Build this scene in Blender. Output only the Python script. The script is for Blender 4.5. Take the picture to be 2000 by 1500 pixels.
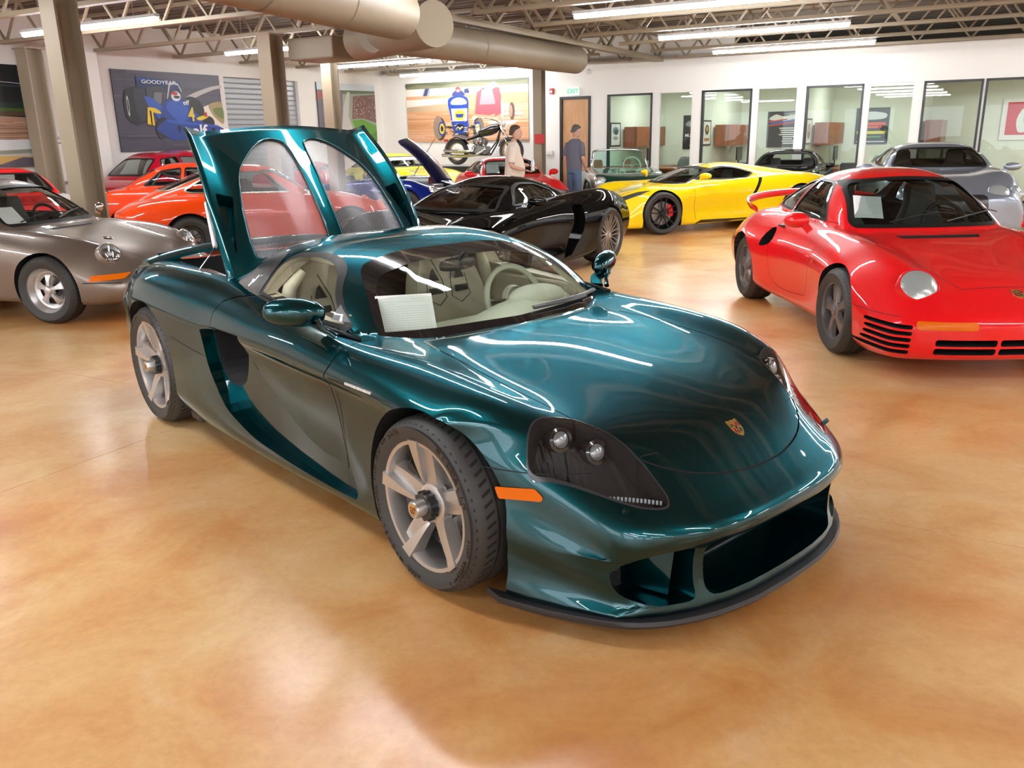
import bpy, bmesh, math, random
import numpy as np
from mathutils import Vector, Matrix, Quaternion
from mathutils.bvhtree import BVHTree
from mathutils.geometry import barycentric_transform
PI = math.pi
for o in list(bpy.data.objects): bpy.data.objects.remove(o)
SC = bpy.context.scene
COL = SC.collection
random.seed(7)
# ------------------------------------------------------------------ camera
cam_d = bpy.data.cameras.new('camera'); cam = bpy.data.objects.new('camera', cam_d); COL.objects.link(cam)
cam_d.sensor_width = 36.0; cam_d.lens = 1640.14 / 2000 * 36.0; cam_d.clip_start = .05; cam_d.clip_end = 200
PIT, ROLL = 0.287841, -0.0196697
cp_, sp_, cr_, sr_ = math.cos(PIT), math.sin(PIT), math.cos(ROLL), math.sin(ROLL)
fw = Vector((0, cp_, -sp_)); rt0 = Vector((1, 0, 0)); up0 = Vector((0, sp_, cp_))
rt = rt0 * cr_ + up0 * sr_; up = -rt0 * sr_ + up0 * cr_
cam.matrix_world = Matrix(((rt.x, up.x, -fw.x, 0), (rt.y, up.y, -fw.y, 0), (rt.z, up.z, -fw.z, 1.634), (0, 0, 0, 1)))
SC.camera = cam
# ------------------------------------------------------------------ world, exposure
SC.view_settings.view_transform = 'Standard'; SC.view_settings.look = 'None'
SC.view_settings.exposure = 0.42; SC.view_settings.gamma = 1.0; SC.view_settings.use_curve_mapping = False
wd = bpy.data.worlds.new('world'); SC.world = wd; wd.use_nodes = True
wd.node_tree.nodes['Background'].inputs[0].default_value = (.9, .95, 1, 1)
wd.node_tree.nodes['Background'].inputs[1].default_value = 0.3
LIGHT_STRENGTH = 78.0
# ------------------------------------------------------------------ room frame: S runs along the window wall (to the left), T runs away
ANG = math.radians(150.85)
DS = Vector((math.cos(ANG), math.sin(ANG), 0)); DT = Vector((math.cos(ANG - PI / 2), math.sin(ANG - PI / 2), 0))
def R3(s, t, z=0.0): return DS * s + DT * t + Vector((0, 0, z))
T0, S0 = 20.5, 15.52        # window wall, left wall

# ------------------------------------------------------------------ materials
MATS = {}
def lin(c):
    if isinstance(c, str):
        c = c.lstrip('#'); c = [int(c[i:i + 2], 16) / 255 for i in (0, 2, 4)]
        c = [x / 12.92 if x <= .04045 else ((x + .055) / 1.055) ** 2.4 for x in c]
    return (c[0], c[1], c[2], 1)
def mat(name, col=(.5, .5, .5), rough=.5, metal=0.0, coat=0.0, emit=None, es=0.0, spec=.5, coat_rough=.02, bump=None, alpha=None):
    if name in MATS: return MATS[name]
    m = bpy.data.materials.new(name); m.use_nodes = True; MATS[name] = m
    b = m.node_tree.nodes['Principled BSDF']; I = b.inputs
    I['Base Color'].default_value = lin(col); I['Roughness'].default_value = rough; I['Metallic'].default_value = metal
    I['Coat Weight'].default_value = coat; I['Coat Roughness'].default_value = coat_rough; I['Specular IOR Level'].default_value = spec
    if emit is not None: I['Emission Color'].default_value = lin(emit); I['Emission Strength'].default_value = es
    if bump:
        nt = m.node_tree; n = nt.nodes.new('ShaderNodeTexNoise'); n.inputs['Scale'].default_value = bump[0]
        tc = nt.nodes.new('ShaderNodeTexCoord'); nt.links.new(tc.outputs['Object'], n.inputs['Vector'])
        bp = nt.nodes.new('ShaderNodeBump'); bp.inputs['Strength'].default_value = bump[1]; bp.inputs['Distance'].default_value = .01
        nt.links.new(n.outputs[0], bp.inputs['Height']); nt.links.new(bp.outputs[0], I['Normal'])
    return m
def glass(name, tint=(.9, .95, .93), refl=1.0, base=.05):
    if name in MATS: return MATS[name]
    m = bpy.data.materials.new(name); m.use_nodes = True; MATS[name] = m; nt = m.node_tree
    for n in list(nt.nodes): nt.nodes.remove(n)
    out = nt.nodes.new('ShaderNodeOutputMaterial'); mx = nt.nodes.new('ShaderNodeMixShader')
    tr = nt.nodes.new('ShaderNodeBsdfTransparent'); tr.inputs[0].default_value = lin(tint)
    gl = nt.nodes.new('ShaderNodeBsdfGlossy'); gl.inputs[0].default_value = (refl, refl, refl, 1); gl.inputs['Roughness'].default_value = .01
    lw = nt.nodes.new('ShaderNodeLayerWeight'); lw.inputs[0].default_value = .5
    pw = nt.nodes.new('ShaderNodeMath'); pw.operation = 'POWER'; pw.inputs[1].default_value = 4.0
    ml = nt.nodes.new('ShaderNodeMath'); ml.operation = 'MULTIPLY_ADD'; ml.inputs[1].default_value = 1 - base; ml.inputs[2].default_value = base; ml.use_clamp = True
    L = nt.links.new; L(lw.outputs['Facing'], pw.inputs[0]); L(pw.outputs[0], ml.inputs[0]); L(ml.outputs[0], mx.inputs[0])
    L(tr.outputs[0], mx.inputs[1]); L(gl.outputs[0], mx.inputs[2]); L(mx.outputs[0], out.inputs[0])
    return m
def vcol_mat(name, rough=.6, coat=0):
    if name in MATS: return MATS[name]
    m = mat(name, (1, 1, 1), rough, coat=coat); nt = m.node_tree
    a = nt.nodes.new('ShaderNodeVertexColor'); a.layer_name = 'Col'
    nt.links.new(a.outputs[0], nt.nodes['Principled BSDF'].inputs['Base Color']); return m
def paint(name, col, metal=.0, flake=0.0, rough=.3):
    if name in MATS: return MATS[name]
    m = mat(name, col, rough, metal, coat=1.0, spec=.5 if metal > .3 else .12)
    if flake:
        nt = m.node_tree; b = nt.nodes['Principled BSDF']
        tc = nt.nodes.new('ShaderNodeTexCoord'); v = nt.nodes.new('ShaderNodeTexNoise'); v.inputs['Scale'].default_value = 700; v.inputs['Detail'].default_value = 0
        nt.links.new(tc.outputs['Object'], v.inputs['Vector'])
        bp = nt.nodes.new('ShaderNodeBump'); bp.inputs['Strength'].default_value = flake; bp.inputs['Distance'].default_value = .0006
        nt.links.new(v.outputs[0], bp.inputs['Height']); nt.links.new(bp.outputs[0], b.inputs['Normal'])
    return m
BLACK = lambda: mat('black_trim', (.012, .012, .013), .35)
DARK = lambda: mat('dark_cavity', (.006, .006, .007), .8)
RUB = lambda: mat('tyre_rubber', (.034, .032, .031), .55)
CHR = lambda: mat('chrome', (.85, .85, .86), .08, 1.0)

# ------------------------------------------------------------------ object helpers
def setp(o, label=None, cat=None, group=None, kind=None):
    if label: o['label'] = label
    if cat: o['category'] = cat
    if group: o['group'] = group
    if kind: o['kind'] = kind
    return o
def empty(name, loc=(0, 0, 0), rz=0.0, **k):
    o = bpy.data.objects.new(name, None); COL.objects.link(o); o.location = loc; o.rotation_euler = (0, 0, rz); o.empty_display_size = .1
    return setp(o, **k)
class MB:
    """collects shapes into one mesh"""
    def __init__(s): s.v = []; s.f = []; s.m = []; s.mi = 0; s.smooth = []; s.sm = False
    def add(s, v, f):
        b = len(s.v); s.v += [tuple(p) for p in v]; s.f += [tuple(i + b for i in q) for q in f]; s.m += [s.mi] * len(f); s.smooth += [s.sm] * len(f); return s
    def box(s, c, d, M=None):
        x, y, z = d[0] / 2, d[1] / 2, d[2] / 2
        P = [Vector((sx * x, sy * y, sz * z)) for sz in (-1, 1) for sy in (-1, 1) for sx in (-1, 1)]
        P = [(M @ p if M else p) + Vector(c) for p in P]
        return s.add(P, [(0, 2, 3, 1), (4, 5, 7, 6), (0, 1, 5, 4), (2, 6, 7, 3), (0, 4, 6, 2), (1, 3, 7, 5)])
    def bar(s, a, b, w, h=None, upv=(0, 0, 1)):
        a = Vector(a); b = Vector(b); h = h or w; d = (b - a); L = d.length; d.normalize(); u = Vector(upv)
        if abs(d.dot(u)) > .99: u = Vector((1, 0, 0))
        r = d.cross(u).normalized(); u = r.cross(d)
        P = [q + r * (sx * w / 2) + u * (sz * h / 2) for q in (a, b) for sz in (-1, 1) for sx in (-1, 1)]
        return s.add(P, [(0, 1, 3, 2), (4, 6, 7, 5), (0, 4, 5, 1), (2, 3, 7, 6), (0, 2, 6, 4), (1, 5, 7, 3)])
    def tube(s, pts, r, n=8, cap=True, closed=False):
        pts = [Vector(p) for p in pts]; N = len(pts); rs = r if isinstance(r, (list, tuple)) else [r] * N
        V = []; prev = None
        for i, p in enumerate(pts):
            a = pts[(i - 1) % N] if (closed or i) else p; b = pts[(i + 1) % N] if (closed or i < N - 1) else p
            t = (b - a).normalized()
            if prev is None:
                u = Vector((0, 0, 1)); u = Vector((1, 0, 0)) if abs(t.z) > .9 else u; x = t.cross(u).normalized()
            else: x = (prev - t * prev.dot(t)).normalized()
            prev = x; y = t.cross(x)
            for k in range(n):
                an = 2 * PI * k / n; V.append(p + (x * math.cos(an) + y * math.sin(an)) * rs[i])
        F = []
        for i in range(N if closed else N - 1):
            for k in range(n):
                j = (i + 1) % N; F.append((i * n + k, i * n + (k + 1) % n, j * n + (k + 1) % n, j * n + k))
        if cap and not closed: F.append(tuple(range(n))[::-1]); F.append(tuple((N - 1) * n + k for k in range(n)))
        return s.add(V, F)
    def lathe(s, prof, n=24, M=None, a0=0, a1=2 * PI):
        """prof: (radius, height) around local z"""
        full = abs(a1 - a0 - 2 * PI) < 1e-6; m = n if full else n + 1; V = []; k = len(prof)
        for i in range(m):
            an = a0 + (a1 - a0) * i / n
            for r, h in prof:
                p = Vector((r * math.cos(an), r * math.sin(an), h)); V.append(M @ p if M else p)
        F = []
        for i in range(n):
            j = (i + 1) % m
            for q in range(k - 1): F.append((i * k + q, j * k + q, j * k + q + 1, i * k + q + 1))
        return s.add(V, F)
    def grid(s, P, closeu=False, closev=False):
        """P[i][j] points"""
        nu, nv = len(P), len(P[0]); V = [p for r in P for p in r]; F = []
        for i in range(nu if closeu else nu - 1):
            for j in range(nv if closev else nv - 1):
                a, b = (i + 1) % nu, (j + 1) % nv; F.append((i * nv + j, a * nv + j, a * nv + b, i * nv + b))
        return s.add(V, F)
    def prism(s, poly, axis, lo, hi):
        V, F = prism(poly, axis, lo, hi); return s.add(V, F)
    def build(s, name, mats, parent=None, bevel=0, sub=0, smooth=None, loc=None, M=None, **k):
        me = bpy.data.meshes.new(name); me.from_pydata(s.v, [], s.f)
        for m in (mats if isinstance(mats, (list, tuple)) else [mats]): me.materials.append(m)
        me.polygons.foreach_set('material_index', s.m)
        fixn(me)
        sm = smooth
        if sm is None: me.polygons.foreach_set('use_smooth', s.smooth)
        elif sm is True: me.polygons.foreach_set('use_smooth', [True] * len(s.f))
        else:
            me.polygons.foreach_set('use_smooth', [True] * len(s.f)); me.set_sharp_from_angle(angle=math.radians(sm))
        me.update()
        o = bpy.data.objects.new(name, me); COL.objects.link(o)
        if parent: o.parent = parent
        if loc is not None: o.location = loc
        if M is not None: o.matrix_local = M
        if bevel:
            b = o.modifiers.new('b', 'BEVEL'); b.width = bevel; b.segments = 2; b.limit_method = 'ANGLE'; b.angle_limit = .6
        if sub:
            b = o.modifiers.new('s', 'SUBSURF'); b.levels = sub; b.render_levels = sub
        return setp(o, **k)
def fixn(me):
    bm = bmesh.new(); bm.from_mesh(me); bmesh.ops.recalc_face_normals(bm, faces=bm.faces); bm.to_mesh(me); bm.free()
AX = {'x': (1, 2, 0), 'y': (0, 2, 1), 'z': (0, 1, 2)}
def prism(poly, axis, lo, hi):
    """poly in the two axes other than `axis` (x: (y,z), y: (x,z), z: (x,y))"""
    ia, ib, ic = AX[axis]; n = len(poly); V = []
    for h in (lo, hi):
        for a, b in poly:
            p = [0, 0, 0]; p[ia] = a; p[ib] = b; p[ic] = h; V.append(tuple(p))
    F = [tuple(range(n)), tuple(range(2 * n - 1, n - 1, -1))] + [(i, i + n, (i + 1) % n + n, (i + 1) % n) for i in range(n)]
    return V, F
def smooth_poly(pts, n=6, closed=True, sharp=()):
    """Catmull-Rom densified polyline; indices in sharp stay corners"""
    P = [np.array(p, float) for p in pts]; N = len(P); out = []
    for i in range(N if closed else N - 1):
        p1, p2 = P[i], P[(i + 1) % N]
        p0 = P[(i - 1) % N] if (closed or i > 0) else p1; p3 = P[(i + 2) % N] if (closed or i < N - 2) else p2
        if i in sharp: p0 = p1
        if (i + 1) % N in sharp: p3 = p2
        for k in range(n):
            t = k / n
            m1 = (p2 - p0) * .5 * (2 if i in sharp else 1) * (.5 if i in sharp else 1); m2 = (p3 - p1) * .5
            h = ((2 * t**3 - 3 * t**2 + 1) * p1 + (t**3 - 2 * t**2 + t) * m1 + (-2 * t**3 + 3 * t**2) * p2 + (t**3 - t**2) * m2)
            out.append(tuple(h))
    if not closed: out.append(tuple(P[-1]))
    return out
def round_poly(pts, r=.03, n=4):
    """polygon with rounded corners"""
    P = [Vector(p) for p in pts]; N = len(P); out = []
    for i in range(N):
        a, b, c = P[i - 1], P[i], P[(i + 1) % N]; rr = r[i] if isinstance(r, (list, tuple)) else r
        d1 = (a - b); d2 = (c - b); k = min(rr, d1.length * .45, d2.length * .45)
        p, q = b + d1.normalized() * k, b + d2.normalized() * k
        for j in range(n + 1):
            t = j / n; out.append(tuple(p * (1 - t)**2 + b * 2 * t * (1 - t) + q * t * t))
    return out
def offs(poly, d):
    """offset polygon outward by d"""
    P = [Vector(p) for p in poly]; N = len(P); A = sum(P[i].x * P[(i + 1) % N].y - P[(i + 1) % N].x * P[i].y for i in range(N)); sg = 1 if A > 0 else -1
    out = []
    for i in range(N):
        t = P[(i + 1) % N] - P[i - 1]
        if t.length < 1e-9: out.append(tuple(P[i])); continue
        t.normalize(); out.append((P[i].x + t.y * d * sg, P[i].y - t.x * d * sg))
    return out
def pchip(xs, ys):
    xs = np.array(xs, float); ys = np.array(ys, float)
    if xs[0] > xs[-1]: xs = xs[::-1]; ys = ys[::-1]
    h = np.diff(xs); d = np.diff(ys) / h; n = len(xs); m = np.zeros(n)
    if n == 2: m[:] = d[0]
    else:
        for i in range(1, n - 1):
            if d[i - 1] * d[i] > 0: w1 = 2 * h[i] + h[i - 1]; w2 = h[i] + 2 * h[i - 1]; m[i] = (w1 + w2) / (w1 / d[i - 1] + w2 / d[i])
        m[0] = d[0]; m[-1] = d[-1]
    def f(x):
        x = np.clip(np.asarray(x, float), xs[0], xs[-1]); i = np.clip(np.searchsorted(xs, x) - 1, 0, n - 2)
        t = (x - xs[i]) / h[i]
        return ((2 * t**3 - 3 * t**2 + 1) * ys[i] + (t**3 - 2 * t**2 + t) * h[i] * m[i] + (-2 * t**3 + 3 * t**2) * ys[i + 1] + (t**3 - t**2) * h[i] * m[i + 1])
    return f
def spl(xs, ys):
    """C1 Catmull (non-uniform) spline, smoother than pchip"""
    xs = np.array(xs, float); ys = np.array(ys, float)
    if xs[0] > xs[-1]: xs = xs[::-1]; ys = ys[::-1]
    h = np.diff(xs); d = np.diff(ys) / h; n = len(xs); m = np.zeros(n)
    if n == 2: m[:] = d[0]
    else: m[1:-1] = (d[:-1] * h[1:] + d[1:] * h[:-1]) / (h[1:] + h[:-1]); m[0] = d[0]; m[-1] = d[-1]
    def f(x):
        x = np.clip(np.asarray(x, float), xs[0], xs[-1]); i = np.clip(np.searchsorted(xs, x) - 1, 0, n - 2)
        t = (x - xs[i]) / h[i]
        return ((2 * t**3 - 3 * t**2 + 1) * ys[i] + (t**3 - 2 * t**2 + t) * h[i] * m[i] + (-2 * t**3 + 3 * t**2) * ys[i + 1] + (t**3 - t**2) * h[i] * m[i + 1])
    return f
def sstep(x): x = np.clip(x, 0, 1); return x * x * (3 - 2 * x)
def text_obj(body, size, M, m, name='lettering', parent=None, depth=.0005, bold=0.0, align='CENTER', space=1.0, sx=1.0):
    cu = bpy.data.curves.new(name, 'FONT'); cu.body = body; cu.size = size; cu.extrude = depth; cu.offset = bold; cu.align_x = align; cu.align_y = 'CENTER'; cu.space_character = space; cu.resolution_u = 3
    t = bpy.data.objects.new(name, cu); COL.objects.link(t); dg = bpy.context.evaluated_depsgraph_get()
    me = bpy.data.meshes.new_from_object(t.evaluated_get(dg)); bpy.data.objects.remove(t); me.materials.clear(); me.materials.append(m); me.name = name
    o = bpy.data.objects.new(name, me); COL.objects.link(o)
    if parent: o.parent = parent
    o.matrix_local = M @ Matrix.Diagonal((sx, 1, 1, 1)); return o
def text_meshdata(body, size, depth=.0005, bold=0.0, sx=1.0):
    o = text_obj(body, size, Matrix.Identity(4), RUB(), depth=depth, bold=bold, sx=1.0); me = o.data
    v = [(p.co.x * sx, p.co.y, p.co.z) for p in me.vertices]; f = [tuple(p.vertices) for p in me.polygons]; bpy.data.objects.remove(o); return v, f

# ------------------------------------------------------------------ solid modelling
class Solid:
    """watertight triangle mesh; src = list of (bvh, verts, vertex normals, tris) of the smooth skins it came from"""
    def __init__(s, v, f, skin=True):
        T = []
        for q in f:
            for k in range(1, len(q) - 1): T.append((q[0], q[k], q[k + 1]))
        me = bpy.data.meshes.new('t'); me.from_pydata([tuple(p) for p in v], [], T if skin else f); 
        fixn(me); s.me = me; s.src = []
        if skin:
            me.polygons.foreach_set('use_smooth', [True] * len(me.polygons)); me.update()
            V = [p.co.copy() for p in me.vertices]; TT = [tuple(p.vertices) for p in me.polygons]
            s.src = [(BVHTree.FromPolygons(V, TT), V, [n.vector.copy() for n in me.vertex_normals], TT)]
TMPC = None
def csg(base, ops):
    """ops: list of ('DIFFERENCE'|'UNION'|'INTERSECT', Solid)"""
    objs = []; o = bpy.data.objects.new('t', base.me); COL.objects.link(o); objs.append(o)
    for kind, c in ops:
        q = bpy.data.objects.new('t', c.me); COL.objects.link(q); q.hide_render = True; objs.append(q)
        m = o.modifiers.new('b', 'BOOLEAN'); m.operation = kind; m.object = q; m.solver = 'MANIFOLD'
    dg = bpy.context.evaluated_depsgraph_get(); me = bpy.data.meshes.new_from_object(o.evaluated_get(dg))
    for q in objs: bpy.data.objects.remove(q)
    r = Solid.__new__(Solid); r.me = me; r.src = base.src + [x for k, c in ops if k == 'UNION' for x in c.src]
    return r
def cutter(poly, axis, lo, hi): return Solid(*prism(poly, axis, lo, hi), skin=False)
def emit(sol, name, mats, parent=None, only_skin=False, tol=4e-4, inner=1, zones=None, drop=None, **k):
    """turn a solid into an object: skin faces keep smooth normals and slot 0, cut faces get slot `inner`;
    zones(center)->slot for skin faces"""
    me = sol.me; nv = len(me.vertices); near = [None] * nv
    for i, p in enumerate(me.vertices):
        best = None
        for bv, V, Nn, T in sol.src:
            loc, nor, fi, d = bv.find_nearest(p.co, .02)
            if loc is not None and (best is None or d < best[0]): best = (d, loc, fi, V, Nn, T)
        if best and best[0] < tol:
            d, loc, fi, V, Nn, T = best; a, b, c = T[fi]
            near[i] = barycentric_transform(loc, V[a], V[b], V[c], Nn[a], Nn[b], Nn[c]).normalized()
    F = []; MI = []; NN = []
    for p in me.polygons:
        vs = list(p.vertices); skin = all(near[i] is not None for i in vs)
        if skin:
            ok = False
            for bv, V, Nn, T in sol.src:
                loc, nor, fi, d = bv.find_nearest(p.center, .02)
                if loc is not None and d < tol and abs(nor.dot(p.normal)) > .5: ok = True; break
            skin = ok
        if only_skin and not skin: continue
        if drop and drop(p.center, skin): continue
        F.append(vs); MI.append((zones(p.center) if zones else 0) if skin else inner)
        for i in vs:
            n = near[i]
            NN.append(tuple(n) if skin and n.dot(p.normal) > .2 else tuple(p.normal))
    used = sorted({i for f in F for i in f}); mp = {a: b for b, a in enumerate(used)}
    out = bpy.data.meshes.new(name); out.from_pydata([tuple(me.vertices[i].co) for i in used], [], [[mp[i] for i in f] for f in F])
    for m in (mats if isinstance(mats, (list, tuple)) else [mats]): out.materials.append(m)
    nm = len(out.materials)
    out.polygons.foreach_set('material_index', [min(x, nm - 1) for x in MI]); out.polygons.foreach_set('use_smooth', [True] * len(F))
    out.update(); out.normals_split_custom_set(NN)
    o = bpy.data.objects.new(name, out); COL.objects.link(o)
    if parent: o.parent = parent
    return setp(o, **k)
# ------------------------------------------------------------------ car skins
def cross(P, seg):
    """P: (k,2) control points of the half section, first on the centreline -> dense points"""
    P = np.array(P, float); k = len(P)
    Q = np.vstack([[-P[1][0], P[1][1]], P, 2 * P[-1] - P[-2]]); out = []
    L = np.maximum(np.sqrt(np.linalg.norm(np.diff(Q, axis=0), axis=1)), 1e-3)
    for i in range(k - 1):
        p0, p1, p2, p3 = Q[i], Q[i + 1], Q[i + 2], Q[i + 3]; a, b, c = L[i], L[i + 1], L[i + 2]
        m1 = ((p1 - p0) / a - (p2 - p0) / (a + b) + (p2 - p1) / b) * b; m2 = ((p2 - p1) / b - (p3 - p1) / (b + c) + (p3 - p2) / c) * b
        for q in range(seg[i]):
            t = q / seg[i]; out.append((2 * t**3 - 3 * t**2 + 1) * p1 + (t**3 - 2 * t**2 + t) * m1 + (-2 * t**3 + 3 * t**2) * p2 + (t**3 - t**2) * m2)
    out.append(P[-1]); return np.array(out)
def gsm(f, a, b, sg):
    """gaussian-smoothed copy of a 1-D function"""
    n = 361; u = np.linspace(a - .25, b + .25, n); v = f(np.clip(u, a, b)); e = (f(b) - f(b - .02)) / .02; e0 = (f(a + .02) - f(a)) / .02
    v = np.where(u > b, f(b) + (u - b) * e, v); v = np.where(u < a, f(a) + (u - a) * e0, v)
    h = u[1] - u[0]; k = int(3 * sg / h) + 1; w = np.exp(-.5 * (np.arange(-k, k + 1) * h / sg)**2); w /= w.sum()
    r = np.convolve(v, w, 'same'); r[:k] = v[:k]; r[-k:] = v[-k:]
    return lambda x: np.interp(x, u, r)
def body_skin(lines, xf, xr, D, Dt, F=None, Ft=None, nu=70, seg=None, rf=.05, rr=.05, sf=1.0, sr=.8, rings=8, clus=None, smo=.055, nominal=False, relax=3, relax_w=None):
    """lines: control lines [(x,y,z)...] from centre top to sill; D/Dt: plan sweep of nose/tail by |y|; F/Ft: profile shift by z"""
    seg = seg or [4] * (len(lines) - 1)
    wf = lambda u: sstep((u - (xf - sf)) / sf); wr = lambda u: sstep(((xr + sr) - u) / sr)
    def nom(x, y):
        lo, hi = xr, xf
        for _ in range(30):
            m = (lo + hi) / 2
            if m - D(y) * wf(m) + Dt(y) * wr(m) < x: lo = m
            else: hi = m
        return (lo + hi) / 2
    fy, fz = [], []
    for l in lines:
        us = [x if nominal else nom(x, y) for x, y, z in l]; o = sorted(range(len(l)), key=lambda i: us[i]); U = []; Y = []; Z = []
        for i in o:
            if U and us[i] - U[-1] < .004: continue
            U.append(us[i]); Y.append(l[i][1]); Z.append(l[i][2])
        fy.append(gsm(pchip(U, Y), xr, xf, smo)); fz.append(gsm(pchip(U, Z), xr, xf, smo))
    us = list(np.linspace(xr, xf, nu)) if clus is None else clus
    secs = []
    for u in us: S_ = cross([(fy[i](u), fz[i](u)) for i in range(len(lines))], seg); e = S_[-1]; secs.append((u, np.vstack([S_, [(e[0] * k, e[1]) for k in (.93, .8, .64, .48, .32, .16, 0)]])))
    def ends(u, S, r, sg):
        res = []; W = S[:, 0].max(); z0, z1 = S[:, 1].min(), S[:, 1].max(); zm = (z0 + z1) / 2; H = (z1 - z0) / 2
        for th in (30, 60, 90):
            th = math.radians(th); d = r * (1 - math.cos(th)); ky, kz = (W - d) / W, (H - d) / H
            T = S.copy(); T[:, 0] *= ky; T[:, 1] = zm + (T[:, 1] - zm) * kz; res.append((u + sg * r * math.sin(th), T))
        uu, T = res[-1]
        for q in range(1, rings):
            k = 1 - q / rings; G = T.copy(); G[:, 0] *= k; G[:, 1] = zm + (G[:, 1] - zm) * k; res.append((uu, G))
        return res, (uu, zm)
    ef, tipf = ends(us[-1], secs[-1][1], rf, 1); er, tipr = ends(us[0], secs[0][1], rr, -1)
    allS = er[::-1] + secs + ef; m = len(allS[0][1]); V = []
    def warp(u, y, z):
        a = abs(y); x = u - float(D(a)) * float(wf(u)) + float(Dt(a)) * float(wr(u))
        if F is not None: x += float(F(z)) * float(sstep((u - (xf - .35)) / .35))
        if Ft is not None: x -= float(Ft(z)) * float(sstep(((xr + .35) - u) / .35))
        return (x, y, z)
    for u, S in allS:
        for y, z in S: V.append(warp(u, -y, z))           # right side: centre top -> sill
        for y, z in S[::-1][1:-1]: V.append(warp(u, y, z)) # left side back up (centre shared)
    n = 2 * m - 2; N = len(allS); Fc = []
    for i in range(N - 1):
        for j in range(n):
            k = (j + 1) % n
            Fc.append((i * n + j, i * n + k, (i + 1) * n + k, (i + 1) * n + j))
    V.append(warp(tipr[0], 0, tipr[1])); V.append(warp(tipf[0], 0, tipf[1])); a, b = len(V) - 2, len(V) - 1
    for j in range(n):
        k = (j + 1) % n; Fc.append((a, k, j)); Fc.append((b, (N - 1) * n + j, (N - 1) * n + k))
    A = np.array(V); n0 = len(A); E_ = set()
    for q in Fc:
        for i in range(len(q)): a_, b_ = q[i], q[(i + 1) % len(q)]; E_.add((min(a_, b_), max(a_, b_)))
    E_ = np.array(sorted(E_)); deg = np.bincount(E_.ravel(), minlength=n0)[:, None]
    w = np.full(n0, 1.0) if relax_w is None else np.array([relax_w(*p) for p in A]); A0 = A.copy()
    for it in range(24 if relax_w else relax):
        Sm = np.zeros_like(A); np.add.at(Sm, E_[:, 0], A[E_[:, 1]]); np.add.at(Sm, E_[:, 1], A[E_[:, 0]])
        f = (w if relax_w else np.full(n0, .5))[:, None]; lamb = np.clip(f, 0, .5) if it >= relax else np.maximum(np.clip(f, 0, .5), .35)
        B_ = A + (Sm / deg - A) * lamb; B_[-2:] = A[-2:]; A = B_
    V = [tuple(p) for p in A]
    return Solid(V, Fc)
def cabin_skin(roof, belt, halfw, topw, kf=.2, kr=.15, n=3.4, nu=44, nv=14, zlow=.12, inset=0.0, xs=None, pw=2.0):
    """greenhouse: roof [(x,z)] centre profile, belt [(x,z)], halfw [(x,y)] at belt, topw half width at full height"""
    fr = spl(*zip(*roof)); fb = spl(*zip(*belt)); fw_ = spl(*zip(*halfw)); x0, x1 = roof[0][0], roof[-1][0]
    if x0 > x1: x0, x1 = x1, x0
    zmax = max(z for x, z in roof); xm = (x0 + x1) / 2; us = np.linspace(x0 + inset * 1.3, x1 - inset * 1.3, nu); V = []; A = []
    ft = topw if callable(topw) else (lambda x: topw)
    for u in us:
        zr = float(fr(u)) - inset; zb = float(fb(u)) - zlow; zr = max(zr, zb + .03); yb = float(fw_(u)) - inset; yt = float(ft(u)) - inset; row = []
        zt = zmax - inset; n_c = n(u) if callable(n) else n
        for j in range(nv + 1):
            th = PI / 2 * (1 - j / nv); s = math.sin(th)**(2 / n_c); c = math.cos(th)**(2 / n_c) if j else 0
            z = zb + (zr - zb) * s; ysd = yb + (yt - yb) * max(0, (z - zb - zlow)) / max(.05, zt - zb - zlow)
            row.append((ysd * c, z))
        A.append((u, row))
    fx = lambda u, y: u - kf * (abs(y) / .75)**pw * float(sstep((u - xm) / (x1 - xm))) + kr * (abs(y) / .75)**pw * float(sstep((xm - u) / (xm - x0)))
    for u, row in A:
        for y, z in row: V.append((fx(u, y), -y, z))
        for y, z in row[::-1][:-1]: V.append((fx(u, y), y, z))
    m = len(A[0][1]); n_ = 2 * m - 1; N = len(A); Fc = []
    for i in range(N - 1):
        for j in range(n_):
            k = (j + 1) % n_; Fc.append((i * n_ + j, i * n_ + k, (i + 1) * n_ + k, (i + 1) * n_ + j))
    Fc.append(tuple(range(n_))); Fc.append(tuple((N - 1) * n_ + j for j in range(n_))[::-1])
    # end faces as fans are planar in nominal space; keep as polygons
    return Solid(V, Fc)
def arch(x, z, r, y0, y1, n=40, drop=True):
    """wheel-arch cutter"""
    P = [(x + r * math.cos(a), z + r * math.sin(a)) for a in np.linspace(-.25, PI + .25, n)]
    if drop: P = [(P[0][0], -.05)] + P + [(P[-1][0], -.05)]
    return cutter(P, 'y', y0, y1)

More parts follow.
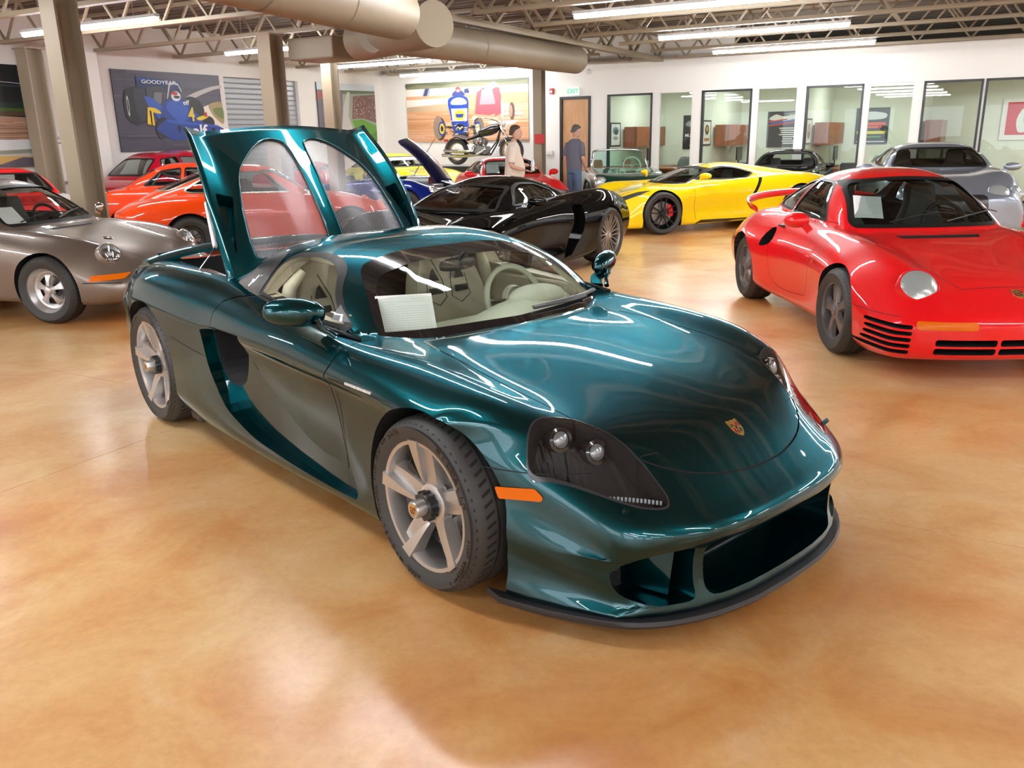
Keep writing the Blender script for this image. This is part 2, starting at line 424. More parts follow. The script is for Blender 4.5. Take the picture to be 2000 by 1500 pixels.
# ------------------------------------------------------------------ wheels (local: axle along y, outer face at -y)
WM = Matrix(((1, 0, 0), (0, 0, -1), (0, 1, 0)))   # lathe axis z -> -y : (x,y,z)->(x,-z,y)
def WP(x, z, d): return (x, -d, z)                # in-plane x,z ; d = outward depth
_wh = {}
def wheel_meshes(key, R, w, rr, style, rimcol, treads=True, letters=None, cal=None, capm=None, detail=1, nsp=5, cap_r=.035, rec=.03):
    """R tyre radius, w width, rr rim radius"""
    if key in _wh: return _wh[key]
    nn = 64 if detail else 40; h = w / 2
    t = MB(); t.mi = 0; sh = (R - rr)
    prof = [(rr - .012, -h + .02), (rr + .2 * sh, -h + .002), (rr + .6 * sh, -h - .006), (R - .03, -h + .006), (R - .008, -h + .022), (R, -h + .05), (R, h - .05), (R - .008, h - .022), (R - .03, h - .006), (rr + .6 * sh, h + .006), (rr + .25 * sh, h + .003), (rr + .05 * sh, h - .006), (rr - .012, h - .012)]
    t.lathe(prof, nn, WM.to_4x4())
    rim = MB(); g = h - .008
    lip = dict(twist5=.085, cup5=.06, plain5=.05, y10=.03, multi=.02).get(style, .02)
    rp = [(rr * .80, -h + .03), (rr * .90, -h + .03), (rr * (.97 - lip), h - .085), (rr * (.97 - lip), h - .03), (rr * (.985 - lip), g - .006), (rr * .985, g - .003), (rr + .004, g + .001), (rr + .004, g - .01)]
    rim.lathe(rp, nn, WM.to_4x4())
    if style in ('twist5', 'fuchs', 'cup5', 'y10', 'multi', 'plain5'):
        pass
    def spoke(rows, a, tw=0):
        """rows: (radius, halfwidth, depth, thickness, tangential shift)"""
        ca, sa = math.cos(a), math.sin(a); V = []
        for r, hw, d, th, sh_ in rows:
            for s_, dd in ((-1, d - th), (-.72, d), (.72, d), (1, d - th)):
                x_, y_ = r, s_ * hw + sh_; V.append(WP(x_ * ca - y_ * sa, x_ * sa + y_ * ca, dd))
        F = []
        for i in range(len(rows) - 1):
            for k in range(4):
                j = (k + 1) % 4; F.append((i * 4 + k, i * 4 + j, (i + 1) * 4 + j, (i + 1) * 4 + k))
        F.append((0, 1, 2, 3)); F.append(tuple((len(rows) - 1) * 4 + k for k in (3, 2, 1, 0))); rim.add(V, F)
    R_ = rr
    if style == 'twist5':
        # five thick spokes, each with a raised blade that twists out to the rim
        for i in range(5):
            a = PI / 2 + .12 + i * 2 * PI / 5
            n1 = 9; rows = []
            for q in range(n1):
                t_ = q / (n1 - 1); r = R_ * (.18 + .80 * t_)
                rows.append((r, .036 + .020 * (1 - t_)**2 + .010 * max(0, t_ - .5), h - .060 + .026 * t_, .05, -.020 * math.sin(PI * .8 * t_) - .014 * t_))
            spoke(rows, a)
            rows = []
            for q in range(n1):
                t_ = q / (n1 - 1); r = R_ * (.30 + .67 * t_)
                rows.append((r, .006 + .032 * t_**.8, h - .050 + .047 * t_**.7, .035 + .02 * t_, .026 - .020 * t_))
            spoke(rows, a)
        rim.lathe([(0, h - .045), (.05, h - .045), (.075, h - .055), (.085, h - .09)], 32, WM.to_4x4())
    elif style == 'fuchs':
        for i in range(5):
            a = PI / 2 + i * 2 * PI / 5
            spoke([(R_ * .14, .024, h - .05, .02, 0), (R_ * .3, .021, h - .05, .02, 0), (R_ * .45, .027, h - .055, .02, 0), (R_ * .62, .042, h - .065, .02, 0), (R_ * .66, .036, h - .07, .02, 0)], a)
        rim.lathe([(0, h - .035), (.03, h - .035), (.04, h - .042), (.055, h - .07)], 24, WM.to_4x4())
        rim.lathe([(R_ * .62, h - .10), (R_ * .70, h - .085), (R_ * .80, h - .08), (R_ * .9, h - .05), (R_ * .97, h - .02)], nn, WM.to_4x4())
    elif style == 'cup5':
        for i in range(5):
            a = PI / 2 + .2 + i * 2 * PI / 5
            spoke([(R_ * .12, .035, h - .03, .03, 0), (R_ * .35, .032, h - .028, .03, 0), (R_ * .6, .038, h - .03, .03, 0), (R_ * .8, .052, h - .035, .03, 0), (R_ * .96, .075, h - .045, .03, 0)], a)
        rim.lathe([(0, h - .022), (.05, h - .022), (.062, h - .03), (.07, h - .06)], 28, WM.to_4x4())
    elif style == 'multi':
        for i in range(10):
            a = i * 2 * PI / 10 + .1
            for sg in (-1, 1):
                rows = []
                for q in range(6):
                    t_ = q / 5; rows.append((R_ * (.18 + .78 * t_), .0085, h - .05 + .02 * t_, .02, sg * (.006 + .020 * t_ + .012 * math.sin(PI * t_))))
                spoke(rows, a)
        rim.lathe([(0, h - .03), (.03, h - .03), (.045, h - .04), (.06, h - .07)], 24, WM.to_4x4())
    elif style == 'y10':
        for i in range(5):
            a = PI / 2 + i * 2 * PI / 5
            for sg in (-1, 1):
                spoke([(R_ * .15, .012, h - .03, .025, sg * .012), (R_ * .5, .010, h - .032, .025, sg * .035), (R_ * .95, .012, h - .03, .025, sg * .055)], a)
        rim.lathe([(0, h - .04), (.03, h - .04), (.05, h - .035), (.06, h - .06)], 24, WM.to_4x4())
    elif style == 'plain5':
        for i in range(nsp):
            a = PI / 2 + i * 2 * PI / nsp
            spoke([(R_ * .12, .03, h - .04, .02, 0), (R_ * .5, .022, h - .04, .02, 0), (R_ * .95, .03, h - .03, .02, 0)], a)
        rim.lathe([(0, h - .03), (.04, h - .03), (.05, h - .05)], 20, WM.to_4x4())
    brake = MB()
    br = rr * .70; rc = h - .075 if style != 'fuchs' else h - .11
    brake.lathe([(.05, rc - .005), (br * .5, rc - .005), (br * .5, rc - .02), (br, rc - .02), (br, rc - .05), (.05, rc - .05)], 40, WM.to_4x4())
    hole = MB()
    if detail > 1:
        for i in range(40):
            a = 2 * PI * i / 40 + (i % 3) * .02; r = br * (.64 + .13 * (i % 3))
            hole.add([WP(r * math.cos(a) + .0042 * math.cos(b), r * math.sin(a) + .0042 * math.sin(b), rc - .0194) for b in np.linspace(0, 2 * PI, 7)[:-1]], [tuple(range(6))])
    backing = MB(); backing.lathe([(0, -h + .05), (rr * .94, -h + .05)], 24, WM.to_4x4())
    _wh[key] = dict(t=t, rim=rim, brake=brake, hole=hole, back=backing, R=R, h=h, rr=rr, rc=rc, br=br, rimcol=rimcol, letters=letters, cal=cal, capm=capm, detail=detail, treads=treads, cap_r=cap_r, obj=None, style=style)
    return _wh[key]
def put_wheel(W, car, x, y, flip, rz=0.0):
    """wheel > tyre, hub_cap, brake_disc, brake_caliper"""
    M = Matrix.Translation((x, y, W['R'])) @ Matrix.Rotation((PI if flip else 0) + rz, 4, 'Z')
    if W['obj']:
        src = W['obj']; o = src.copy(); COL.objects.link(o); o.parent = car; o.matrix_local = M
        for ch in src.children:
            c = ch.copy(); COL.objects.link(c); c.parent = o
        return o
    h, rr, R = W['h'], W['rr'], W['R']
    o = W['rim'].build('wheel', W['rimcol'], car, smooth=38, M=M)
    ty = W['t'].build('tyre', RUB(), o, smooth=50)
    if W['treads']:
        g = MB()
        n = 56
        for i in range(n):
            for side in (-1, 1):
                a = 2 * PI * (i + (.5 if side > 0 else 0)) / n; a2 = a + .05 * side
                p = []
                for d, aa, rr_ in ((h - .012, a, R - .018), (h - .05, a + .004, R + .0006), (h * .35, a2, R + .0006)):
                    for e in (-.006, .006): p.append((rr_ * math.cos(aa + e / R), -side * d, rr_ * math.sin(aa + e / R)))
                g.add(p, [(0, 1, 3, 2), (2, 3, 5, 4)])
        for d in (-.25, .25): g.lathe([(R + .0007, h * d - .005), (R + .0007, h * d + .005)], 64, WM.to_4x4())
        g.build('tread_groove', DARK(), ty, kind='stuff')
    if W['letters']:
        rl = rr + (R - rr) * .45; lm = MB(); lm2 = MB()
        for txt, a0, size, step, flipd in W['letters']:
            for i, chx in enumerate(txt):
                if chx == ' ': continue
                v, f = text_meshdata(chx, size, .0006, .0004, 1.15); an = a0 - i * step; hgt = h + .0062
                ca, sa = math.cos(an), math.sin(an); V = []
                for vx, vy, vz in v:
                    rad = rl + vy; tx = vx; V.append((rad * ca + tx * sa, -(hgt + vz), rad * sa - tx * ca))
                lm.add(V, f)
            
        # chequered sidewall print
        for base in (math.radians(112), math.radians(35), math.radians(250), math.radians(320), math.radians(180)):
            for i in range(9):
                for j in range(2):
                    if (i + j) % 2 == 0 and (i < 6 or j == 0):
                        a1, a2 = base + i * .032, base + (i + 1) * .032; r1, r2 = rl - .012 + j * .012, rl + j * .012; hg = h + .0064
                        lm.add([(r * math.cos(a), -hg, r * math.sin(a)) for r, a in ((r1, a1), (r2, a1), (r2, a2), (r1, a2))], [(0, 1, 2, 3)])
        lm.build('sidewall_lettering', mat('sidewall_print', (.004, .004, .004), .25), ty, kind='stuff')
    bd = W['brake'].build('brake_disc', mat('brake_iron', (.25, .24, .235), .35, .9), o, smooth=30)
    if W['hole'].v: W['hole'].build('drilled_holes', DARK(), bd, kind='stuff')
    W['back'].build('wheel_backing', DARK(), o)
    if W['cal']:
        cm, ca0 = W['cal']; c = MB(); r0, r1 = W['br'] * .62, W['br'] * 1.10; rc = W['rc']
        P = []
        for a in np.linspace(ca0 - .55, ca0 + .55, 9):
            P.append([WP(r * math.cos(a), r * math.sin(a), d) for r, d in ((r0, rc + .012), (r1 - .02, rc + .016), (r1, rc + .002), (r1, rc - .03), (r0, rc - .03))])
        c.grid(P, closev=True); k = len(c.v); c.f += [(0, 1, 2, 3, 4), tuple(k - 5 + i for i in (4, 3, 2, 1, 0))]; c.m += [0, 0]; c.smooth += [False, False]
        c.build('brake_caliper', cm, o, smooth=40)
    cap = MB(); cr = W['cap_r']; st = W['style']
    if st == 'twist5':
        cap.mi = 1; cap.lathe([(.052, h - .05), (.052, h - .018), (.048, h - .012), (.03, h - .012)], 30, WM.to_4x4())
        for i in range(12):
            a = 2 * PI * i / 12; cap.bar(WP(.05 * math.cos(a), .05 * math.sin(a), h - .045), WP(.05 * math.cos(a), .05 * math.sin(a), h - .014), .012, .012)
        cap.mi = 0; cap.lathe([(.033, h - .02), (.033, h + .028), (.030, h + .032), (0, h + .032)], 30, WM.to_4x4())
        hc = cap.build('hub_cap', [mat('cap_alloy', (.6, .6, .6), .3, .9), mat('cap_black', (.02, .02, .02), .3)], o, smooth=40)
        crest(hc, Matrix(((1, 0, 0, 0), (0, 0, -1, -(h + .0325)), (0, 1, 0, 0), (0, 0, 0, 1))), .036)
    else:
        dep = {'fuchs': h - .034, 'cup5': h - .02, 'multi': h - .028, 'y10': h - .03, 'plain5': h - .028}[st]
        cap.lathe([(cr, dep - .006), (cr, dep + .004), (cr * .9, dep + .007), (0, dep + .008)], 24, WM.to_4x4())
        hc = cap.build('hub_cap', W['capm'] or W['rimcol'], o, smooth=40)
        if st == 'multi': crest(hc, Matrix(((1, 0, 0, 0), (0, 0, -1, -(dep + .0085)), (0, 1, 0, 0), (0, 0, 0, 1))), .035)
        if st in ('fuchs', 'y10', 'plain5', 'cup5'):
            b = MB()
            for i in range(5):
                a = PI / 2 + PI / 5 + i * 2 * PI / 5; rb = .062
                b.lathe([(.0, dep - .028), (.008, dep - .028), (.008, dep - .05)], 6, Matrix.Translation(WP(rb * math.cos(a), rb * math.sin(a), 0)) @ WM.to_4x4())
            b.build('lug_nut', mat('nut_steel', (.3, .3, .3), .3, 1), o)
    W['obj'] = o; return o
CREST = [(-.5, .56), (-.42, .62), (-.2, .56), (0, .6), (.2, .56), (.42, .62), (.5, .56), (.5, 0), (.42, -.28), (.22, -.5), (0, -.64), (-.22, -.5), (-.42, -.28), (-.5, 0)]
def crest(parent, M, s, name='badge'):
    """enamel shield: gold ground, red/black bars, horse"""
    g = MB(); z = s * .03
    def poly(P, zz, mi): g.mi = mi; g.add([(x * s, y * s, zz) for x, y in P] + [(x * s, y * s, 0) for x, y in P], [tuple(range(len(P)))] + [(i, (i + 1) % len(P), (i + 1) % len(P) + len(P), i + len(P)) for i in range(len(P))])
    poly(CREST, z, 0)
    for x0, y0, x1, y1, fl in ((.04, .06, .44, .38, 0), (-.42, -.40, -.04, .02, 1)):
        for k in range(4):
            xa = x0 + (x1 - x0) * k / 4; xb = x0 + (x1 - x0) * (k + 1) / 4
            yb = y0 if fl == 0 else y0 + (.22 if k == 0 else .08 if k == 1 else 0)
            poly([(xa, yb), (xb, yb), (xb, y1), (xa, y1)], z * 1.25, 2 if k % 2 else 1)
    for x0, y0, x1, y1 in ((-.42, .06, -.04, .38), (.04, -.38, .3, .02)):
        for k in range(3):
            xx = x0 + (x1 - x0) * (k + .5) / 3; poly([(xx - .03, y0 + .04), (xx + .03, y0 + .08), (xx + .04, y1 - .1), (xx - .02, y1 - .04)], z * 1.25, 2)
    poly([(-.16, -.16), (.16, -.16), (.17, .18), (-.17, .18)], z * 1.5, 0)
    poly([(-.05, -.14), (.0, -.1), (.06, -.13), (.05, .02), (.11, .1), (.05, .16), (-.02, .1), (-.09, .02)], z * 1.8, 2)
    return g.build(name, [mat('badge_gold', (.75, .5, .15), .25, .9), mat('badge_red', (.55, .03, .02), .3), mat('badge_black', (.01, .01, .01), .3)], parent, M=M)
def surf_frame(bv, p, d):
    """hit point and normal of a skin along direction d from p"""
    loc, nor, i, dist = bv.ray_cast(Vector(p), Vector(d)); return loc, nor
def hug(bv, pts, d, lift=.001):
    """project 3-D points along d on a skin"""
    out = []
    for p in pts:
        loc, nor, i, dist = bv.ray_cast(Vector(p), Vector(d))
        if loc is None: loc, nor, i, dist = bv.find_nearest(Vector(p))
        if nor.dot(Vector(d)) > 0: nor = -nor
        out.append(loc + nor * lift)
    return out
def seam(bv, pts, d, parent, w=.004, name='panel_seam', m=None, dens=.04, closed=False, lift=.0014, M=None):
    """a narrow shut line lying on the skin"""
    P = [Vector(p) for p in pts]; Q = []
    for i in range(len(P) - (0 if closed else 1)):
        a, b = P[i], P[(i + 1) % len(P)]; k = max(1, int((b - a).length / dens))
        Q += [a.lerp(b, j / k) for j in range(k)]
    if not closed: Q.append(P[-1])
    H = []
    for p in Q:
        loc, nor, i, dist = bv.ray_cast(p, Vector(d))
        if loc is None: continue
        if nor.dot(Vector(d)) > 0: nor = -nor
        H.append((loc + nor * lift, nor))
    if len(H) < 2: return None
    g = MB(); V = []
    for i, (p, n) in enumerate(H):
        a = H[i - 1][0] if (i or closed) else p; b = H[(i + 1) % len(H)][0] if (i < len(H) - 1 or closed) else p
        t = (b - a).normalized(); s_ = t.cross(n).normalized() * (w / 2); V += [p - s_, p + s_]
    F = [(2 * i, 2 * i + 1, 2 * ((i + 1) % len(H)) + 1, 2 * ((i + 1) % len(H))) for i in range(len(H) - (0 if closed else 1))]
    g.add(V, F); return g.build(name, m or DARK(), parent)
def patch(bv, poly, axis, side, parent, name, m, lift=.002, thick=0.0, far=3.0, n=None, **k):
    """panel lying on a skin: outline in two axes, cast from `side` along the third"""
    bm = bmesh.new(); ia, ib, ic = AX[axis]; vs = []
    for a, b in poly:
        p = [0, 0, 0]; p[ia] = a; p[ib] = b; vs.append(bm.verts.new(p))
    f = bm.faces.new(vs); bmesh.ops.triangulate(bm, faces=[f])
    for _ in range(n or 3):
        L = [e for e in bm.edges if e.calc_length() > .035]
        if not L: break
        bmesh.ops.subdivide_edges(bm, edges=L, cuts=1); bmesh.ops.triangulate(bm, faces=bm.faces[:])
    d = [0, 0, 0]; d[ic] = -side; d = Vector(d); bad = []; nrm = {}
    for v in bm.verts:
        p = v.co.copy(); p[ic] = side * far; loc, nor, i, dist = bv.ray_cast(p, d)
        if loc is None: bad.append(v); continue
        if nor.dot(d) > 0: nor = -nor
        v.co = loc + nor * lift
    if bad: bmesh.ops.delete(bm, geom=bad, context='VERTS')
    bmesh.ops.recalc_face_normals(bm, faces=bm.faces)
    me = bpy.data.meshes.new(name); bm.to_mesh(me); bm.free(); me.materials.append(m); me.polygons.foreach_set('use_smooth', [True] * len(me.polygons))
    o = bpy.data.objects.new(name, me); COL.objects.link(o); o.parent = parent
    if thick: s_ = o.modifiers.new('s', 'SOLIDIFY'); s_.thickness = thick; s_.offset = 0
    return setp(o, **k)
# ------------------------------------------------------------------ the teal supercar
def ring_patch(bv, outer, inner, axis, side, parent, name, m, lift=.001, far=3.0, rows=3, pred=None):
    ia, ib, ic = AX[axis]; n = len(outer); g = MB(); rws = []; d = [0, 0, 0]; d[ic] = -side
    for q in range(rows + 1):
        t = q / rows; row = []
        for i in range(n):
            p = [0, 0, 0]; p[ia] = outer[i][0] * (1 - t) + inner[i][0] * t; p[ib] = outer[i][1] * (1 - t) + inner[i][1] * t; p[ic] = side * far
            loc, nor, k, dist = bv.ray_cast(Vector(p), Vector(d))
            if loc is None: p[ic] = side * 1.0; loc, nor, k, dist = bv.find_nearest(Vector(p))
            if nor.dot(Vector(d)) > 0: nor = -nor
            row.append(loc + nor * lift)
        rws.append(row)
    g.grid(rws, closev=True); return g.build(name, m, parent, smooth=True)
def dense(poly, step=.03):
    out = []
    for i in range(len(poly)):
        a, b = Vector(poly[i]), Vector(poly[(i + 1) % len(poly)]); k = max(1, int((b - a).length / step)); out += [tuple(a.lerp(b, j / k)) for j in range(k)]
    return out
def car_glass(bvG, poly, axis, side, parent, name, gm, trim=None, tw=.02, far=3.0, gap=0.0):
    g = patch(bvG, poly, axis, side, parent, name, gm, lift=-.006, far=far)
    if trim: ring_patch(bvG, dense(offs(dense(poly), .003)), dense(offs(dense(poly), -tw)), axis, side, g, 'window_trim', trim, lift=.0008, far=far) if False else None
    return g
def bucket_seat(parent, x, y, z, rz, m, m2, scale=1.0, name='seat', cuts=True, lean=.32):
    """one-piece bucket seat, seat > backrest, harness slots"""
    M = Matrix.Translation((x, y, z)) @ Matrix.Rotation(rz, 4, 'Z') @ Matrix.Scale(scale, 4)
    def shell(prof, wid, th):
        rows = []
        for (px, pz), w in zip(prof, wid):
            rows.append((px, pz, w))
        g = MB(); N = 13; A = []; B = []
        for i, (px, pz, w) in enumerate(rows):
            a = rows[max(0, i - 1)]; b = rows[min(len(rows) - 1, i + 1)]; t = Vector((b[0] - a[0], 0, b[1] - a[1])).normalized(); nrm = Vector((t.z, 0, -t.x))
            ra, rb = [], []
            for k in range(N):
                s_ = -1 + 2 * k / (N - 1); bol = .07 * abs(s_)**5 * (1 if i < len(rows) - 3 else .4); yy = w * s_
                p = Vector((px, yy, pz)) + nrm * (bol + .012 * math.cos(s_ * PI)); ra.append(p); rb.append(Vector((px, yy * 1.04, pz)) - nrm * th)
            A.append(ra); B.append(rb)
        loop = [A[i] + B[i][::-1] for i in range(len(A))]; g.grid(loop, closev=True); k = 2 * N
        g.f += [tuple(range(k)), tuple((len(A) - 1) * k + j for j in range(k))[::-1]]; g.m += [0, 0]; g.smooth += [True, True]; return g
    bk = [(-.10 - lean * zz * .95, zz) for zz in (.0, .1, .2, .3, .4, .5, .58, .66, .74, .80, .83)]
    wd_ = [.23, .255, .26, .255, .25, .24, .215, .18, .155, .14, .10]
    ct = [(.42, .02), (.36, .06), (.25, .055), (.1, .03), (-.03, .02), (-.1, .05)]
    s = shell([(a, b) for a, b in ct], [.22, .25, .255, .25, .25, .24], .07).build(name, m, parent, smooth=50, M=M)
    b = shell([(a, b) for a, b in bk], wd_, .055).build('backrest', m, s, smooth=50)
    if cuts:
        g = MB(); 
        for sg in (-1, 1):
            zz = .56; xx = -.10 - lean * zz * .95 + .018
            g.add([(xx + .02 - lean * dz * .95, sg * yy, zz + dz) for yy, dz in ((.055, .0), (.125, .0), (.125, .012), (.105, .055), (.085, .07))], [tuple(range(5))])
            g.add([(xx + .02 - lean * dz * .95, sg * yy, zz + dz) for yy, dz in ((.045, -.075), (.14, -.075), (.14, -.04), (.045, -.04))], [(0, 1, 2, 3)])
            P = [(.14, .02), (.155, -.1), (.08, -.14), (.02, -.1), (.03, 0), (.08, .12)]
            L = [Vector((xx + .012 - lean * dz * .95, sg * yy, zz + dz)) for yy, dz in P]; g.tube(L, .0025, 4, cap=False)
        g.build('harness_slots', m2, s)
    return s
def steering_wheel(parent, x, y, z, tilt, R, m, m2, airbag=.075):
    g = MB(); M = Matrix.Translation((x, y, z)) @ Matrix.Rotation(-tilt, 4, 'Y')
    g.tube([(0, R * math.cos(a), R * math.sin(a)) for a in np.linspace(0, 2 * PI, 37)[:-1]], .016, 10, closed=True)
    o = g.build('steering_wheel', m, parent, smooth=True, M=M); h = MB()
    h.lathe([(0, .03), (airbag * .6, .025), (airbag, .0), (airbag * .8, -.03)], 24, Matrix.Rotation(-PI / 2, 4, 'Y')); h.build('hub', m, o, smooth=True)
    s = MB()
    for a in (0.1, PI - .1, -PI / 2): s.bar((0, 0, 0), (0, R * math.cos(a), R * math.sin(a)), .035, .012)
    s.build('spoke', m2, o); return o
def paper_sheet(parent_loc, M, w, h, label, lines=22, cat='paper', seed=1, group=None):
    """printed sheet, top-level; lies in local xy"""
    g = MB(); n = 6; g.grid([[(w * (i / n - .5), h * (j / n - .5), .004 * math.sin(3 * i / n + 2 * j / n)) for j in range(n + 1)] for i in range(n + 1)])
    o = g.build('price_sheet', mat('paper_white', (.88, .88, .87), .6), None, smooth=True); o.matrix_world = M; setp(o, label, cat, group)
    rnd = random.Random(seed); t = MB()
    for k in range(lines):
        y = h * (.42 - .8 * k / lines); x = -w * .42; xe = w * (.42 if rnd.random() < .75 else rnd.uniform(-.2, .3))
        if k == 0: x, xe = w * .1, w * .36
        while x < xe:
            L = rnd.uniform(.008, .02) * w / .216; t.add([(a, b, .0065 + .004 * math.sin(3 * (a / w + .5) + 2 * (b / h + .5)) - .001) for a, b in ((x, y), (min(x + L, xe), y), (min(x + L, xe), y + h * .008), (x, y + h * .008))], [(0, 1, 2, 3)]); x += L + .003
    t.build('printed_text', mat('print_grey', (.66, .66, .66), .6), o, kind='stuff'); return o
def mirror_pod(parent, c, sg, m, R=(.125, .085, .07), rz=.2, name='mirror'):
    g = MB(); n = 14
    for i in range(n + 1):
        pass
    P = []
    for i in range(11):
        th = PI * i / 10; P.append([(R[0] * math.cos(th) if True else 0, R[1] * math.sin(th)**.8 * math.cos(a), R[2] * math.sin(th)**.8 * math.sin(a)) for a in np.linspace(0, 2 * PI, 19)[:-1]])
    return P
HL = [(.408, .775), (.385, .735), (.378, .685), (.395, .62), (.43, .565), (.50, .525), (.58, .495), (.66, .478), (.735, .475), (.775, .482), (.785, .51), (.745, .57), (.68, .625), (.60, .68), (.50, .745), (.44, .78)]
def hero():
    TEAL = paint('teal_metallic_paint', (.0, .046, .056), .92, rough=.28, flake=.18)
    b = MATS['teal_metallic_paint'].node_tree.nodes['Principled BSDF']; b.inputs['Specular Tint'].default_value = (.04, .55, .62, 1)
    CARB = mat('carbon_fibre', (.02, .02, .022), .35, coat=.6)
    CREAM = mat('cream_leather', (.62, .57, .43), .55); CREAM2 = mat('pale_leather', (.56, .57, .45), .55)
    GL = glass('windscreen_glass', (.88, .94, .90), base=.06)
    car = empty('sports_car', (0.358924, 3.43265, 0), -.852123, label='teal metallic two-seat supercar with raised engine cover in the foreground')
    car['category'] = 'car'
    D = pchip([0, .18, .36, .51, .6, .68, .73, .8, .85, .88, .93, .96, 1.1], [0, .004, .03, .085, .135, .205, .265, .385, .49, .57, .69, .75, .8])
    Dt = pchip([0, .4, .6, .75, .85, .95, 1.1], [0, .02, .07, .15, .26, .42, .5])
    F = pchip([.0, .09, .13, .2, .3, .38, .42, .5, .6, .7], [.0, -.005, -.02, -.045, -.04, -.002, -.006, -.06, -.10, -.12])
    L = [
     [(.955, 0, .435), (.93, 0, .475), (.88, 0, .52), (.8, 0, .567), (.7, 0, .612), (.5, 0, .678), (.25, 0, .735), (0, 0, .772), (-.2, 0, .795), (-.42, 0, .812), (-.8, 0, .84), (-1.6, 0, .88), (-2, 0, .9), (-2.8, 0, .92), (-3.3, 0, .90), (-3.58, 0, .84)],
     [(.945, .3, .435), (.92, .31, .475), (.86, .33, .52), (.78, .34, .562), (.68, .35, .605), (.5, .36, .668), (.25, .38, .722), (0, .38, .762), (-.2, .37, .788), (-.45, .36, .806), (-.8, .36, .835), (-1.6, .36, .87), (-2, .36, .895), (-2.8, .36, .915), (-3.3, .36, .895), (-3.56, .36, .835)],
     [(.90, .46, .435), (.87, .46, .47), (.82, .465, .51), (.76, .475, .55), (.67, .49, .596), (.5, .54, .668), (.3, .575, .718), (.1, .59, .748), (-.19, .58, .782), (-.45, .55, .80), (-.8, .56, .84), (-1.6, .6, .88), (-2, .62, .91), (-2.8, .62, .925), (-3.3, .6, .9), (-3.54, .6, .84)],
     [(.80, .60, .43), (.765, .60, .46), (.71, .61, .51), (.65, .63, .565), (.57, .66, .622), (.47, .69, .675), (.33, .725, .728), (.15, .75, .775), (-.03, .76, .80), (-.25, .77, .818), (-.6, .79, .828), (-1.0, .80, .855), (-1.5, .79, .897), (-1.9, .75, .93), (-2.3, .76, .945), (-2.7, .785, .945), (-3.0, .78, .925), (-3.3, .75, .885), (-3.5, .72, .82)],
     [(.735, .68, .415), (.70, .69, .445), (.65, .71, .49), (.59, .735, .54), (.52, .765, .59), (.43, .80, .635), (.33, .83, .675), (.17, .86, .72), (0, .875, .752), (-.2, .88, .77), (-.6, .89, .785), (-1.0, .895, .81), (-1.5, .885, .835), (-1.9, .875, .852), (-2.3, .895, .865), (-2.73, .915, .865), (-3.0, .90, .84), (-3.3, .85, .79), (-3.45, .82, .75)],
     [(.665, .735, .385), (.62, .765, .41), (.56, .805, .44), (.49, .845, .475), (.42, .878, .515), (.33, .905, .56), (.2, .928, .62), (0, .942, .675), (-.2, .936, .692), (-.6, .93, .70), (-1.0, .933, .712), (-1.5, .935, .725), (-1.9, .935, .722), (-2.3, .95, .735), (-2.73, .958, .74), (-3.0, .945, .73), (-3.3, .90, .69), (-3.42, .87, .66)],
     [(.665, .737, .325), (.62, .768, .335), (.56, .806, .355), (.49, .843, .38), (.41, .877, .415), (.30, .908, .465), (.18, .932, .535), (0, .943, .60), (-.2, .925, .645), (-.6, .902, .655), (-1.0, .902, .662), (-1.5, .912, .668), (-1.9, .934, .66), (-2.3, .952, .65), (-2.73, .962, .64), (-3.0, .95, .63), (-3.3, .902, .6), (-3.41, .87, .58)],
     [(.67, .735, .24), (.62, .767, .25), (.56, .803, .26), (.49, .84, .275), (.40, .873, .30), (.28, .91, .345), (.12, .938, .44), (-.05, .945, .45), (-.3, .915, .455), (-.6, .885, .45), (-1.0, .88, .44), (-1.5, .90, .45), (-1.9, .935, .47), (-2.3, .955, .49), (-2.73, .962, .5), (-3.0, .95, .49), (-3.3, .90, .48), (-3.4, .87, .47)],
     [(.69, .725, .15), (.64, .76, .155), (.58, .785, .16), (.5, .825, .165), (.38, .868, .175), (.25, .90, .19), (.1, .925, .2), (-.1, .93, .2), (-.3, .905, .2), (-.6, .90, .195), (-1.0, .915, .19), (-1.5, .935, .19), (-1.9, .945, .2), (-2.3, .945, .22), (-2.73, .94, .25), (-3.0, .92, .26), (-3.3, .86, .28), (-3.38, .84, .29)],
     [(.705, .70, .088), (.65, .735, .088), (.58, .77, .088), (.5, .81, .088), (.38, .853, .09), (.25, .88, .095), (.1, .89, .11), (-.1, .885, .115), (-.3, .88, .115), (-.6, .88, .115), (-1.0, .89, .115), (-1.5, .90, .12), (-1.9, .90, .125), (-2.3, .89, .14), (-2.73, .88, .18), (-3.0, .86, .2), (-3.3, .80, .23), (-3.36, .79, .235)]]
    clus = list(np.linspace(-3.6, -3.2, 8)[:-1]) + list(np.linspace(-3.2, .2, 56)[:-1]) + list(np.linspace(.2, .925, 26))
    B = body_skin(L, .925, -3.6, D, Dt, F, None, seg=[4, 3, 4, 4, 5, 4, 3, 5, 3], rf=.035, rr=.05, sf=1.0, sr=.8, rings=14, clus=clus, relax_w=lambda x, y, z: max(.5 * float(sstep((x - .12) / .15)) * float(sstep((abs(y) - .70) / .08)) * float(sstep((.58 - z) / .12)) * float(sstep((z - .12) / .06)), .35 * float(sstep((x - .50) / .12)) * float(sstep((abs(y) - .42) / .1)) * float(sstep((.64 - z) / .08)) * float(sstep((z - .32) / .08))))
    roof = [(-.42, .80), (-.58, .893), (-.75, .985), (-.92, 1.066), (-1.05, 1.117), (-1.2, 1.155), (-1.38, 1.168), (-1.56, 1.16), (-1.70, 1.13), (-1.84, 1.05), (-1.97, .93)]
    belt = [(-.42, .80), (-.7, .85), (-1.0, .875), (-1.5, .90), (-1.97, .925)]
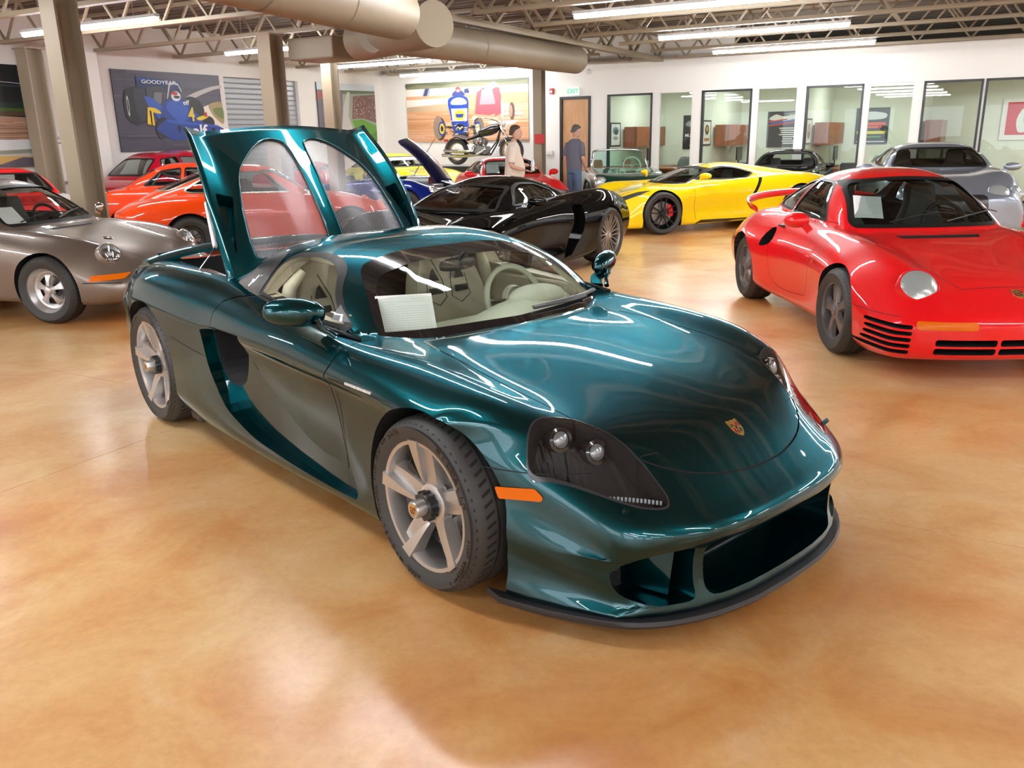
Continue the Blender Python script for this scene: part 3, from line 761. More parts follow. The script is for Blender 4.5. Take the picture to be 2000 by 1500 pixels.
    hw = [(-.42, .735), (-.6, .765), (-.8, .785), (-1.1, .79), (-1.5, .78), (-1.97, .71)]
    tw = pchip([-1.97, -1.6, -1.2, -.9, -.42], [.54, .60, .615, .615, .64])
    nn_ = pchip([-1.97, -1.5, -1.25, -1.0, -.75, -.42], [3.6, 4.4, 4.2, 5.0, 7, 9])
    kw = dict(kf=.21, kr=-.10, n=nn_, nu=50, nv=16)
    G = cabin_skin(roof, belt, hw, tw, **kw); Gi = cabin_skin(roof, belt, hw, tw, kf=.21, kr=-.10, n=nn_, nu=30, nv=12, zlow=.5, inset=.04)
    bvB, bvG = B.src[0][0], G.src[0][0]
    ops = [('UNION', G)]
    for sg in (-1, 1):
        a, b_ = (-1.3, -.56) if sg < 0 else (.56, 1.3)
        ops += [('DIFFERENCE', arch(0, .334, .375, a, b_)), ('DIFFERENCE', arch(-2.73, .354, .392, a, b_))]
    Gi.src = []; ops.append(('DIFFERENCE', Gi))
    # windscreen and side openings
    wsI = round_poly([(-.655, .824), (.655, .824), (.535, 1.04), (.27, 1.086), (-.27, 1.086), (-.535, 1.04)], [.03, .03, .1, .1, .1, .1], 5)
    ws = offs(dense(wsI, .04), -.0)
    ops.append(('DIFFERENCE', cutter(ws, 'x', -1.13, .2)))
    sideP = [(-1.515, .915), (-1.50, 1.06), (-1.43, 1.095), (-1.25, 1.106), (-1.13, 1.095), (-1.02, 1.06), (-.90, .97), (-.745, .852), (-.9, .866), (-1.2, .885)]
    sideP = round_poly(sideP, [.01, .04, .05, .05, .05, .05, .05, .02, .05, .05], 3)
    ops.append(('DIFFERENCE', cutter(sideP, 'y', -1.0, -.5))); ops.append(('DIFFERENCE', cutter(sideP, 'y', .5, 1.0)))
    # engine bay
    bay = round_poly([(-1.80, -.62), (-1.80, .62), (-2.1, .685), (-2.7, .665), (-3.12, .60), (-3.12, -.60), (-2.7, -.665), (-2.1, -.685)], .06, 3)
    ops.append(('DIFFERENCE', cutter(bay, 'z', .60, 2.0)))
    # front openings
    cen = round_poly([(-.40, .135), (-.415, .34), (.415, .34), (.40, .135)], [.05, .05, .05, .05], 4)
    ops.append(('DIFFERENCE', cutter(cen, 'x', .60, 1.3)))
    for sg in (-1, 1):
        q = [(sg * a, z) for a, z in ((.44, .135), (.45, .335), (.56, .325), (.64, .30), (.685, .24), (.66, .17), (.58, .135))]
        ops.append(('DIFFERENCE', cutter(round_poly(q, .03, 4), 'x', .63, 1.3)))
        # side channel running from the black inlet down to the sill, and the deep inlet
        ch = [(-1.93, .70), (-1.905, .60), (-1.86, .48), (-1.72, .335), (-1.55, .27), (-1.39, .232), (-1.08, .198), (-.7, .178), (-.52, .185), (-.50, .23), (-.56, .315), (-.77, .325), (-.92, .355), (-1.038, .395), (-1.18, .465), (-1.317, .555), (-1.42, .65), (-1.47, .735), (-1.6, .735), (-1.8, .722)]
        ch = smooth_poly(ch, 3, sharp=(0, 8, 17)); a, b_ = (-1.2, -.865) if sg < 0 else (.865, 1.2)
        ops.append(('DIFFERENCE', cutter(ch, 'y', a, b_)))
        inl = smooth_poly([(-1.92, .695), (-1.895, .60), (-1.85, .485), (-1.75, .43), (-1.60, .455), (-1.535, .55), (-1.51, .66), (-1.51, .725), (-1.75, .715)], 3, sharp=(0,))
        a, b_ = (-1.2, -.62) if sg < 0 else (.62, 1.2)
        ops.append(('DIFFERENCE', cutter(inl, 'y', a, b_)))
    for sg in (-1, 1):
        ops.append(('DIFFERENCE', cutter(smooth_poly([(x, sg * y) for x, y in HL], 4), 'z', .385, 1.0)))
    S = csg(B, ops)
    # ---- panels cut out of the shell with real gaps
    parts = []
    def take(poly, axis, lo, hi, name, gap=.003, slots=None):
        nonlocal S
        p = csg(S, [('INTERSECT', cutter(offs(poly, -gap), axis, lo, hi))]); S = csg(S, [('DIFFERENCE', cutter(offs(poly, gap), axis, lo, hi))])
        parts.append((p, name))
    hoodc = [(-.50, -.53), (-.19, -.575), (.135, -.595), (.38, -.578), (.57, -.523), (.69, -.435), (.77, -.313), (.815, -.16), (.828, 0)]
    hoodp = [(-.425, 0), (-.44, -.25)] + hoodc + [(x, -y) for x, y in hoodc[-2::-1]] + [(-.44, .25)]
    hoodp = smooth_poly(hoodp, 4, sharp=(2, 18)); 
    take([(x, y) for x, y in hoodp], 'z', .40, 1.0, 'hood')
    door = [(-.60, .90), (-.605, .81), (-.625, .75), (-.66, .70), (-.61, .45), (-.56, .318), (-.77, .325), (-.92, .355), (-1.038, .395), (-1.18, .465), (-1.317, .555), (-1.42, .65), (-1.475, .735), (-1.80, .73), (-1.80, .80), (-1.76, .86), (-1.66, .89), (-1.48, .91)]
    for sg, a, b_ in ((-1, -1.2, -.70), (1, .70, 1.2)): take(dense(door, .06), 'y', a, b_, 'door')
    slots = [TEAL, DARK(), CREAM]
    INTR = lambda c: 0
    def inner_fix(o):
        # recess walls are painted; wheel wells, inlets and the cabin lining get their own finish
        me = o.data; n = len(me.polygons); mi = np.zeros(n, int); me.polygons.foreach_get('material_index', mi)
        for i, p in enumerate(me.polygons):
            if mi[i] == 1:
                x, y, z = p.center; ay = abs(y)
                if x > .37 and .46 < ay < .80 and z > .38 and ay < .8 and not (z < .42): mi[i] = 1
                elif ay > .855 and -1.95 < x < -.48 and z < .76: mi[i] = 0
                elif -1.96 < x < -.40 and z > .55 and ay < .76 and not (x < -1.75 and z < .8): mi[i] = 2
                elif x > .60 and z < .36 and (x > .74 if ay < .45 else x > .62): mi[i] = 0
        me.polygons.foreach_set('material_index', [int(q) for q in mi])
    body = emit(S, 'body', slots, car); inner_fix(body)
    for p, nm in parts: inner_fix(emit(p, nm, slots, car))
    # ---- fender and bumper shut lines
    for sg in (-1, 1):
        seam(bvB, [(.255, sg * 2, .555), (.36, sg * 2, .553), (.47, sg * 2, .555), (.58, sg * 2, .56)], (0, -sg, 0), car, name='bumper_seam')
        seam(bvB, [(.66, sg * .40, 2), (.64, sg * .47, 2), (.67, sg * .475, 2)], (0, 0, -1), car, name='fender_seam')
        seam(bvB, [(-.62, sg * 2, .70), (-.3, sg * 2, .70), (-.1, sg * 2, .70)], (0, -sg, 0), car, name='fender_seam', w=.006)
        seam(bvB, [(-.615, sg * 2, .69), (-.60, sg * 2, .5), (-.55, sg * 2, .2)], (0, -sg, 0), car, name='fender_seam')
        seam(bvB, [(-1.90, sg * 2, .56), (-2.1, sg * 2, .575), (-2.33, sg * 2, .60)], (0, -sg, 0), car, name='fender_seam')
        # fuel flap
        if sg < 0: seam(bvB, [(-2.2 + .095 * math.cos(a), -.80 + .07 * math.sin(a), 2) for a in np.linspace(0, 2 * PI, 25)[:-1]], (0, 0, -1), car, name='fuel_flap', closed=True, w=.003)
    # ---- splitter, side skirt, grilles
    g = MB(); P = []
    sx_ = pchip([0, .18, .36, .51, .6, .66, .70, .735, .77, .81, .853, .885], [.958, .952, .922, .868, .815, .762, .712, .655, .585, .50, .38, .285])
    for y in np.linspace(-.864, .864, 61):
        x = float(sx_(abs(y))) + .012; P.append([(x - .09, y * .985, .092), (x - .004, y, .092), (x + .002, y, .078), (x - .008, y, .066), (x - .09, y * .985, .066)])
    g.grid(P, closev=True); k = len(g.v); g.f += [(0, 1, 2, 3, 4), tuple(k - 1 - i for i in range(5))]; g.m += [0, 0]; g.smooth += [False, False]
    g.build('splitter', mat('grey_plastic', (.022, .021, .023), .45), car, smooth=40)
    g = MB(); g.box((.62, 0, .24), (.03, .86, .26)); 
    g.build('radiator', mat('radiator_black', (.008, .008, .008), .6), car)
    g = MB()
    for y in (-.26, .26): g.bar((.66, y, .135), (.66, y * 1.0, .34), .006)
    g.bar((.70, -.39, .138), (.70, .39, .138), .006); g.build('grille_frame', mat('grey_metal', (.15, .15, .15), .4, .6), car)
    for sg in (-1, 1):
        g = MB(); g.box((.628, sg * .56, .23), (.012, .24, .2)); g.build('radiator', mat('radiator_black'), car)
        g = MB(); V = [(.80, sg * .50, .145), (.82, sg * .50, .325), (.60, sg * .56, .145), (.62, sg * .56, .325)]
        g.add(V, [(0, 1, 3, 2)]); g.bar((.80, sg * .50, .15), (.60, sg * .56, .15), .004); o = g.build('duct_vane', TEAL, car, smooth=30)
    # ---- headlights
    hl = HL if True else [(.408, .775), (.385, .735), (.378, .685), (.395, .62), (.43, .565), (.50, .525), (.58, .495), (.66, .478), (.735, .475), (.775, .482), (.785, .51), (.745, .57), (.68, .625), (.60, .68), (.50, .745), (.44, .78)]
    for sg in (-1, 1):
        P = smooth_poly([(x, sg * y) for x, y in hl], 4)
        bowl = patch(bvB, P, 'z', 1, car, 'headlight', mat('headlight_bowl', (.016, .015, .017), .5, .0), lift=-.075)
        ring_patch(bvB, dense(offs(P, .006), .02), dense(offs(P, -.012), .02)[:len(dense(offs(P, .006), .02))] if False else None, 'z', 1, bowl, 'x', None) if False else None
        n = len(P); ring_patch(bvB, offs(P, .002), offs(P, -.004), 'z', 1, bowl, 'headlight_seal', mat('seal_chrome', (.05, .055, .06), .2, .4), lift=.0015)
        for cx, cy in ((.475, .665), (.565, .575)):
            loc, nor = surf_frame(bvB, (cx, sg * cy, 2), (0, 0, -1)); d = Vector((.93, sg * .22, .28)).normalized(); q = d.to_track_quat('Z', 'Y').to_matrix().to_4x4()
            g = MB(); g.mi = 0; g.lathe([(.044, -.05), (.046, -.012), (.044, -.002), (.032, .0)], 24); g.mi = 1; g.lathe([(.029, .0), (.022, .007), (.011, .011), (0, .012)], 24)
            g.build('projector_lamp', [mat('lamp_black', (.015, .015, .016), .12, coat=1), mat('lamp_lens', (.42, .44, .45), .16, .6)], bowl, smooth=30, M=Matrix.Translation(loc - nor * .03 - d * .012) @ q)
        g = MB()
        for k in range(14):
            x = .735 + .012 * math.sin(k); y = .505 + .012 * k * .5; 
            loc, nor = surf_frame(bvB, (.765 - .0075 * k * 1.1, sg * (.50 + .0085 * k * 1.2), 2), (0, 0, -1)); g.box(loc - nor * .02, (.006, .005, .014))
        g.build('indicator_strip', mat('clear_strip', (.8, .82, .85), .1, .4), bowl)
        patch(bvB, offs(P, .003), 'z', 1, bowl, 'headlight_lens', glass('lamp_cover', (.88, .90, .92), base=.07), lift=.001)
        loc, nor = surf_frame(bvB, (.712, sg * .625, 2), (0, 0, -1)); g = MB(); g.lathe([(0, .022), (.008, .022), (.010, .018), (.010, -.01)], 12); g.build('headlight_washer', TEAL, car, smooth=40, M=Matrix.Translation(loc) @ Vector((.6, sg * .3, .75)).normalized().to_track_quat('Z', 'Y').to_matrix().to_4x4())
        mk = round_poly([(.318, .492), (.455, .507), (.485, .480), (.478, .466), (.335, .452)], .008, 3)
        patch(bvB, mk, 'y', sg, car, 'side_marker', mat('amber_lens', (.66, .13, .002), .35, coat=.1, spec=.15), lift=.004)
        # repeater strip on the fender
        g = MB()
        for k in range(12):
            loc, nor = surf_frame(bvB, (-.30 - .016 * k, sg * 2, .708), (0, -sg, 0)); 
            if loc: g.box(loc, (.012, .012, .010))
        g.build('side_repeater', mat('clear_strip'), car)
    loc, nor = surf_frame(bvB, (.70, 0, 2), (0, 0, -1))
    X = Vector((-1, 0, 0)) - nor * nor.dot(Vector((-1, 0, 0))); X.normalize(); Yv = nor.cross(X)
    crest(car, Matrix(((-Yv.x, X.x, nor.x, loc.x), (-Yv.y, X.y, nor.y, loc.y), (-Yv.z, X.z, nor.z, loc.z), (0, 0, 0, 1))) @ Matrix.Diagonal((-1, 1, 1, 1)) @ Matrix.Diagonal((-1, 1, 1, 1)), .062)
    loc, nor, i_, d_ = bvB.ray_cast(Vector((2, -.235, .40)), Vector((-1, 0, 0)))
    if loc: seam(bvB, [(2, -.235 + .020 * math.cos(a), .368 + .020 * math.sin(a)) for a in np.linspace(0, 2 * PI, 19)[:-1]], (-1, 0, 0), car, name='tow_eye_cover', closed=True, w=.0025, dens=.01)
    # ---- glass
    n = len(ws); fo = []
    cz = .96
    for y, z in ws: fo.append((y + (.020 if y > 0 else -.020) * min(1, abs(y) / .3), z + .030 * float(sstep((z - .95) / .1)) - .022 * float(sstep((.9 - z) / .05))))
    fr = ring_patch(bvG, fo, offs(ws, -.014), 'x', 1, car, 'windscreen_border', mat('black_frit', (.010, .009, .010), .08, coat=.6), lift=.0015)
    patch(bvG, ws, 'x', 1, car, 'windscreen', GL, lift=-.002)
    for sg in (-1, 1):
        sp = dense(sideP, .03); ring_patch(bvG, offs(sp, .008), offs(sp, -.012), 'y', sg, car, 'window_seal', mat('rubber_seal', (.01, .01, .01), .45, spec=.25), lift=.002)
        patch(bvG, sideP, 'y', sg, car, 'side_window', glass('side_glass', (.95, .97, .96), base=.03), lift=-.012)
        q = [(-1.535, .90), (-1.525, 1.06), (-1.57, 1.105), (-1.66, 1.08), (-1.80, .98), (-1.87, .905)]
        patch(bvG, round_poly(q, .02, 3), 'y', sg, car, 'quarter_panel', CARB, lift=.002)
        q = [(-.765, .874), (-.86, .94), (-.855, .882)]
        patch(bvG, q, 'y', sg, car, 'window_corner', CARB, lift=.004)
    seam(bvG, [(-1.12, y, 2) for y in np.linspace(-.56, .56, 15)], (0, 0, -1), car, name='roof_seam')
    seam(bvG, [(x, 0, 2) for x in np.linspace(-1.6, -1.12, 6)], (0, 0, -1), car, name='roof_seam')
    HP = on_skin(bvG, (3, -.485, .890), (-1, 0, 0))
    # ---- mirrors
    for sg in (-1, 1):
        g = MB(); P = []
        for i in range(13):
            th = PI * i / 12; t = math.cos(th); s_ = math.sin(th)**.75
            # long axis is sideways; rounded front, flatter glass side behind
            P.append([( (.058 if math.cos(a) > 0 else .030) * s_ * math.cos(a), .128 * t, .062 * s_ * math.sin(a)) for a in np.linspace(0, 2 * PI, 21)[:-1]])
        g.grid(P, closev=True); cM = Matrix.Translation((-.83, sg * .945, .945)) @ Matrix.Rotation(sg * .38, 4, 'Z') @ Matrix.Rotation(sg * .12, 4, 'X')
        mo = g.build('mirror', TEAL, car, smooth=True, M=cM)
        h = MB(); h.add([(-.0315, .10 * math.cos(a), .045 * math.sin(a)) for a in np.linspace(0, 2 * PI, 25)[:-1]], [tuple(range(24))]); h.build('mirror_glass', CHR(), mo)
        st = MB(); st.mi = 0
        for dx, yy in ((.0, .0), ):
            P = []
            for k in range(8):
                t = k / 7; P.append([(-.83 + .06 + .02 * t - .035 * math.sin(PI * t) + ex, sg * (.90 - .08 * t), .91 - .06 * t + ez) for ex, ez in ((-.05, .0), (.03, .004), (.035, -.012), (-.05, -.014))])
            st.grid(P, closev=True)
        st.tube([(-.74, sg * .89, .925), (-.74, sg * .87, .88), (-.70, sg * .83, .845)], [.012, .010, .014], 8)
        st.build('mirror_stalk', TEAL, mo, smooth=50, M=cM.inverted())
    for sg in (-1, 1):
        g = MB(); g.tube([(-.62, sg * .766, .836), (-.80, sg * .79, .850), (-1.0, sg * .798, .864), (-1.25, sg * .80, .884), (-1.50, sg * .788, .908)], .0075, 8); g.build('waist_seal', MATS['rubber_seal'], car, smooth=True)
    # ---- wiper
    g = MB(); pts = [(-.52, .60, .0), (-.56, .40, .0), (-.50, .22, .0), (-.465, .08, .0)]
    H = []
    for x, y, z in ((-.53, .66, 0), (-.50, .52, 0), (-.47, .36, 0), (-.455, .22, 0), (-.445, .10, 0)):
        l1, n1 = surf_frame(bvG, (3, y, .835 + .02 * (.66 - y)), (-1, 0, 0)); H.append(l1 + n1 * .02)
    g.tube(H, [.012, .011, .009, .006, .004], 6); g.tube([p + Vector((0.01, 0, -.006)) for p in H[1:]], .008, 6); g.build('wiper', BLACK(), car, smooth=40)
    # ---- engine bay contents
    g = MB(); g.box((-2.25, 0, .70), (.5, .7, .22)); g.box((-2.7, 0, .68), (.3, 1.0, .12))
    for k in range(5):
        for sg in (-1, 1): g.tube([(-2.05 - .09 * k, sg * .06, .83), (-2.05 - .09 * k, sg * .2, .86), (-2.05 - .09 * k, sg * .3, .78)], .03, 10)
    g.build('engine', mat('engine_black', (.02, .02, .022), .4, .3), car, smooth=40)
    g = MB()
    for sg in (-1, 1): g.bar((-1.9, sg * .5, .80), (-3.0, sg * .45, .84), .03); g.bar((-2.0, sg * .5, .82), (-2.9, -sg * .3, .86), .02)
    g.build('engine_brace', mat('brace_silver', (.5, .5, .52), .25, 1), car)
    # ---- rear wing
    g = MB(); P = []
    for y in np.linspace(-.80, .80, 31):
        a = abs(y) / .80; x = -3.02 - .16 * (1 - a**3) ; z = .965 - .055 * a**3; c_ = .17 - .02 * a
        P.append([(x + c_ * .5 * cx_, y, z + cz_) for cx_, cz_ in ((1, -.012), (.9, .003), (.3, .018), (-.4, .022), (-1, .02), (-1, .008), (-.3, -.006), (.5, -.016))])
    g.grid(P, closev=True); k = len(g.v); g.f += [tuple(range(8)), tuple(k - 1 - i for i in range(8))]; g.m += [0, 0]; g.smooth += [False, False]
    wg = g.build('rear_wing', TEAL, car, smooth=40)
    g = MB()
    for sg in (-1, 1): g.bar((-3.12, sg * .62, .86), (-3.14, sg * .62, .96), .14, .012, upv=(1, 0, 0))
    g.build('wing_strut', TEAL, wg)
    # ---- raised engine cover
    hx, hz, tx, tz = -2.0, .86, -2.68, 1.676
    t = Vector((tx - hx, 0, tz - hz)); LL = t.length; t.normalize(); nr = Vector((t.z, 0, -t.x))
    def lp(l, y, h): return Vector((hx, 0, hz)) + t * l + Vector((0, y, 0)) + nr * h
    def hgt(l, y):
        a = abs(y); e = sstep((l) / LL)
        base = float(np.interp(a, [0, .04, .12, .25, .38, .46, .50], [.035, .035, .07, .085, .06, .02, .0])); base = base * (1 - float(e)) + float(e) * .065 * max(0, 1 - (a / .5)**2)
        if a > .50:
            q = (a - .50) / .14; base = q * float((-.045) * (1 - e) + .045 * e)
        return base + .05 * math.sin(PI * l / LL)
    wo = lambda l: float(np.interp(l / LL, [0, .04, .1, .5, 1], [.50, .61, .68, .665, .60]))
    g = MB(); P = []; Q = []
    for i in range(29):
        l = LL * i / 28; ra, rb = [], []; w = wo(l)
        ys = [w * (j / 20) for j in range(21)]
        ys = [y for y in [-y for y in ys[:0:-1]] + ys]
        for y in ys:
            ll = l + (.03 * (abs(y) / w)**4 if i == 28 else 0) - (.03 * (1 - (y / w)**2) if i == 0 else 0)
            ra.append(lp(ll, y, hgt(l, y))); rb.append(lp(ll, y, hgt(l, y) - .02))
        P.append(ra); Q.append(rb)
    V = [p for r in P for p in r] + [p for r in Q for p in r]; nv_ = len(P[0]); nu_ = len(P); o_ = nu_ * nv_; Fs = []
    for i in range(nu_ - 1):
        for j in range(nv_ - 1):
            a = i * nv_ + j; Fs.append((a, a + nv_, a + nv_ + 1, a + 1)); Fs.append((o_ + a, o_ + a + 1, o_ + a + nv_ + 1, o_ + a + nv_))
    for i in range(nu_ - 1):
        for j in (0, nv_ - 1): a = i * nv_ + j; Fs.append((a, a + nv_, o_ + a + nv_, o_ + a))
    for j in range(nv_ - 1):
        for i in (0, nu_ - 1): a = i * nv_ + j; Fs.append((a, a + 1, o_ + a + 1, o_ + a))
    lid = Solid(V, Fs); lops = []; bvL = lid.src[0][0]; wins = []
    def lpoly(pts, h0, h1):
        Vv = [lp(l, y, h) for h in (h0, h1) for y, l in pts]; n = len(pts)
        return Solid(Vv, [tuple(range(n)), tuple(range(2 * n - 1, n - 1, -1))] + [(i, i + n, (i + 1) % n + n, (i + 1) % n) for i in range(n)], skin=False)
    sc_ = LL / 1.062
    for sg in (-1, 1):
        w_ = [(sg * y, l * sc_) for y, l in ((.055, .87), (.085, .93), (.16, .95), (.25, .91), (.335, .83), (.42, .72), (.47, .55), (.50, .36), (.51, .22), (.495, .165), (.44, .15), (.25, .135), (.10, .13), (.055, .15), (.045, .25), (.045, .6))]
        w_ = smooth_poly(w_, 4); wins.append((sg, w_)); lops.append(('DIFFERENCE', lpoly(w_, -.2, .3)))
        s_ = round_poly([(sg * .505, .57 * sc_), (sg * .60, .60 * sc_), (sg * .612, .45 * sc_), (sg * .60, .22 * sc_), (sg * .57, .35 * sc_)], .015, 3)
        lops.append(('DIFFERENCE', lpoly(s_, -.2, .3)))
    lid = csg(lid, lops); lo = emit(lid, 'engine_cover', [TEAL, TEAL], car)
    MESH = mesh_mat()
    for sg, w_ in wins:
        g = MB(); c0 = [sum(p[0] for p in w_) / len(w_), sum(p[1] for p in w_) / len(w_)]; rows = []
        for q in range(11):
            k = 1.01 - 1.01 * q / 10; rows.append([lp(c0[1] + (l - c0[1]) * k, c0[0] + (y - c0[0]) * k, hgt(c0[1] + (l - c0[1]) * k, c0[0] + (y - c0[0]) * k) - .008) for y, l in w_])
        g.grid(rows, closev=True); mo = g.build('vent_mesh', MESH, lo, smooth=True)
        uv = mo.data.uv_layers.new(name='UVMap')
        inv = lambda p: ((p - Vector((hx, 0, hz))).dot(t), p.y)
        for lpq in mo.data.loops:
            a, b2 = inv(mo.data.vertices[lpq.vertex_index].co); uv.data[lpq.index].uv = (a, b2)
        g = MB(); g.tube([lp(l, y, hgt(l, y) + .002) for y, l in w_], .006, 6, closed=True); g.build('mesh_surround', TEAL, lo, smooth=True)
        # scoop bowl behind the slot
        sc = MB(); top = [(sg * .505, .57 * sc_), (sg * .60, .60 * sc_), (sg * .612, .45 * sc_), (sg * .60, .22 * sc_), (sg * .57, .35 * sc_)]; n = 5
        sc.grid([[lp(l, y, hgt(l, y) - .015) for y, l in top], [lp(l - .03, y * .97, hgt(l, y) - .07) for y, l in top]], closev=True); sc.f.append((5, 6, 7, 8, 9)); sc.m.append(0); sc.smooth.append(False)
        sc.build('air_scoop', TEAL, lo, smooth=40)
    g = MB(); g.tube([lp(.60, -.63, -.03), lp(.30, -.69, -.02)], .013, 10); g.mi = 1; g.tube([lp(.30, -.69, -.02), Vector((-2.28, -.765, .95)), Vector((-2.2, -.75, .93))], .0035, 6)
    g.build('gas_strut', [mat('strut_white', (.75, .75, .76), .3, .3), CHR()], car, smooth=40)
    # ---- cabin
    g = MB(); P = []
    for y in np.linspace(-.60, .60, 25):
        hump = .035 * math.exp(-((y - .37) / .2)**2); k = .10 * (y / .7)**2
        k = .20 * (y / .62)**2; lo_ = -.055 * float(sstep((.15 - y) / .3)); P.append([(-.46 - k, y, .782 + lo_ * .4), (-.54 - k, y, .805 + hump * .4 + lo_), (-.68 - k * .7, y, .83 + hump + lo_), (-.80 - k * .3, y, .82 + hump + lo_), (-.86, y, .78), (-.87, y, .60)])
    g.grid(P); dsh = g.build('dashboard', CREAM2, car, smooth=50)
    g = MB(); g.box((-1.2, 0, .45), (1.3, .26, .30)); g.build('centre_console', mat('console_grey', (.12, .115, .11), .4), car, bevel=.03)
    g = MB(); g.box((-1.2, 0, .26), (1.5, 1.3, .04)); g.build('cabin_floor', mat('carpet_dark', (.03, .03, .028), .9), car)
    g = MB(); g.box((-1.73, 0, .68), (.05, 1.30, .5)); g.build('bulkhead', mat('console_black', (.015, .015, .015), .6), car)
    g = MB(); g.mi = 1; g.lathe([(.006, -.08), (.006, 0)], 10); g.mi = 0; g.lathe([(0, .045), (.02, .04), (.026, .02), (.02, 0), (0, -.002)], 18); g.build('gear_lever', [mat('burl_wood', (.25, .07, .03), .15, coat=1), CHR()], car, smooth=True, M=Matrix.Translation((-1.0, -.03, .70)))
    for sg in (-1, 1):
        bucket_seat(car, -1.28, sg * .36, .30, 0, CREAM if sg < 0 else CREAM, mat('slot_black', (.01, .01, .01), .6), scale=.98)
        g = MB(); g.box((-1.17, sg * .705, .69), (.74, .03, .34)); g.build('door_card', CREAM, car, bevel=.012)
        g = MB(); g.tube([(-1.50, sg * .66, .80), (-1.50, sg * .62, .93), (-1.46, sg * .56, 1.01)], [.04, .035, .02], 10); g.build('pillar_trim', mat('ivory_trim', (.75, .70, .52), .5), car, smooth=True)
    g = MB(); g.grid([[(-.76 + .11 * math.cos(b_) * math.cos(a_), .37 + .17 * math.sin(a_) * math.cos(b_), .845 + .060 * math.sin(b_)) for a_ in np.linspace(0, 2 * PI, 25)[:-1]] for b_ in np.linspace(-.3, PI / 2, 8)], closev=True); g.build('instrument_hood', CREAM2, car, smooth=True)
    steering_wheel(car, -.93, .37, .80, .38, .185, CREAM2, mat('spoke_grey', (.3, .3, .28), .3, .8), airbag=.085)
    g = MB(); P = []
    for i in range(9):
        th = PI * i / 8; P.append([(-.02 * math.sin(th) * (1 if math.cos(a) < 0 else .8) * abs(math.cos(a)) * (1 if math.cos(a) < 0 else -1), .13 * math.cos(th), .034 * math.sin(th)**.5 * math.sin(a)) for a in np.linspace(0, 2 * PI, 13)[:-1]])
    g.grid(P, closev=True); g.tube([(0.01, 0, .02), (.05, 0, .06)], .01, 8); g.build('rear_view_mirror', BLACK(), car, smooth=50, M=Matrix.Translation((-.93, .0, 1.035)) @ Matrix.Rotation(.12, 4, 'Z'))
    # ---- wheels
    ALU = mat('alloy_silver', (.56, .54, .53), .32, .85)
    yc = mat('caliper_dark', (.05, .045, .04), .4, .4)
    LET = [('MICHELIN', math.radians(62), .026, .105, 0), ('PILOT SPORT CUP 2', math.radians(-5), .016, .052, 0), ('MICHELIN', math.radians(-118), .026, .105, 0), ('PILOT SPORT CUP 2', math.radians(-185), .016, .052, 0)]
    Wf = wheel_meshes('heroF', .334, .265, .262, 'twist5', ALU, letters=LET, cal=(yc, PI - .2), detail=2)
    Wr = wheel_meshes('heroR', .354, .335, .274, 'twist5', ALU, letters=LET, cal=(yc, PI - .2), detail=2)
    for sg in (-1, 1):
        put_wheel(Wf, car, 0, sg * (.935 - .1325), sg > 0, -.007); put_wheel(Wr, car, -2.73, sg * (.955 - .1675), sg > 0)
    g = MB(); g.box((-2.31, -.80, .14), (.16, .16, .10)); g.build('brake_duct', mat('grey_plastic'), car, bevel=.02)
    bpy.context.view_layer.update(); M = car.matrix_world @ HP @ Matrix.Translation((0, .0, -.075)) @ Matrix.Rotation(.52, 4, 'X') @ Matrix.Rotation(-.03, 4, 'Z'); paper_sheet(None, M, .262, .30, 'white printed sheet inside the teal car windscreen', seed=1)
    return car, bvB, bvG
def mesh_mat():
    m = bpy.data.materials.new('perforated_mesh'); m.use_nodes = True; nt = m.node_tree
    for n in list(nt.nodes): nt.nodes.remove(n)
    N = nt.nodes.new; L = nt.links.new
    out = N('ShaderNodeOutputMaterial'); mx = N('ShaderNodeMixShader'); tr = N('ShaderNodeBsdfTransparent'); bs = N('ShaderNodeBsdfPrincipled'); bs.inputs['Base Color'].default_value = (.20, .20, .21, 1); bs.inputs['Metallic'].default_value = .5; bs.inputs['Roughness'].default_value = .4
    uv = N('ShaderNodeUVMap'); mp = N('ShaderNodeMapping'); mp.inputs['Scale'].default_value = (120, 120, 0)
    L(uv.outputs[0], mp.inputs[0]); sp = N('ShaderNodeSeparateXYZ'); L(mp.outputs[0], sp.inputs[0])
    def M_(op, a, b=None, c=None):
        n = N('ShaderNodeMath'); n.operation = op
        for i, v in enumerate((a, b, c)):
            if v is None: continue
            if isinstance(v, (int, float)): n.inputs[i].default_value = v
            else: L(v, n.inputs[i])
        return n.outputs[0]
    u, v = sp.outputs[0], sp.outputs[1]
    def dots(ou, ov):
        a = M_('SUBTRACT', M_('FRACT', M_('ADD', M_('DIVIDE', u, 1.732), ou)), .5); b = M_('SUBTRACT', M_('FRACT', M_('ADD', v, ov)), .5)
        a = M_('MULTIPLY', a, 1.732); return M_('SQRT', M_('ADD', M_('MULTIPLY', a, a), M_('MULTIPLY', b, b)))
    d = M_('MINIMUM', dots(0, 0), dots(.5, .5)); hole = M_('LESS_THAN', d, .375)
    L(hole, mx.inputs[0]); L(bs.outputs[0], mx.inputs[1]); L(tr.outputs[0], mx.inputs[2]); L(mx.outputs[0], out.inputs[0]); return m
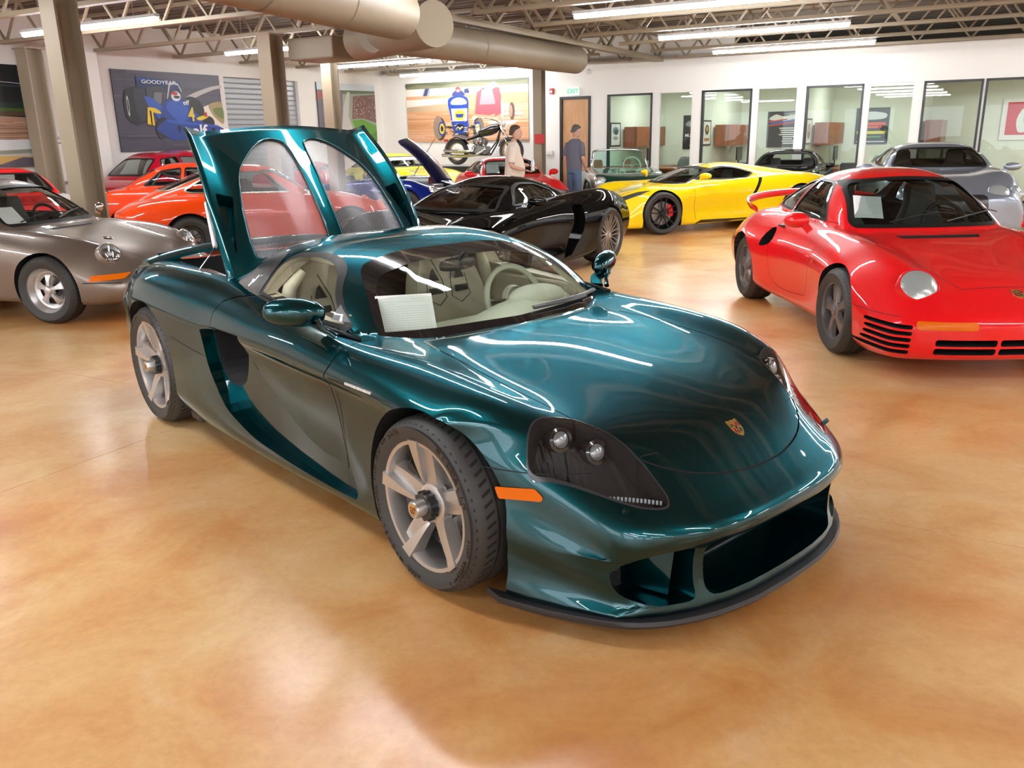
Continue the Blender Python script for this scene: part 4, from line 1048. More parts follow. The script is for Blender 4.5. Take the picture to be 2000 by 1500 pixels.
# ------------------------------------------------------------------ the other cars: one builder, one set of numbers per car
def superD(k, p, W): return lambda y: k * (np.abs(y) / W)**p
def interior(car, bvG, seats, zf, m, steer=None, dash=None, W=.6):
    for (x, y, sc) in seats:
        g = MB(); P = []
        for zz, w, xo in ((0, .23, 0), (.2, .24, -.05), (.42, .22, -.11), (.52, .16, -.14), (.60, .13, -.155), (.72, .12, -.18), (.76, .09, -.19)):
            P.append([(x + (xo + ox) * sc, y + oy * w * sc, zf + .12 + zz * sc) for ox, oy in ((.06, -.9), (.07, 0), (.06, .9), (0, 1), (-.07, .9), (-.08, 0), (-.07, -.9), (0, -1))])
        g.grid(P, closev=True); g.f.append(tuple(range(48, 56))); g.m.append(0); g.smooth.append(True)
        g.box((x + .22 * sc, y, zf + .12), (.46 * sc, .46 * sc, .14)); g.build('seat', m, car, smooth=50)
    if dash:
        x, z = dash; g = MB(); P = []
        for y in np.linspace(-W, W, 13): P.append([(x + .22 - .12 * (y / W)**2, y, z - .03), (x + .1 - .1 * (y / W)**2, y, z), (x, y, z + .01), (x - .06, y, z - .04), (x - .06, y, z - .25)])
        g.grid(P); g.build('dashboard', m, car, smooth=50)
    if steer: x, y, z, R, ms = steer; steering_wheel(car, x, y, z, .4, R, ms, ms, airbag=.05)
def gcar(name, loc, yaw, label, sp):
    car = empty(name, (loc[0], loc[1], 0), yaw, label=label, cat='car')
    P_ = sp['paint']; W = sp['W'] / 2; wb = sp['wb']; st = sp['st']; xf, xr = st[0][0], st[-1][0]
    L = [[] for _ in range(7)]
    for (x, zc, yv, zv, yc, zf, yw, zw, yl, zl, yb, zb) in st:
        L[0].append((x, 0, zc)); L[1].append((x, yv * .5, zc + (zv - zc) * .25)); L[2].append((x, yv, zv)); L[3].append((x, yc, zf)); L[4].append((x, yw, zw)); L[5].append((x, yl, zl)); L[6].append((x, yb, zb))
    q = sp.get('q', 1.0); nu = int(64 * q)
    F = pchip(*sp['F']) if 'F' in sp else None; Ft = pchip(*sp['Ft']) if 'Ft' in sp else None
    B = body_skin(L, xf, xr, superD(sp.get('kf', .32), sp.get('pf', 2.6), W), superD(sp.get('kr', .25), sp.get('pr', 3), W), F, Ft, nu=nu, seg=[3, 3, 4, 5, 4, 4] if q > .8 else [2, 2, 3, 3, 3, 2], rf=sp.get('rf', .06), rr=sp.get('rr', .06), sf=.9, sr=.9, rings=8 if q > .8 else 5, smo=.045, nominal=True)
    bvB = B.src[0][0]; ops = []; g_ = sp.get('cab'); bvG = None; slots = [P_, DARK(), sp.get('lining', mat('lining_black', (.02, .02, .02), .7)), sp.get('top', P_)]
    if g_:
        kw = dict(kf=g_.get('kf', .2), kr=g_.get('kr', .15)); nn = g_.get('n', 3.2)
        if isinstance(nn, (list, tuple)): nn = pchip(*nn)
        G = cabin_skin(g_['roof'], g_['belt'], g_['hw'], g_['tw'], n=nn, nu=int(46 * q), nv=12 if q > .8 else 8, **kw)
        Gi = cabin_skin(g_['roof'], g_['belt'], g_['hw'], g_['tw'], n=nn, nu=22, nv=8, zlow=.45, inset=.045, **kw); bvG = G.src[0][0]; ops.append(('UNION', G))
    yi = W - sp.get('wd', .30)
    for ax, r in ((0, sp['Rf']), (-wb, sp['Rr'])):
        for sg in (-1, 1): ops.append(('DIFFERENCE', arch(ax, r, r + sp.get('ag', .035), min(sg * yi, sg * (W + .3)), max(sg * yi, sg * (W + .3)))))
    if g_:
        ops.append(('DIFFERENCE', Gi))
        if 'ws' in g_: ops.append(('DIFFERENCE', cutter(g_['ws'], 'x', g_['wsx'], 1.2 if g_['wsx'] > -5 else 0)))
        if 'rw' in g_: ops.append(('DIFFERENCE', cutter(g_['rw'], 'x', -6, g_['rwx'])))
        for p in g_.get('side', []):
            for sg in (-1, 1): ops.append(('DIFFERENCE', cutter(p, 'y', *sorted((sg * .30, sg * 1.3)))))
    for (poly, ax, lo, hi, mirror) in sp.get('cuts', []):
        ops.append(('DIFFERENCE', cutter(poly, ax, lo, hi)))
        if mirror == 'y': ops.append(('DIFFERENCE', cutter(poly, ax, -hi, -lo)))
        if mirror == 'p': ops.append(('DIFFERENCE', cutter([(-a, b) if ax == 'x' else (a, -b) for a, b in poly][::-1], ax, lo, hi)))
    S = csg(B, ops); parts = []
    for (poly, ax, lo, hi, nm, mirror) in sp.get('panels', []):
        for k in ((1, -1) if mirror else (1,)):
            a, b = (lo, hi) if k == 1 else (-hi, -lo); poly_ = dense(poly, .08)
            p = csg(S, [('INTERSECT', cutter(offs(poly_, -.002), ax, a, b))]); S = csg(S, [('DIFFERENCE', cutter(offs(poly_, .002), ax, a, b))]); parts.append((p, nm))
    zt = sp.get('topz')
    zones = sp.get('zones')
    pc = sp.get('painted', lambda x, y, z: False)
    def fin(o):
        me = o.data; n = len(me.polygons); mi = np.zeros(n, int); me.polygons.foreach_get('material_index', mi)
        for i, p in enumerate(me.polygons):
            if mi[i] == 1:
                x, y, z = p.center
                if pc(x, abs(y), z): mi[i] = 0
                elif g_ and abs(y) < W - .10 and z > .5 and g_['roof'][0][0] > x > g_['roof'][-1][0]: mi[i] = 2
        me.polygons.foreach_set('material_index', [int(v) for v in mi])
    fin(emit(S, 'body', slots, car, zones=zones))
    for p, nm in parts: fin(emit(p, nm, slots, car, zones=zones))
    if g_:
        gm = sp.get('glass', glass('tinted_glass', (.55, .62, .60), base=.05)); tm = sp.get('trim', mat('rubber_seal', (.01, .01, .01), .45, spec=.25))
        if 'ws' in g_:
            patch(bvG, g_['ws'], 'x', 1, car, 'windscreen', gm, lift=-.004); p = dense(g_['ws'], .05); ring_patch(bvG, offs(p, .014), offs(p, -.012), 'x', 1, car, 'windscreen_seal', tm, lift=.003)
        if 'rw' in g_:
            patch(bvG, g_['rw'], 'x', -1, car, 'rear_window', gm, lift=-.004, far=6); p = dense(g_['rw'], .05); ring_patch(bvG, offs(p, .012), offs(p, -.01), 'x', -1, car, 'window_seal', tm, lift=.003, far=6)
        for k, pp in enumerate(g_.get('side', [])):
            for sg in (-1, 1):
                if sp.get('near') and sg != sp['near'] and q < .9: patch(bvG, pp, 'y', sg, car, 'side_window', gm, lift=-.006); continue
                patch(bvG, pp, 'y', sg, car, 'side_window', gm, lift=-.006); p = dense(pp, .05); ring_patch(bvG, offs(p, .010), offs(p, -.010), 'y', sg, car, 'window_seal', tm, lift=.003)
    # round / shaped lamps: (x, y, radius, style) seated on the skin and looking forward-out
    for (x, y, r, stl, d) in sp.get('lamps', []):
        for sg in (-1, 1):
            dv = Vector((d[0], sg * d[1], d[2])).normalized(); o_ = Vector((x, sg * y, sp.get('lampz', .65)))
            loc, nor, i_, ds = bvB.ray_cast(o_ + dv * 1.5, -dv)
            if loc is None: continue
            nor = nor if nor.dot(dv) > 0 else -nor; dv = (dv * .35 + nor * .65).normalized() if stl == 'plain' else (dv * .7 + nor * .3).normalized() if stl == 'clear' else dv
            M = Matrix.Translation(loc - dv * (.006 if stl in ('clear', 'plain') else .012)) @ dv.to_track_quat('Z', 'Y').to_matrix().to_4x4(); h = MB()
            h.mi = 0; h.lathe([(r * 1.14, -.08), (r * 1.14, .006), (r * 1.08, .018), (r, .016)], 36)
            h.mi = 1; h.lathe([(r, .010), (r * .55, -.035), (0, -.045)], 30)
            ho = h.build('headlight', [P_ if stl != 'chrome' else CHR(), mat('reflector', (.62, .64, .66), .30, .75)], car, smooth=40, M=M)
            if stl == 'clear': 
                b_ = MB(); b_.lathe([(.028, -.03), (.03, .0), (.02, .012), (0, .014)], 16); b_.build('lamp_bulb', mat('bulb_glass', (.9, .9, .95), .05, .3), ho, smooth=True)
                fl = MB()
                for k in range(5):
                    a = 2 * PI * k / 5; fl.bar((0, 0, -.02), (r * .8 * math.cos(a), r * .8 * math.sin(a), .0), .006, .02)
                fl.build('reflector_vane', CHR(), ho)
            ln = MB(); ln.lathe([(r * .99, .015), (r * .8, .030), (r * .45, .042), (0, .046)], 30); lm = glass('lamp_glass', (.80, .83, .84), base=.22) if stl == 'clear' else mat('fluted_lens', (.40, .43, .43), .22, .35, coat=1, bump=(90, .15)) if stl != 'yellow' else mat('yellow_lens', (.7, .6, .02), .1, coat=1); ln.build('headlight_lens', lm, ho, smooth=True)
    for (poly, ax, sd, nm, m, lift, mir) in sp.get('patches', []):
        for k in ((1, -1) if mir else (1,)):
            pp = [(a, b * k) if ax == 'z' else (a * k, b) if ax == 'x' else (a, b) for a, b in poly]
            patch(bvG if nm.startswith('cab_') else bvB, pp, ax, sd * (k if ax == 'y' else 1), car, nm.replace('cab_', ''), m, lift=lift, far=3 if sd > 0 or ax == 'y' else 6)
    for (pts, d, mir, w) in sp.get('seams', []):
        for k in ((1, -1) if mir else (1,)): seam(bvB, [(x, y * k, z) for x, y, z in pts], (d[0], d[1] * k, d[2]), car, w=w)
    for (x, y, z, R, sta) in sp.get('mirrors', []):
        for sg in (-1, 1):
            h = MB(); PP = []
            for i in range(11):
                th = PI * i / 10; PP.append([((R[0] if math.cos(a) > 0 else R[0] * .5) * math.sin(th)**.8 * math.cos(a), R[1] * math.cos(th), R[2] * math.sin(th)**.8 * math.sin(a)) for a in np.linspace(0, 2 * PI, 17)[:-1]])
            h.grid(PP, closev=True); cM = Matrix.Translation((x, sg * y, z)) @ Matrix.Rotation(sg * .25, 4, 'Z'); mo = h.build('mirror', sp.get('mirror_paint', P_), car, smooth=True, M=cM)
            h = MB(); h.bar((x + .01, sg * (y - R[1] * .5), z - R[2] * .4), (x + .03 + sta[0], sg * (y - sta[1]), z - sta[2]), .06, .03, upv=(1, 0, 0)); h.build('mirror_stalk', sp.get('mirror_paint', P_), mo, bevel=.008, M=cM.inverted())
    for (fwd, W_) in ((0, sp['wf']), (-wb, sp['wr'])):
        for sg in (-1, 1): put_wheel(W_, car, fwd, sg * (sp.get('yo', W - .02) - W_['h']), sg > 0, sp.get('steer', 0) if fwd == 0 else 0)
    return car, bvB, bvG
def trap(wb, wt, z0, z1, bow=.0, r=.05):
    return round_poly([(-wb, z0), (wb, z0), (wt, z1 - bow), (0, z1), (-wt, z1 - bow)], [r, r, r * 1.3, .3, r * 1.3], 4)
def on_skin(bv, p, d, upx=(0, 0, 1)):
    loc, nor, i, ds = bv.ray_cast(Vector(p), Vector(d)); nor = nor if nor.dot(Vector(d)) < 0 else -nor
    Y = (Vector(upx) - nor * nor.dot(Vector(upx))).normalized(); X = Y.cross(nor)
    return Matrix(((X.x, Y.x, nor.x, loc.x), (X.y, Y.y, nor.y, loc.y), (X.z, Y.z, nor.z, loc.z), (0, 0, 0, 1)))
def wipers(car, bvG, ys, z0, m=None):
    for (y0, y1, y2) in ys:
        H = []
        for y, z in ((y0, z0), ((y0 + y1) / 2, z0 + .04), (y1, z0 + .065)):
            l1, n1 = surf_frame(bvG, (3, y, z), (-1, 0, 0))
            if l1: H.append(l1 + n1 * .02)
        g = MB(); g.tube(H, .006, 6); 
        if H: g.tube([H[-1] + Vector((.0, (y2 - y1) * .5, -.015)), H[-1] + Vector((0, -(y2 - y1) * .5, .01))], .005, 6)
        g.build('wiper', m or BLACK(), car, smooth=40)
def paper_on(car, bvG, y, z, w, h, tilt, label, seed=1, side=-1, sc=1.0):
    bpy.context.view_layer.update()
    M = on_skin(bvG, (3, y, z), (-1, 0, 0)); M = car.matrix_world @ M @ Matrix.Translation((0, 0, -.012)) @ Matrix.Rotation(tilt, 4, 'Z'); return paper_sheet(None, M, w, h, label, seed=seed)
# ---- shapes of the 911-like family
def rear_engine_spec(P_, wide=0.0, tail=None, **k):
    w = wide
    st = [(.86, .50, .38, .49, .58, .47, .70 + w, .42, .74 + w, .34, .70 + w, .20),
          (.72, .58, .40, .575, .61, .60, .75 + w, .47, .77 + w, .34, .74 + w, .18),
          (.50, .66, .42, .655, .645, .735, .79 + w, .54, .805 + w, .36, .77 + w, .17),
          (.25, .715, .45, .715, .67, .79, .815 + w, .59, .825 + w, .38, .79 + w, .17),
          (0, .765, .48, .765, .68, .82, .83 + w, .62, .835 + w, .40, .80 + w, .18),
          (-.35, .825, .52, .83, .69, .84, .82 + w * .8, .64, .82 + w * .8, .42, .79 + w * .8, .18),
          (-.8, .875, .58, .87, .71, .855, .815 + w * .6, .65, .81 + w * .6, .42, .79 + w * .6, .18),
          (-1.4, .89, .60, .885, .73, .865, .82 + w * .7, .66, .82 + w * .7, .42, .80 + w * .7, .18),
          (-1.9, .90, .58, .895, .75, .87, .85 + w, .66, .85 + w, .44, .83 + w, .18),
          (-2.27, .90, .52, .90, .75, .87, .865 + w * 1.1, .65, .865 + w * 1.1, .45, .83 + w, .2),
          (-2.7, .87, .48, .87, .73, .83, .84 + w, .61, .84 + w, .44, .80 + w, .24),
          (-3.1, .78, .48, .78, .68, .75, .78 + w, .57, .79 + w, .42, .75 + w, .27),
          (-3.22, .70, .48, .70, .66, .68, .75 + w, .55, .76 + w, .42, .73 + w, .29)]
    cab = dict(roof=[(-.40, .82), (-.62, .98), (-.82, 1.13), (-.98, 1.23), (-1.15, 1.285), (-1.4, 1.305), (-1.75, 1.275), (-2.1, 1.19), (-2.5, 1.04), (-2.85, .88), (-2.95, .82)],
               belt=[(-.40, .82), (-.8, .865), (-1.4, .885), (-2.0, .90), (-2.5, .88), (-2.95, .80)], hw=[(-.40, .66), (-.8, .69), (-1.4, .70), (-2.0, .66), (-2.5, .58), (-2.95, .48)],
               tw=pchip([-2.95, -2.2, -1.4, -.9, -.4], [.40, .47, .535, .55, .6]), kf=.13, kr=.05, n=([-2.95, -1.3, -.9, -.7, -.4], [2.8, 3.4, 4.2, 6, 9]),
               ws=trap(.59, .475, .885, 1.235, .03), wsx=-1.12, rw=trap(.46, .40, .97, 1.20, .02), rwx=-1.9,
               side=[round_poly([(-.86, .905), (-1.00, 1.03), (-1.13, 1.155), (-1.25, 1.195), (-1.62, 1.20), (-1.66, .92)], [.02, .05, .06, .05, .03, .02], 3),
                     round_poly([(-1.71, .925), (-1.69, 1.195), (-1.9, 1.165), (-2.12, 1.075), (-2.30, .965), (-2.22, .935)], [.02, .03, .08, .08, .03, .04], 3)])
    sp = dict(paint=P_, W=1.66 + 2 * w, wb=2.27, Rf=.318, Rr=.318, st=st, cab=cab, kf=.26, pf=2.8, kr=.28, pr=2.6, F=([.1, .2, .3, .36, .45, .6], [-.06, -.02, .0, .02, .0, -.03]),
              lamps=[(.52, .60, .105, 'clear', (.90, .05, .42))], lampz=.62, yo=.83 + w)
    sp.update(k); return sp
# ------------------------------------------------------------------ the fleet
def fleet():
    R_ = math.radians; AMB = mat('amber_lens', (.66, .13, .002), .35, coat=.1, spec=.15); TAILR = mat('tail_red', (.5, .01, .01), .15, coat=1)
    # --- guards red wide-body coupe on the right
    RED = paint('red_paint', '#e0121a', 0, 0, .3)
    GREYAL = mat('grey_alloy', (.22, .20, .20), .38, .7)
    sp = rear_engine_spec(RED, .10, q=1.0, wd=.33, Rf=.322, Rr=.318)
    for r_ in range(len(sp['st'])):
        pass
    sp['st'][0] = (.90, .50, .40, .49, .58, .48, .80, .44, .86, .33, .84, .15)
    sp['st'][1] = (.76, .585, .42, .575, .61, .60, .85, .48, .89, .34, .87, .14)
    sp['st'][2] = (.50, .665, .44, .655, .645, .735, .885, .54, .915, .36, .89, .14)
    for i in range(4, 8):
        s_ = list(sp['st'][i]); s_[11] = .15; sp['st'][i] = tuple(s_)
    sp['kf'] = .20; sp['pf'] = 3.2; sp['W'] = 1.86; sp['yo'] = .925; sp['F'] = ([.1, .2, .3, .40, .45, .6], [-.03, -.0, .02, .03, .0, -.04])
    sp['lamps'] = [(.56, .61, .118, 'plain', (.88, .06, .42))]; sp['lampz'] = .575
    sp['wf'] = wheel_meshes('r_f', .322, .235, .222, 'cup5', GREYAL); sp['wr'] = wheel_meshes('r_r', .318, .255, .222, 'cup5', GREYAL)
    sp['mirrors'] = [(-.72, .98, .93, (.09, .10, .065), (.02, .10, .09))]
    slot = lambda x0, x1, z0, z1: round_poly([(x0, z0), (x1, z0), (x1, z1), (x0, z1)], .018, 3)
    cuts = []
    for k in range(5): cuts.append((slot(.74, .90, .20 + .043 * k, .228 + .043 * k), 'x', .30, 1.2, 'p'))
    for z in (.205, .265):
        for a, b in ((-.60, -.22), (-.20, .20), (.22, .60)): cuts.append((slot(a, b, z, z + .045), 'x', .55, 1.3, None))
    cuts.append((smooth_poly([(-1.78, .60), (-1.62, .62), (-1.55, .68), (-1.58, .76), (-1.68, .765)], 3), 'y', -1.2, -.78, 'y'))
    cuts.append((round_poly([(-.28, -.30), (-.28, .30), (-.36, .33), (-.36, -.33)], .01, 2), 'z', .78, 1.2, None))
    sp['cuts'] = cuts
    door = dense(smooth_poly([(-.66, .90), (-.64, .6), (-.72, .30), (-1.2, .27), (-1.52, .33), (-1.60, .6), (-1.62, .90)], 3, sharp=(0, 2, 6)), .08)
    sp['panels'] = [(door, 'y', .55, 1.3, 'door', True)]
    hp = [(-.40, -.60), (0, -.56), (.35, -.47), (.60, -.38), (.69, -.34), (.69, .34), (.60, .38), (.35, .47), (0, .56), (-.40, .60)]
    sp['seams'] = [([(x, y, 2) for x, y in smooth_poly(hp, 4, closed=False, sharp=(4, 5))], (0, 0, -1), False, .005), ([(.35, 2, .44), (.6, 2, .44), (.8, 2, .44)], (0, -1, 0), True, .004)]
    sp['patches'] = [(round_poly([(.36, .375), (.72, .375), (.72, .425), (.36, .425)], .02, 3), 'x', 1, 'turn_signal', AMB, .006, True),
                     (round_poly([(-.56, .60), (-.52, .60), (-.52, .635), (-.56, .635)], .015, 3), 'y', 1, 'side_repeater', AMB, .008, True)]
    car, bB, bG = gcar('sports_car', (3.336, 6.222), -1.552, 'glossy red wide-body coupe with white sheet in windscreen at right', sp)
    BLK = mat('seat_black', (.03, .035, .033), .5)
    interior(car, bG, [(-1.25, -.36, 1.0), (-1.25, .36, 1.0)], .28, BLK, steer=(-.95, .37, .84, .19, mat('wheel_black', (.015, .02, .018), .5)), dash=(-.72, .86), W=.58)
    wipers(car, bG, [(.15, .60, .7), (-.30, .12, .4)], .90)
    paper_on(car, bG, -.40, 1.03, .22, .26, -.06, 'white printed sheet taped inside the red coupe windscreen', 3)
    M = on_skin(bB, (.76, 0, 2), (0, 0, -1), (-1, 0, 0)); crest(car, M, .075)
    g = MB(); P = []
    for k in range(25):
        a = PI * k / 24; x = -2.45 - .85 * math.sin(a)**.6; y = .78 * math.cos(a); z = .88 + .10 * math.sin(a); P.append([(x + .07, y, z - .01), (x + .02, y, z + .02), (x - .07, y, z + .03), (x - .06, y, z), (x + .04, y, z - .035)])
    g.grid(P, closev=True); g.f += [(0, 1, 2, 3, 4), tuple(120 + i for i in (4, 3, 2, 1, 0))]; g.m += [0, 0]; g.smooth += [False, False]; g.build('rear_wing', RED, car, smooth=60)
    for sg in (-1, 1):
        g = MB(); loc, nor = surf_frame(bB, (-1.52, sg * 2, .80), (0, -sg, 0)); g.bar(loc + Vector((-.06, sg * .012, 0)), loc + Vector((.06, sg * .012, 0)), .02, .02); g.build('door_handle', BLACK(), car, bevel=.004)
    # --- taupe restomod coupe at left
    TAU = paint('taupe_metallic_paint', (.20, .155, .125), .55, 0.3, .34)
    sp = rear_engine_spec(TAU, .06, q=1.0, steer=.0)
    sp['F'] = ([.1, .2, .26, .30, .36, .42, .46, .6], [-.08, -.02, .02, .05, .055, .03, -.01, -.03])
    sp['wf'] = wheel_meshes('fuchsF', .318, .225, .222, 'fuchs', mat('fuchs_silver', (.58, .56, .55), .35, .8), cap_r=.036); sp['wr'] = wheel_meshes('fuchsR', .325, .27, .222, 'fuchs', MATS['fuchs_silver'], cap_r=.036)
    sp['lamps'] = [(.52, .62, .105, 'clear', (.88, .06, .47))]; sp['topz'] = None
    hp = [(-.38, -.58), (0, -.54), (.35, -.45), (.62, -.37), (.74, -.28), (.76, 0), (.74, .28), (.62, .37), (.35, .45), (0, .54), (-.38, .58)]
    sp['seams'] = [([(x, y, 2) for x, y in smooth_poly(hp, 4, closed=False)], (0, 0, -1), False, .004), ([(.40, 2, .395), (.6, 2, .395), (.8, 2, .395)], (0, -1, 0), True, .010)]
    sp['panels'] = [(door, 'y', .50, 1.3, 'door', True)]
    sp['patches'] = [(round_poly([(.46, .405), (.62, .415), (.76, .425), (.76, .47), (.62, .465), (.48, .46)], .01, 2), 'y', 1, 'turn_signal', AMB, .006, True),
                     (round_poly([(.46, .415), (.56, .415), (.56, .465), (.46, .465)], .008, 2), 'x', 1, 'parking_lamp', mat('clear_strip', (.8, .82, .85), .1, .4), .006, True),
                     (round_poly([(-.33, -.28), (-.33, .28), (-.37, .30), (-.37, -.30)], .01, 2), 'z', 1, 'hood_vent', DARK(), .002, False)]
    sp['trim'] = mat('rubber_seal', (.01, .01, .01), .45, spec=.25); sp['glass'] = glass('clear_car_glass', (.80, .84, .82), base=.05)
    sp['mirrors'] = [(-.72, .88, .95, (.05, .07, .05), (.0, .06, .07))]; sp['mirror_paint'] = CHR()
    sp['zones'] = lambda c: 0
    car, bB, bG = gcar('sports_car', (-4.139, 8.663), -.241, 'metallic taupe classic coupe with silver five-spoke wheels at left', sp)
    interior(car, bG, [(-1.25, -.36, .9), (-1.25, .36, .9)], .30, BLK, steer=(-.95, .37, .84, .19, MATS['wheel_black']), dash=(-.70, .86), W=.56)
    wipers(car, bG, [(.0, .45, .6), (-.45, .0, .3)], .895)
    M = on_skin(bB, (.76, 0, 2), (0, 0, -1), (-1, 0, 0)); crest(car, M, .06)
    g = MB(); loc, nor = surf_frame(bB, (.18, -.16, 2), (0, 0, -1)); g.lathe([(0, .008), (.05, .006), (.055, -.004)], 24); g.build('fuel_cap', CHR(), car, smooth=True, M=Matrix.Translation(loc) @ nor.to_track_quat('Z', 'Y').to_matrix().to_4x4())
    g = MB(); g.add([(-.10, .0, .0), (.10, .0, .0), (.10, .14, .0), (-.10, .14, 0)], [(0, 1, 2, 3)])
    paper_on(car, bG, -.45, .98, .22, .26, .0, 'white sheet inside the taupe coupe windscreen at the left edge', 5)
    # --- black hybrid supercar
    BK = mat('black_paint', (.003, .003, .003), .2, coat=.62, spec=.0)
    st = [(.98, .42, .40, .42, .62, .44, .80, .36, .84, .26, .80, .12), (.80, .53, .42, .54, .66, .60, .84, .45, .88, .28, .85, .11), (.50, .63, .48, .65, .71, .755, .90, .55, .92, .30, .89, .11), (.2, .70, .52, .73, .74, .82, .93, .62, .94, .33, .91, .12),
          (0, .74, .54, .77, .76, .835, .945, .64, .95, .36, .92, .12), (-.4, .79, .56, .81, .78, .83, .93, .66, .91, .38, .91, .12), (-1.0, .83, .56, .84, .79, .85, .90, .68, .86, .40, .91, .12), (-1.6, .87, .56, .89, .78, .89, .91, .70, .89, .42, .92, .13),
          (-2.1, .90, .52, .91, .77, .93, .95, .70, .95, .42, .93, .14), (-2.73, .92, .50, .92, .78, .955, .97, .70, .97, .46, .93, .18), (-3.2, .88, .50, .89, .76, .90, .93, .66, .94, .46, .88, .22), (-3.65, .80, .50, .80, .70, .80, .86, .6, .86, .46, .8, .28)]
    cab = dict(roof=[(-.40, .80), (-.6, .90), (-.8, .99), (-1.0, 1.07), (-1.2, 1.13), (-1.4, 1.165), (-1.6, 1.165), (-1.85, 1.12), (-2.1, 1.04), (-2.5, .95), (-2.7, .90)], belt=[(-.4, .80), (-1.0, .84), (-1.6, .88), (-2.2, .90), (-2.7, .90)],
               hw=[(-.4, .72), (-.8, .76), (-1.3, .77), (-1.8, .72), (-2.3, .6), (-2.7, .5)], tw=pchip([-2.7, -1.8, -1.3, -.9, -.4], [.45, .50, .54, .57, .62]), kf=.2, kr=.0, n=([-2.7, -1.3, -.95, -.7, -.4], [3, 3.2, 3.8, 6, 9]),
               ws=trap(.60, .45, .835, 1.085, .03, .04), wsx=-1.2, side=[round_poly([(-.80, .875), (-.95, .965), (-1.12, 1.05), (-1.28, 1.09), (-1.55, 1.08), (-1.78, .99), (-1.72, .905)], [.02, .05, .05, .05, .06, .03, .02], 3)])
    sp = dict(paint=BK, W=1.94, wb=2.73, Rf=.345, Rr=.36, st=st, cab=cab, kf=.50, pf=2.8, kr=.3, pr=2.6, yo=.955, q=.9, near=1, ag=.03,
              wf=wheel_meshes('multiF', .345, .265, .268, 'multi', mat('dark_alloy', (.60, .57, .53), .28, .9)), wr=wheel_meshes('multiR', .36, .325, .278, 'multi', MATS['dark_alloy']),
              mirrors=[(-.80, 1.02, .93, (.07, .115, .05), (.0, .10, .07))], glass=glass('dark_car_glass', (.42, .45, .42), base=.06),
              cuts=[(smooth_poly([(-2.02, .80), (-2.0, .5), (-1.75, .22), (-1.58, .20), (-1.68, .40), (-1.78, .60), (-1.80, .82)], 3, sharp=(0, 2, 3, 6)), 'y', .84, 1.3, 'y')], painted=lambda x, y, z: y > .83 and -2.1 < x < -1.5,
              panels=[(dense([(-.58, .88), (-.60, .6), (-.50, .24), (-1.52, .20), (-1.66, .40), (-1.76, .60), (-1.78, .88)], .08), 'y', .55, 1.3, 'door', True)])
    car, bB, bG = gcar('sports_car', (-.973, 9.347), -2.162, 'glossy black supercar with many-spoked wheels behind the teal car', sp)
    interior(car, bG, [(-1.35, -.36, .85), (-1.35, .36, .85)], .25, BLK, steer=(-1.0, .37, .78, .18, MATS['wheel_black']), dash=(-.75, .80), W=.58)
    for sg in (-1, 1):
        M = on_skin(bG, (-2.0, sg * .38, 3), (0, 0, -1), (-1, 0, 0)); g = MB(); g.lathe([(.085, .0), (.085, .006), (.07, .008), (0, .004)], 28); v = g.build('fuel_cap', CHR(), car, smooth=40, M=M)
        h = MB()
        for k in range(6): h.lathe([(0, .012), (.014, .012), (.014, .0)], 8, Matrix.Translation((.045 * math.cos(k * PI / 3), .045 * math.sin(k * PI / 3), 0)))
        h.build('cap_recess', DARK(), v, kind='stuff')
    # --- yellow mid-engine supercar
    YEL = paint('yellow_paint', '#f7cf07', 0, 0, .3)
    st = [(1.03, .40, .30, .40, .55, .42, .78, .34, .84, .24, .80, .11), (.85, .52, .34, .51, .62, .56, .86, .42, .90, .28, .88, .11), (.55, .62, .40, .60, .70, .72, .93, .52, .95, .30, .93, .11), (.2, .69, .44, .68, .74, .80, .96, .62, .97, .33, .95, .12),
          (0, .72, .46, .72, .76, .81, .965, .62, .97, .34, .95, .12), (-.4, .77, .50, .77, .78, .80, .95, .62, .90, .36, .91, .12), (-1.0, .80, .52, .80, .80, .82, .90, .62, .84, .38, .90, .13), (-1.6, .83, .50, .84, .80, .85, .90, .64, .86, .40, .92, .14),
          (-2.1, .86, .46, .87, .80, .89, .95, .68, .95, .44, .95, .16), (-2.71, .90, .44, .90, .80, .93, .99, .70, .99, .48, .95, .2), (-3.2, .88, .44, .88, .80, .88, .95, .66, .96, .46, .90, .24), (-3.65, .82, .44, .82, .72, .80, .88, .6, .88, .46, .82, .28)]
    cab = dict(roof=[(-.22, .74), (-.5, .85), (-.8, .955), (-1.1, 1.045), (-1.35, 1.095), (-1.55, 1.11), (-1.85, 1.10), (-2.2, 1.05), (-2.7, .98), (-3.2, .90)], belt=[(-.22, .74), (-1.0, .80), (-1.6, .85), (-2.2, .88), (-3.2, .88)],
               hw=[(-.22, .62), (-.8, .74), (-1.3, .76), (-1.8, .70), (-2.4, .52), (-3.2, .36)], tw=pchip([-3.2, -2.2, -1.5, -.9, -.2], [.30, .42, .50, .54, .5]), kf=.34, kr=.0, n=([-3.2, -1.4, -1.0, -.6, -.2], [3, 3.2, 3.8, 6, 9]),
               ws=trap(.60, .44, .80, 1.05, .04, .05), wsx=-1.35, side=[round_poly([(-.78, .855), (-1.0, .95), (-1.22, 1.02), (-1.40, 1.045), (-1.62, 1.03), (-1.95, .93), (-1.72, .86)], [.02, .05, .05, .05, .06, .02, .02], 3)])
    BT = mat('gloss_black', (.01, .01, .01), .1, coat=1)
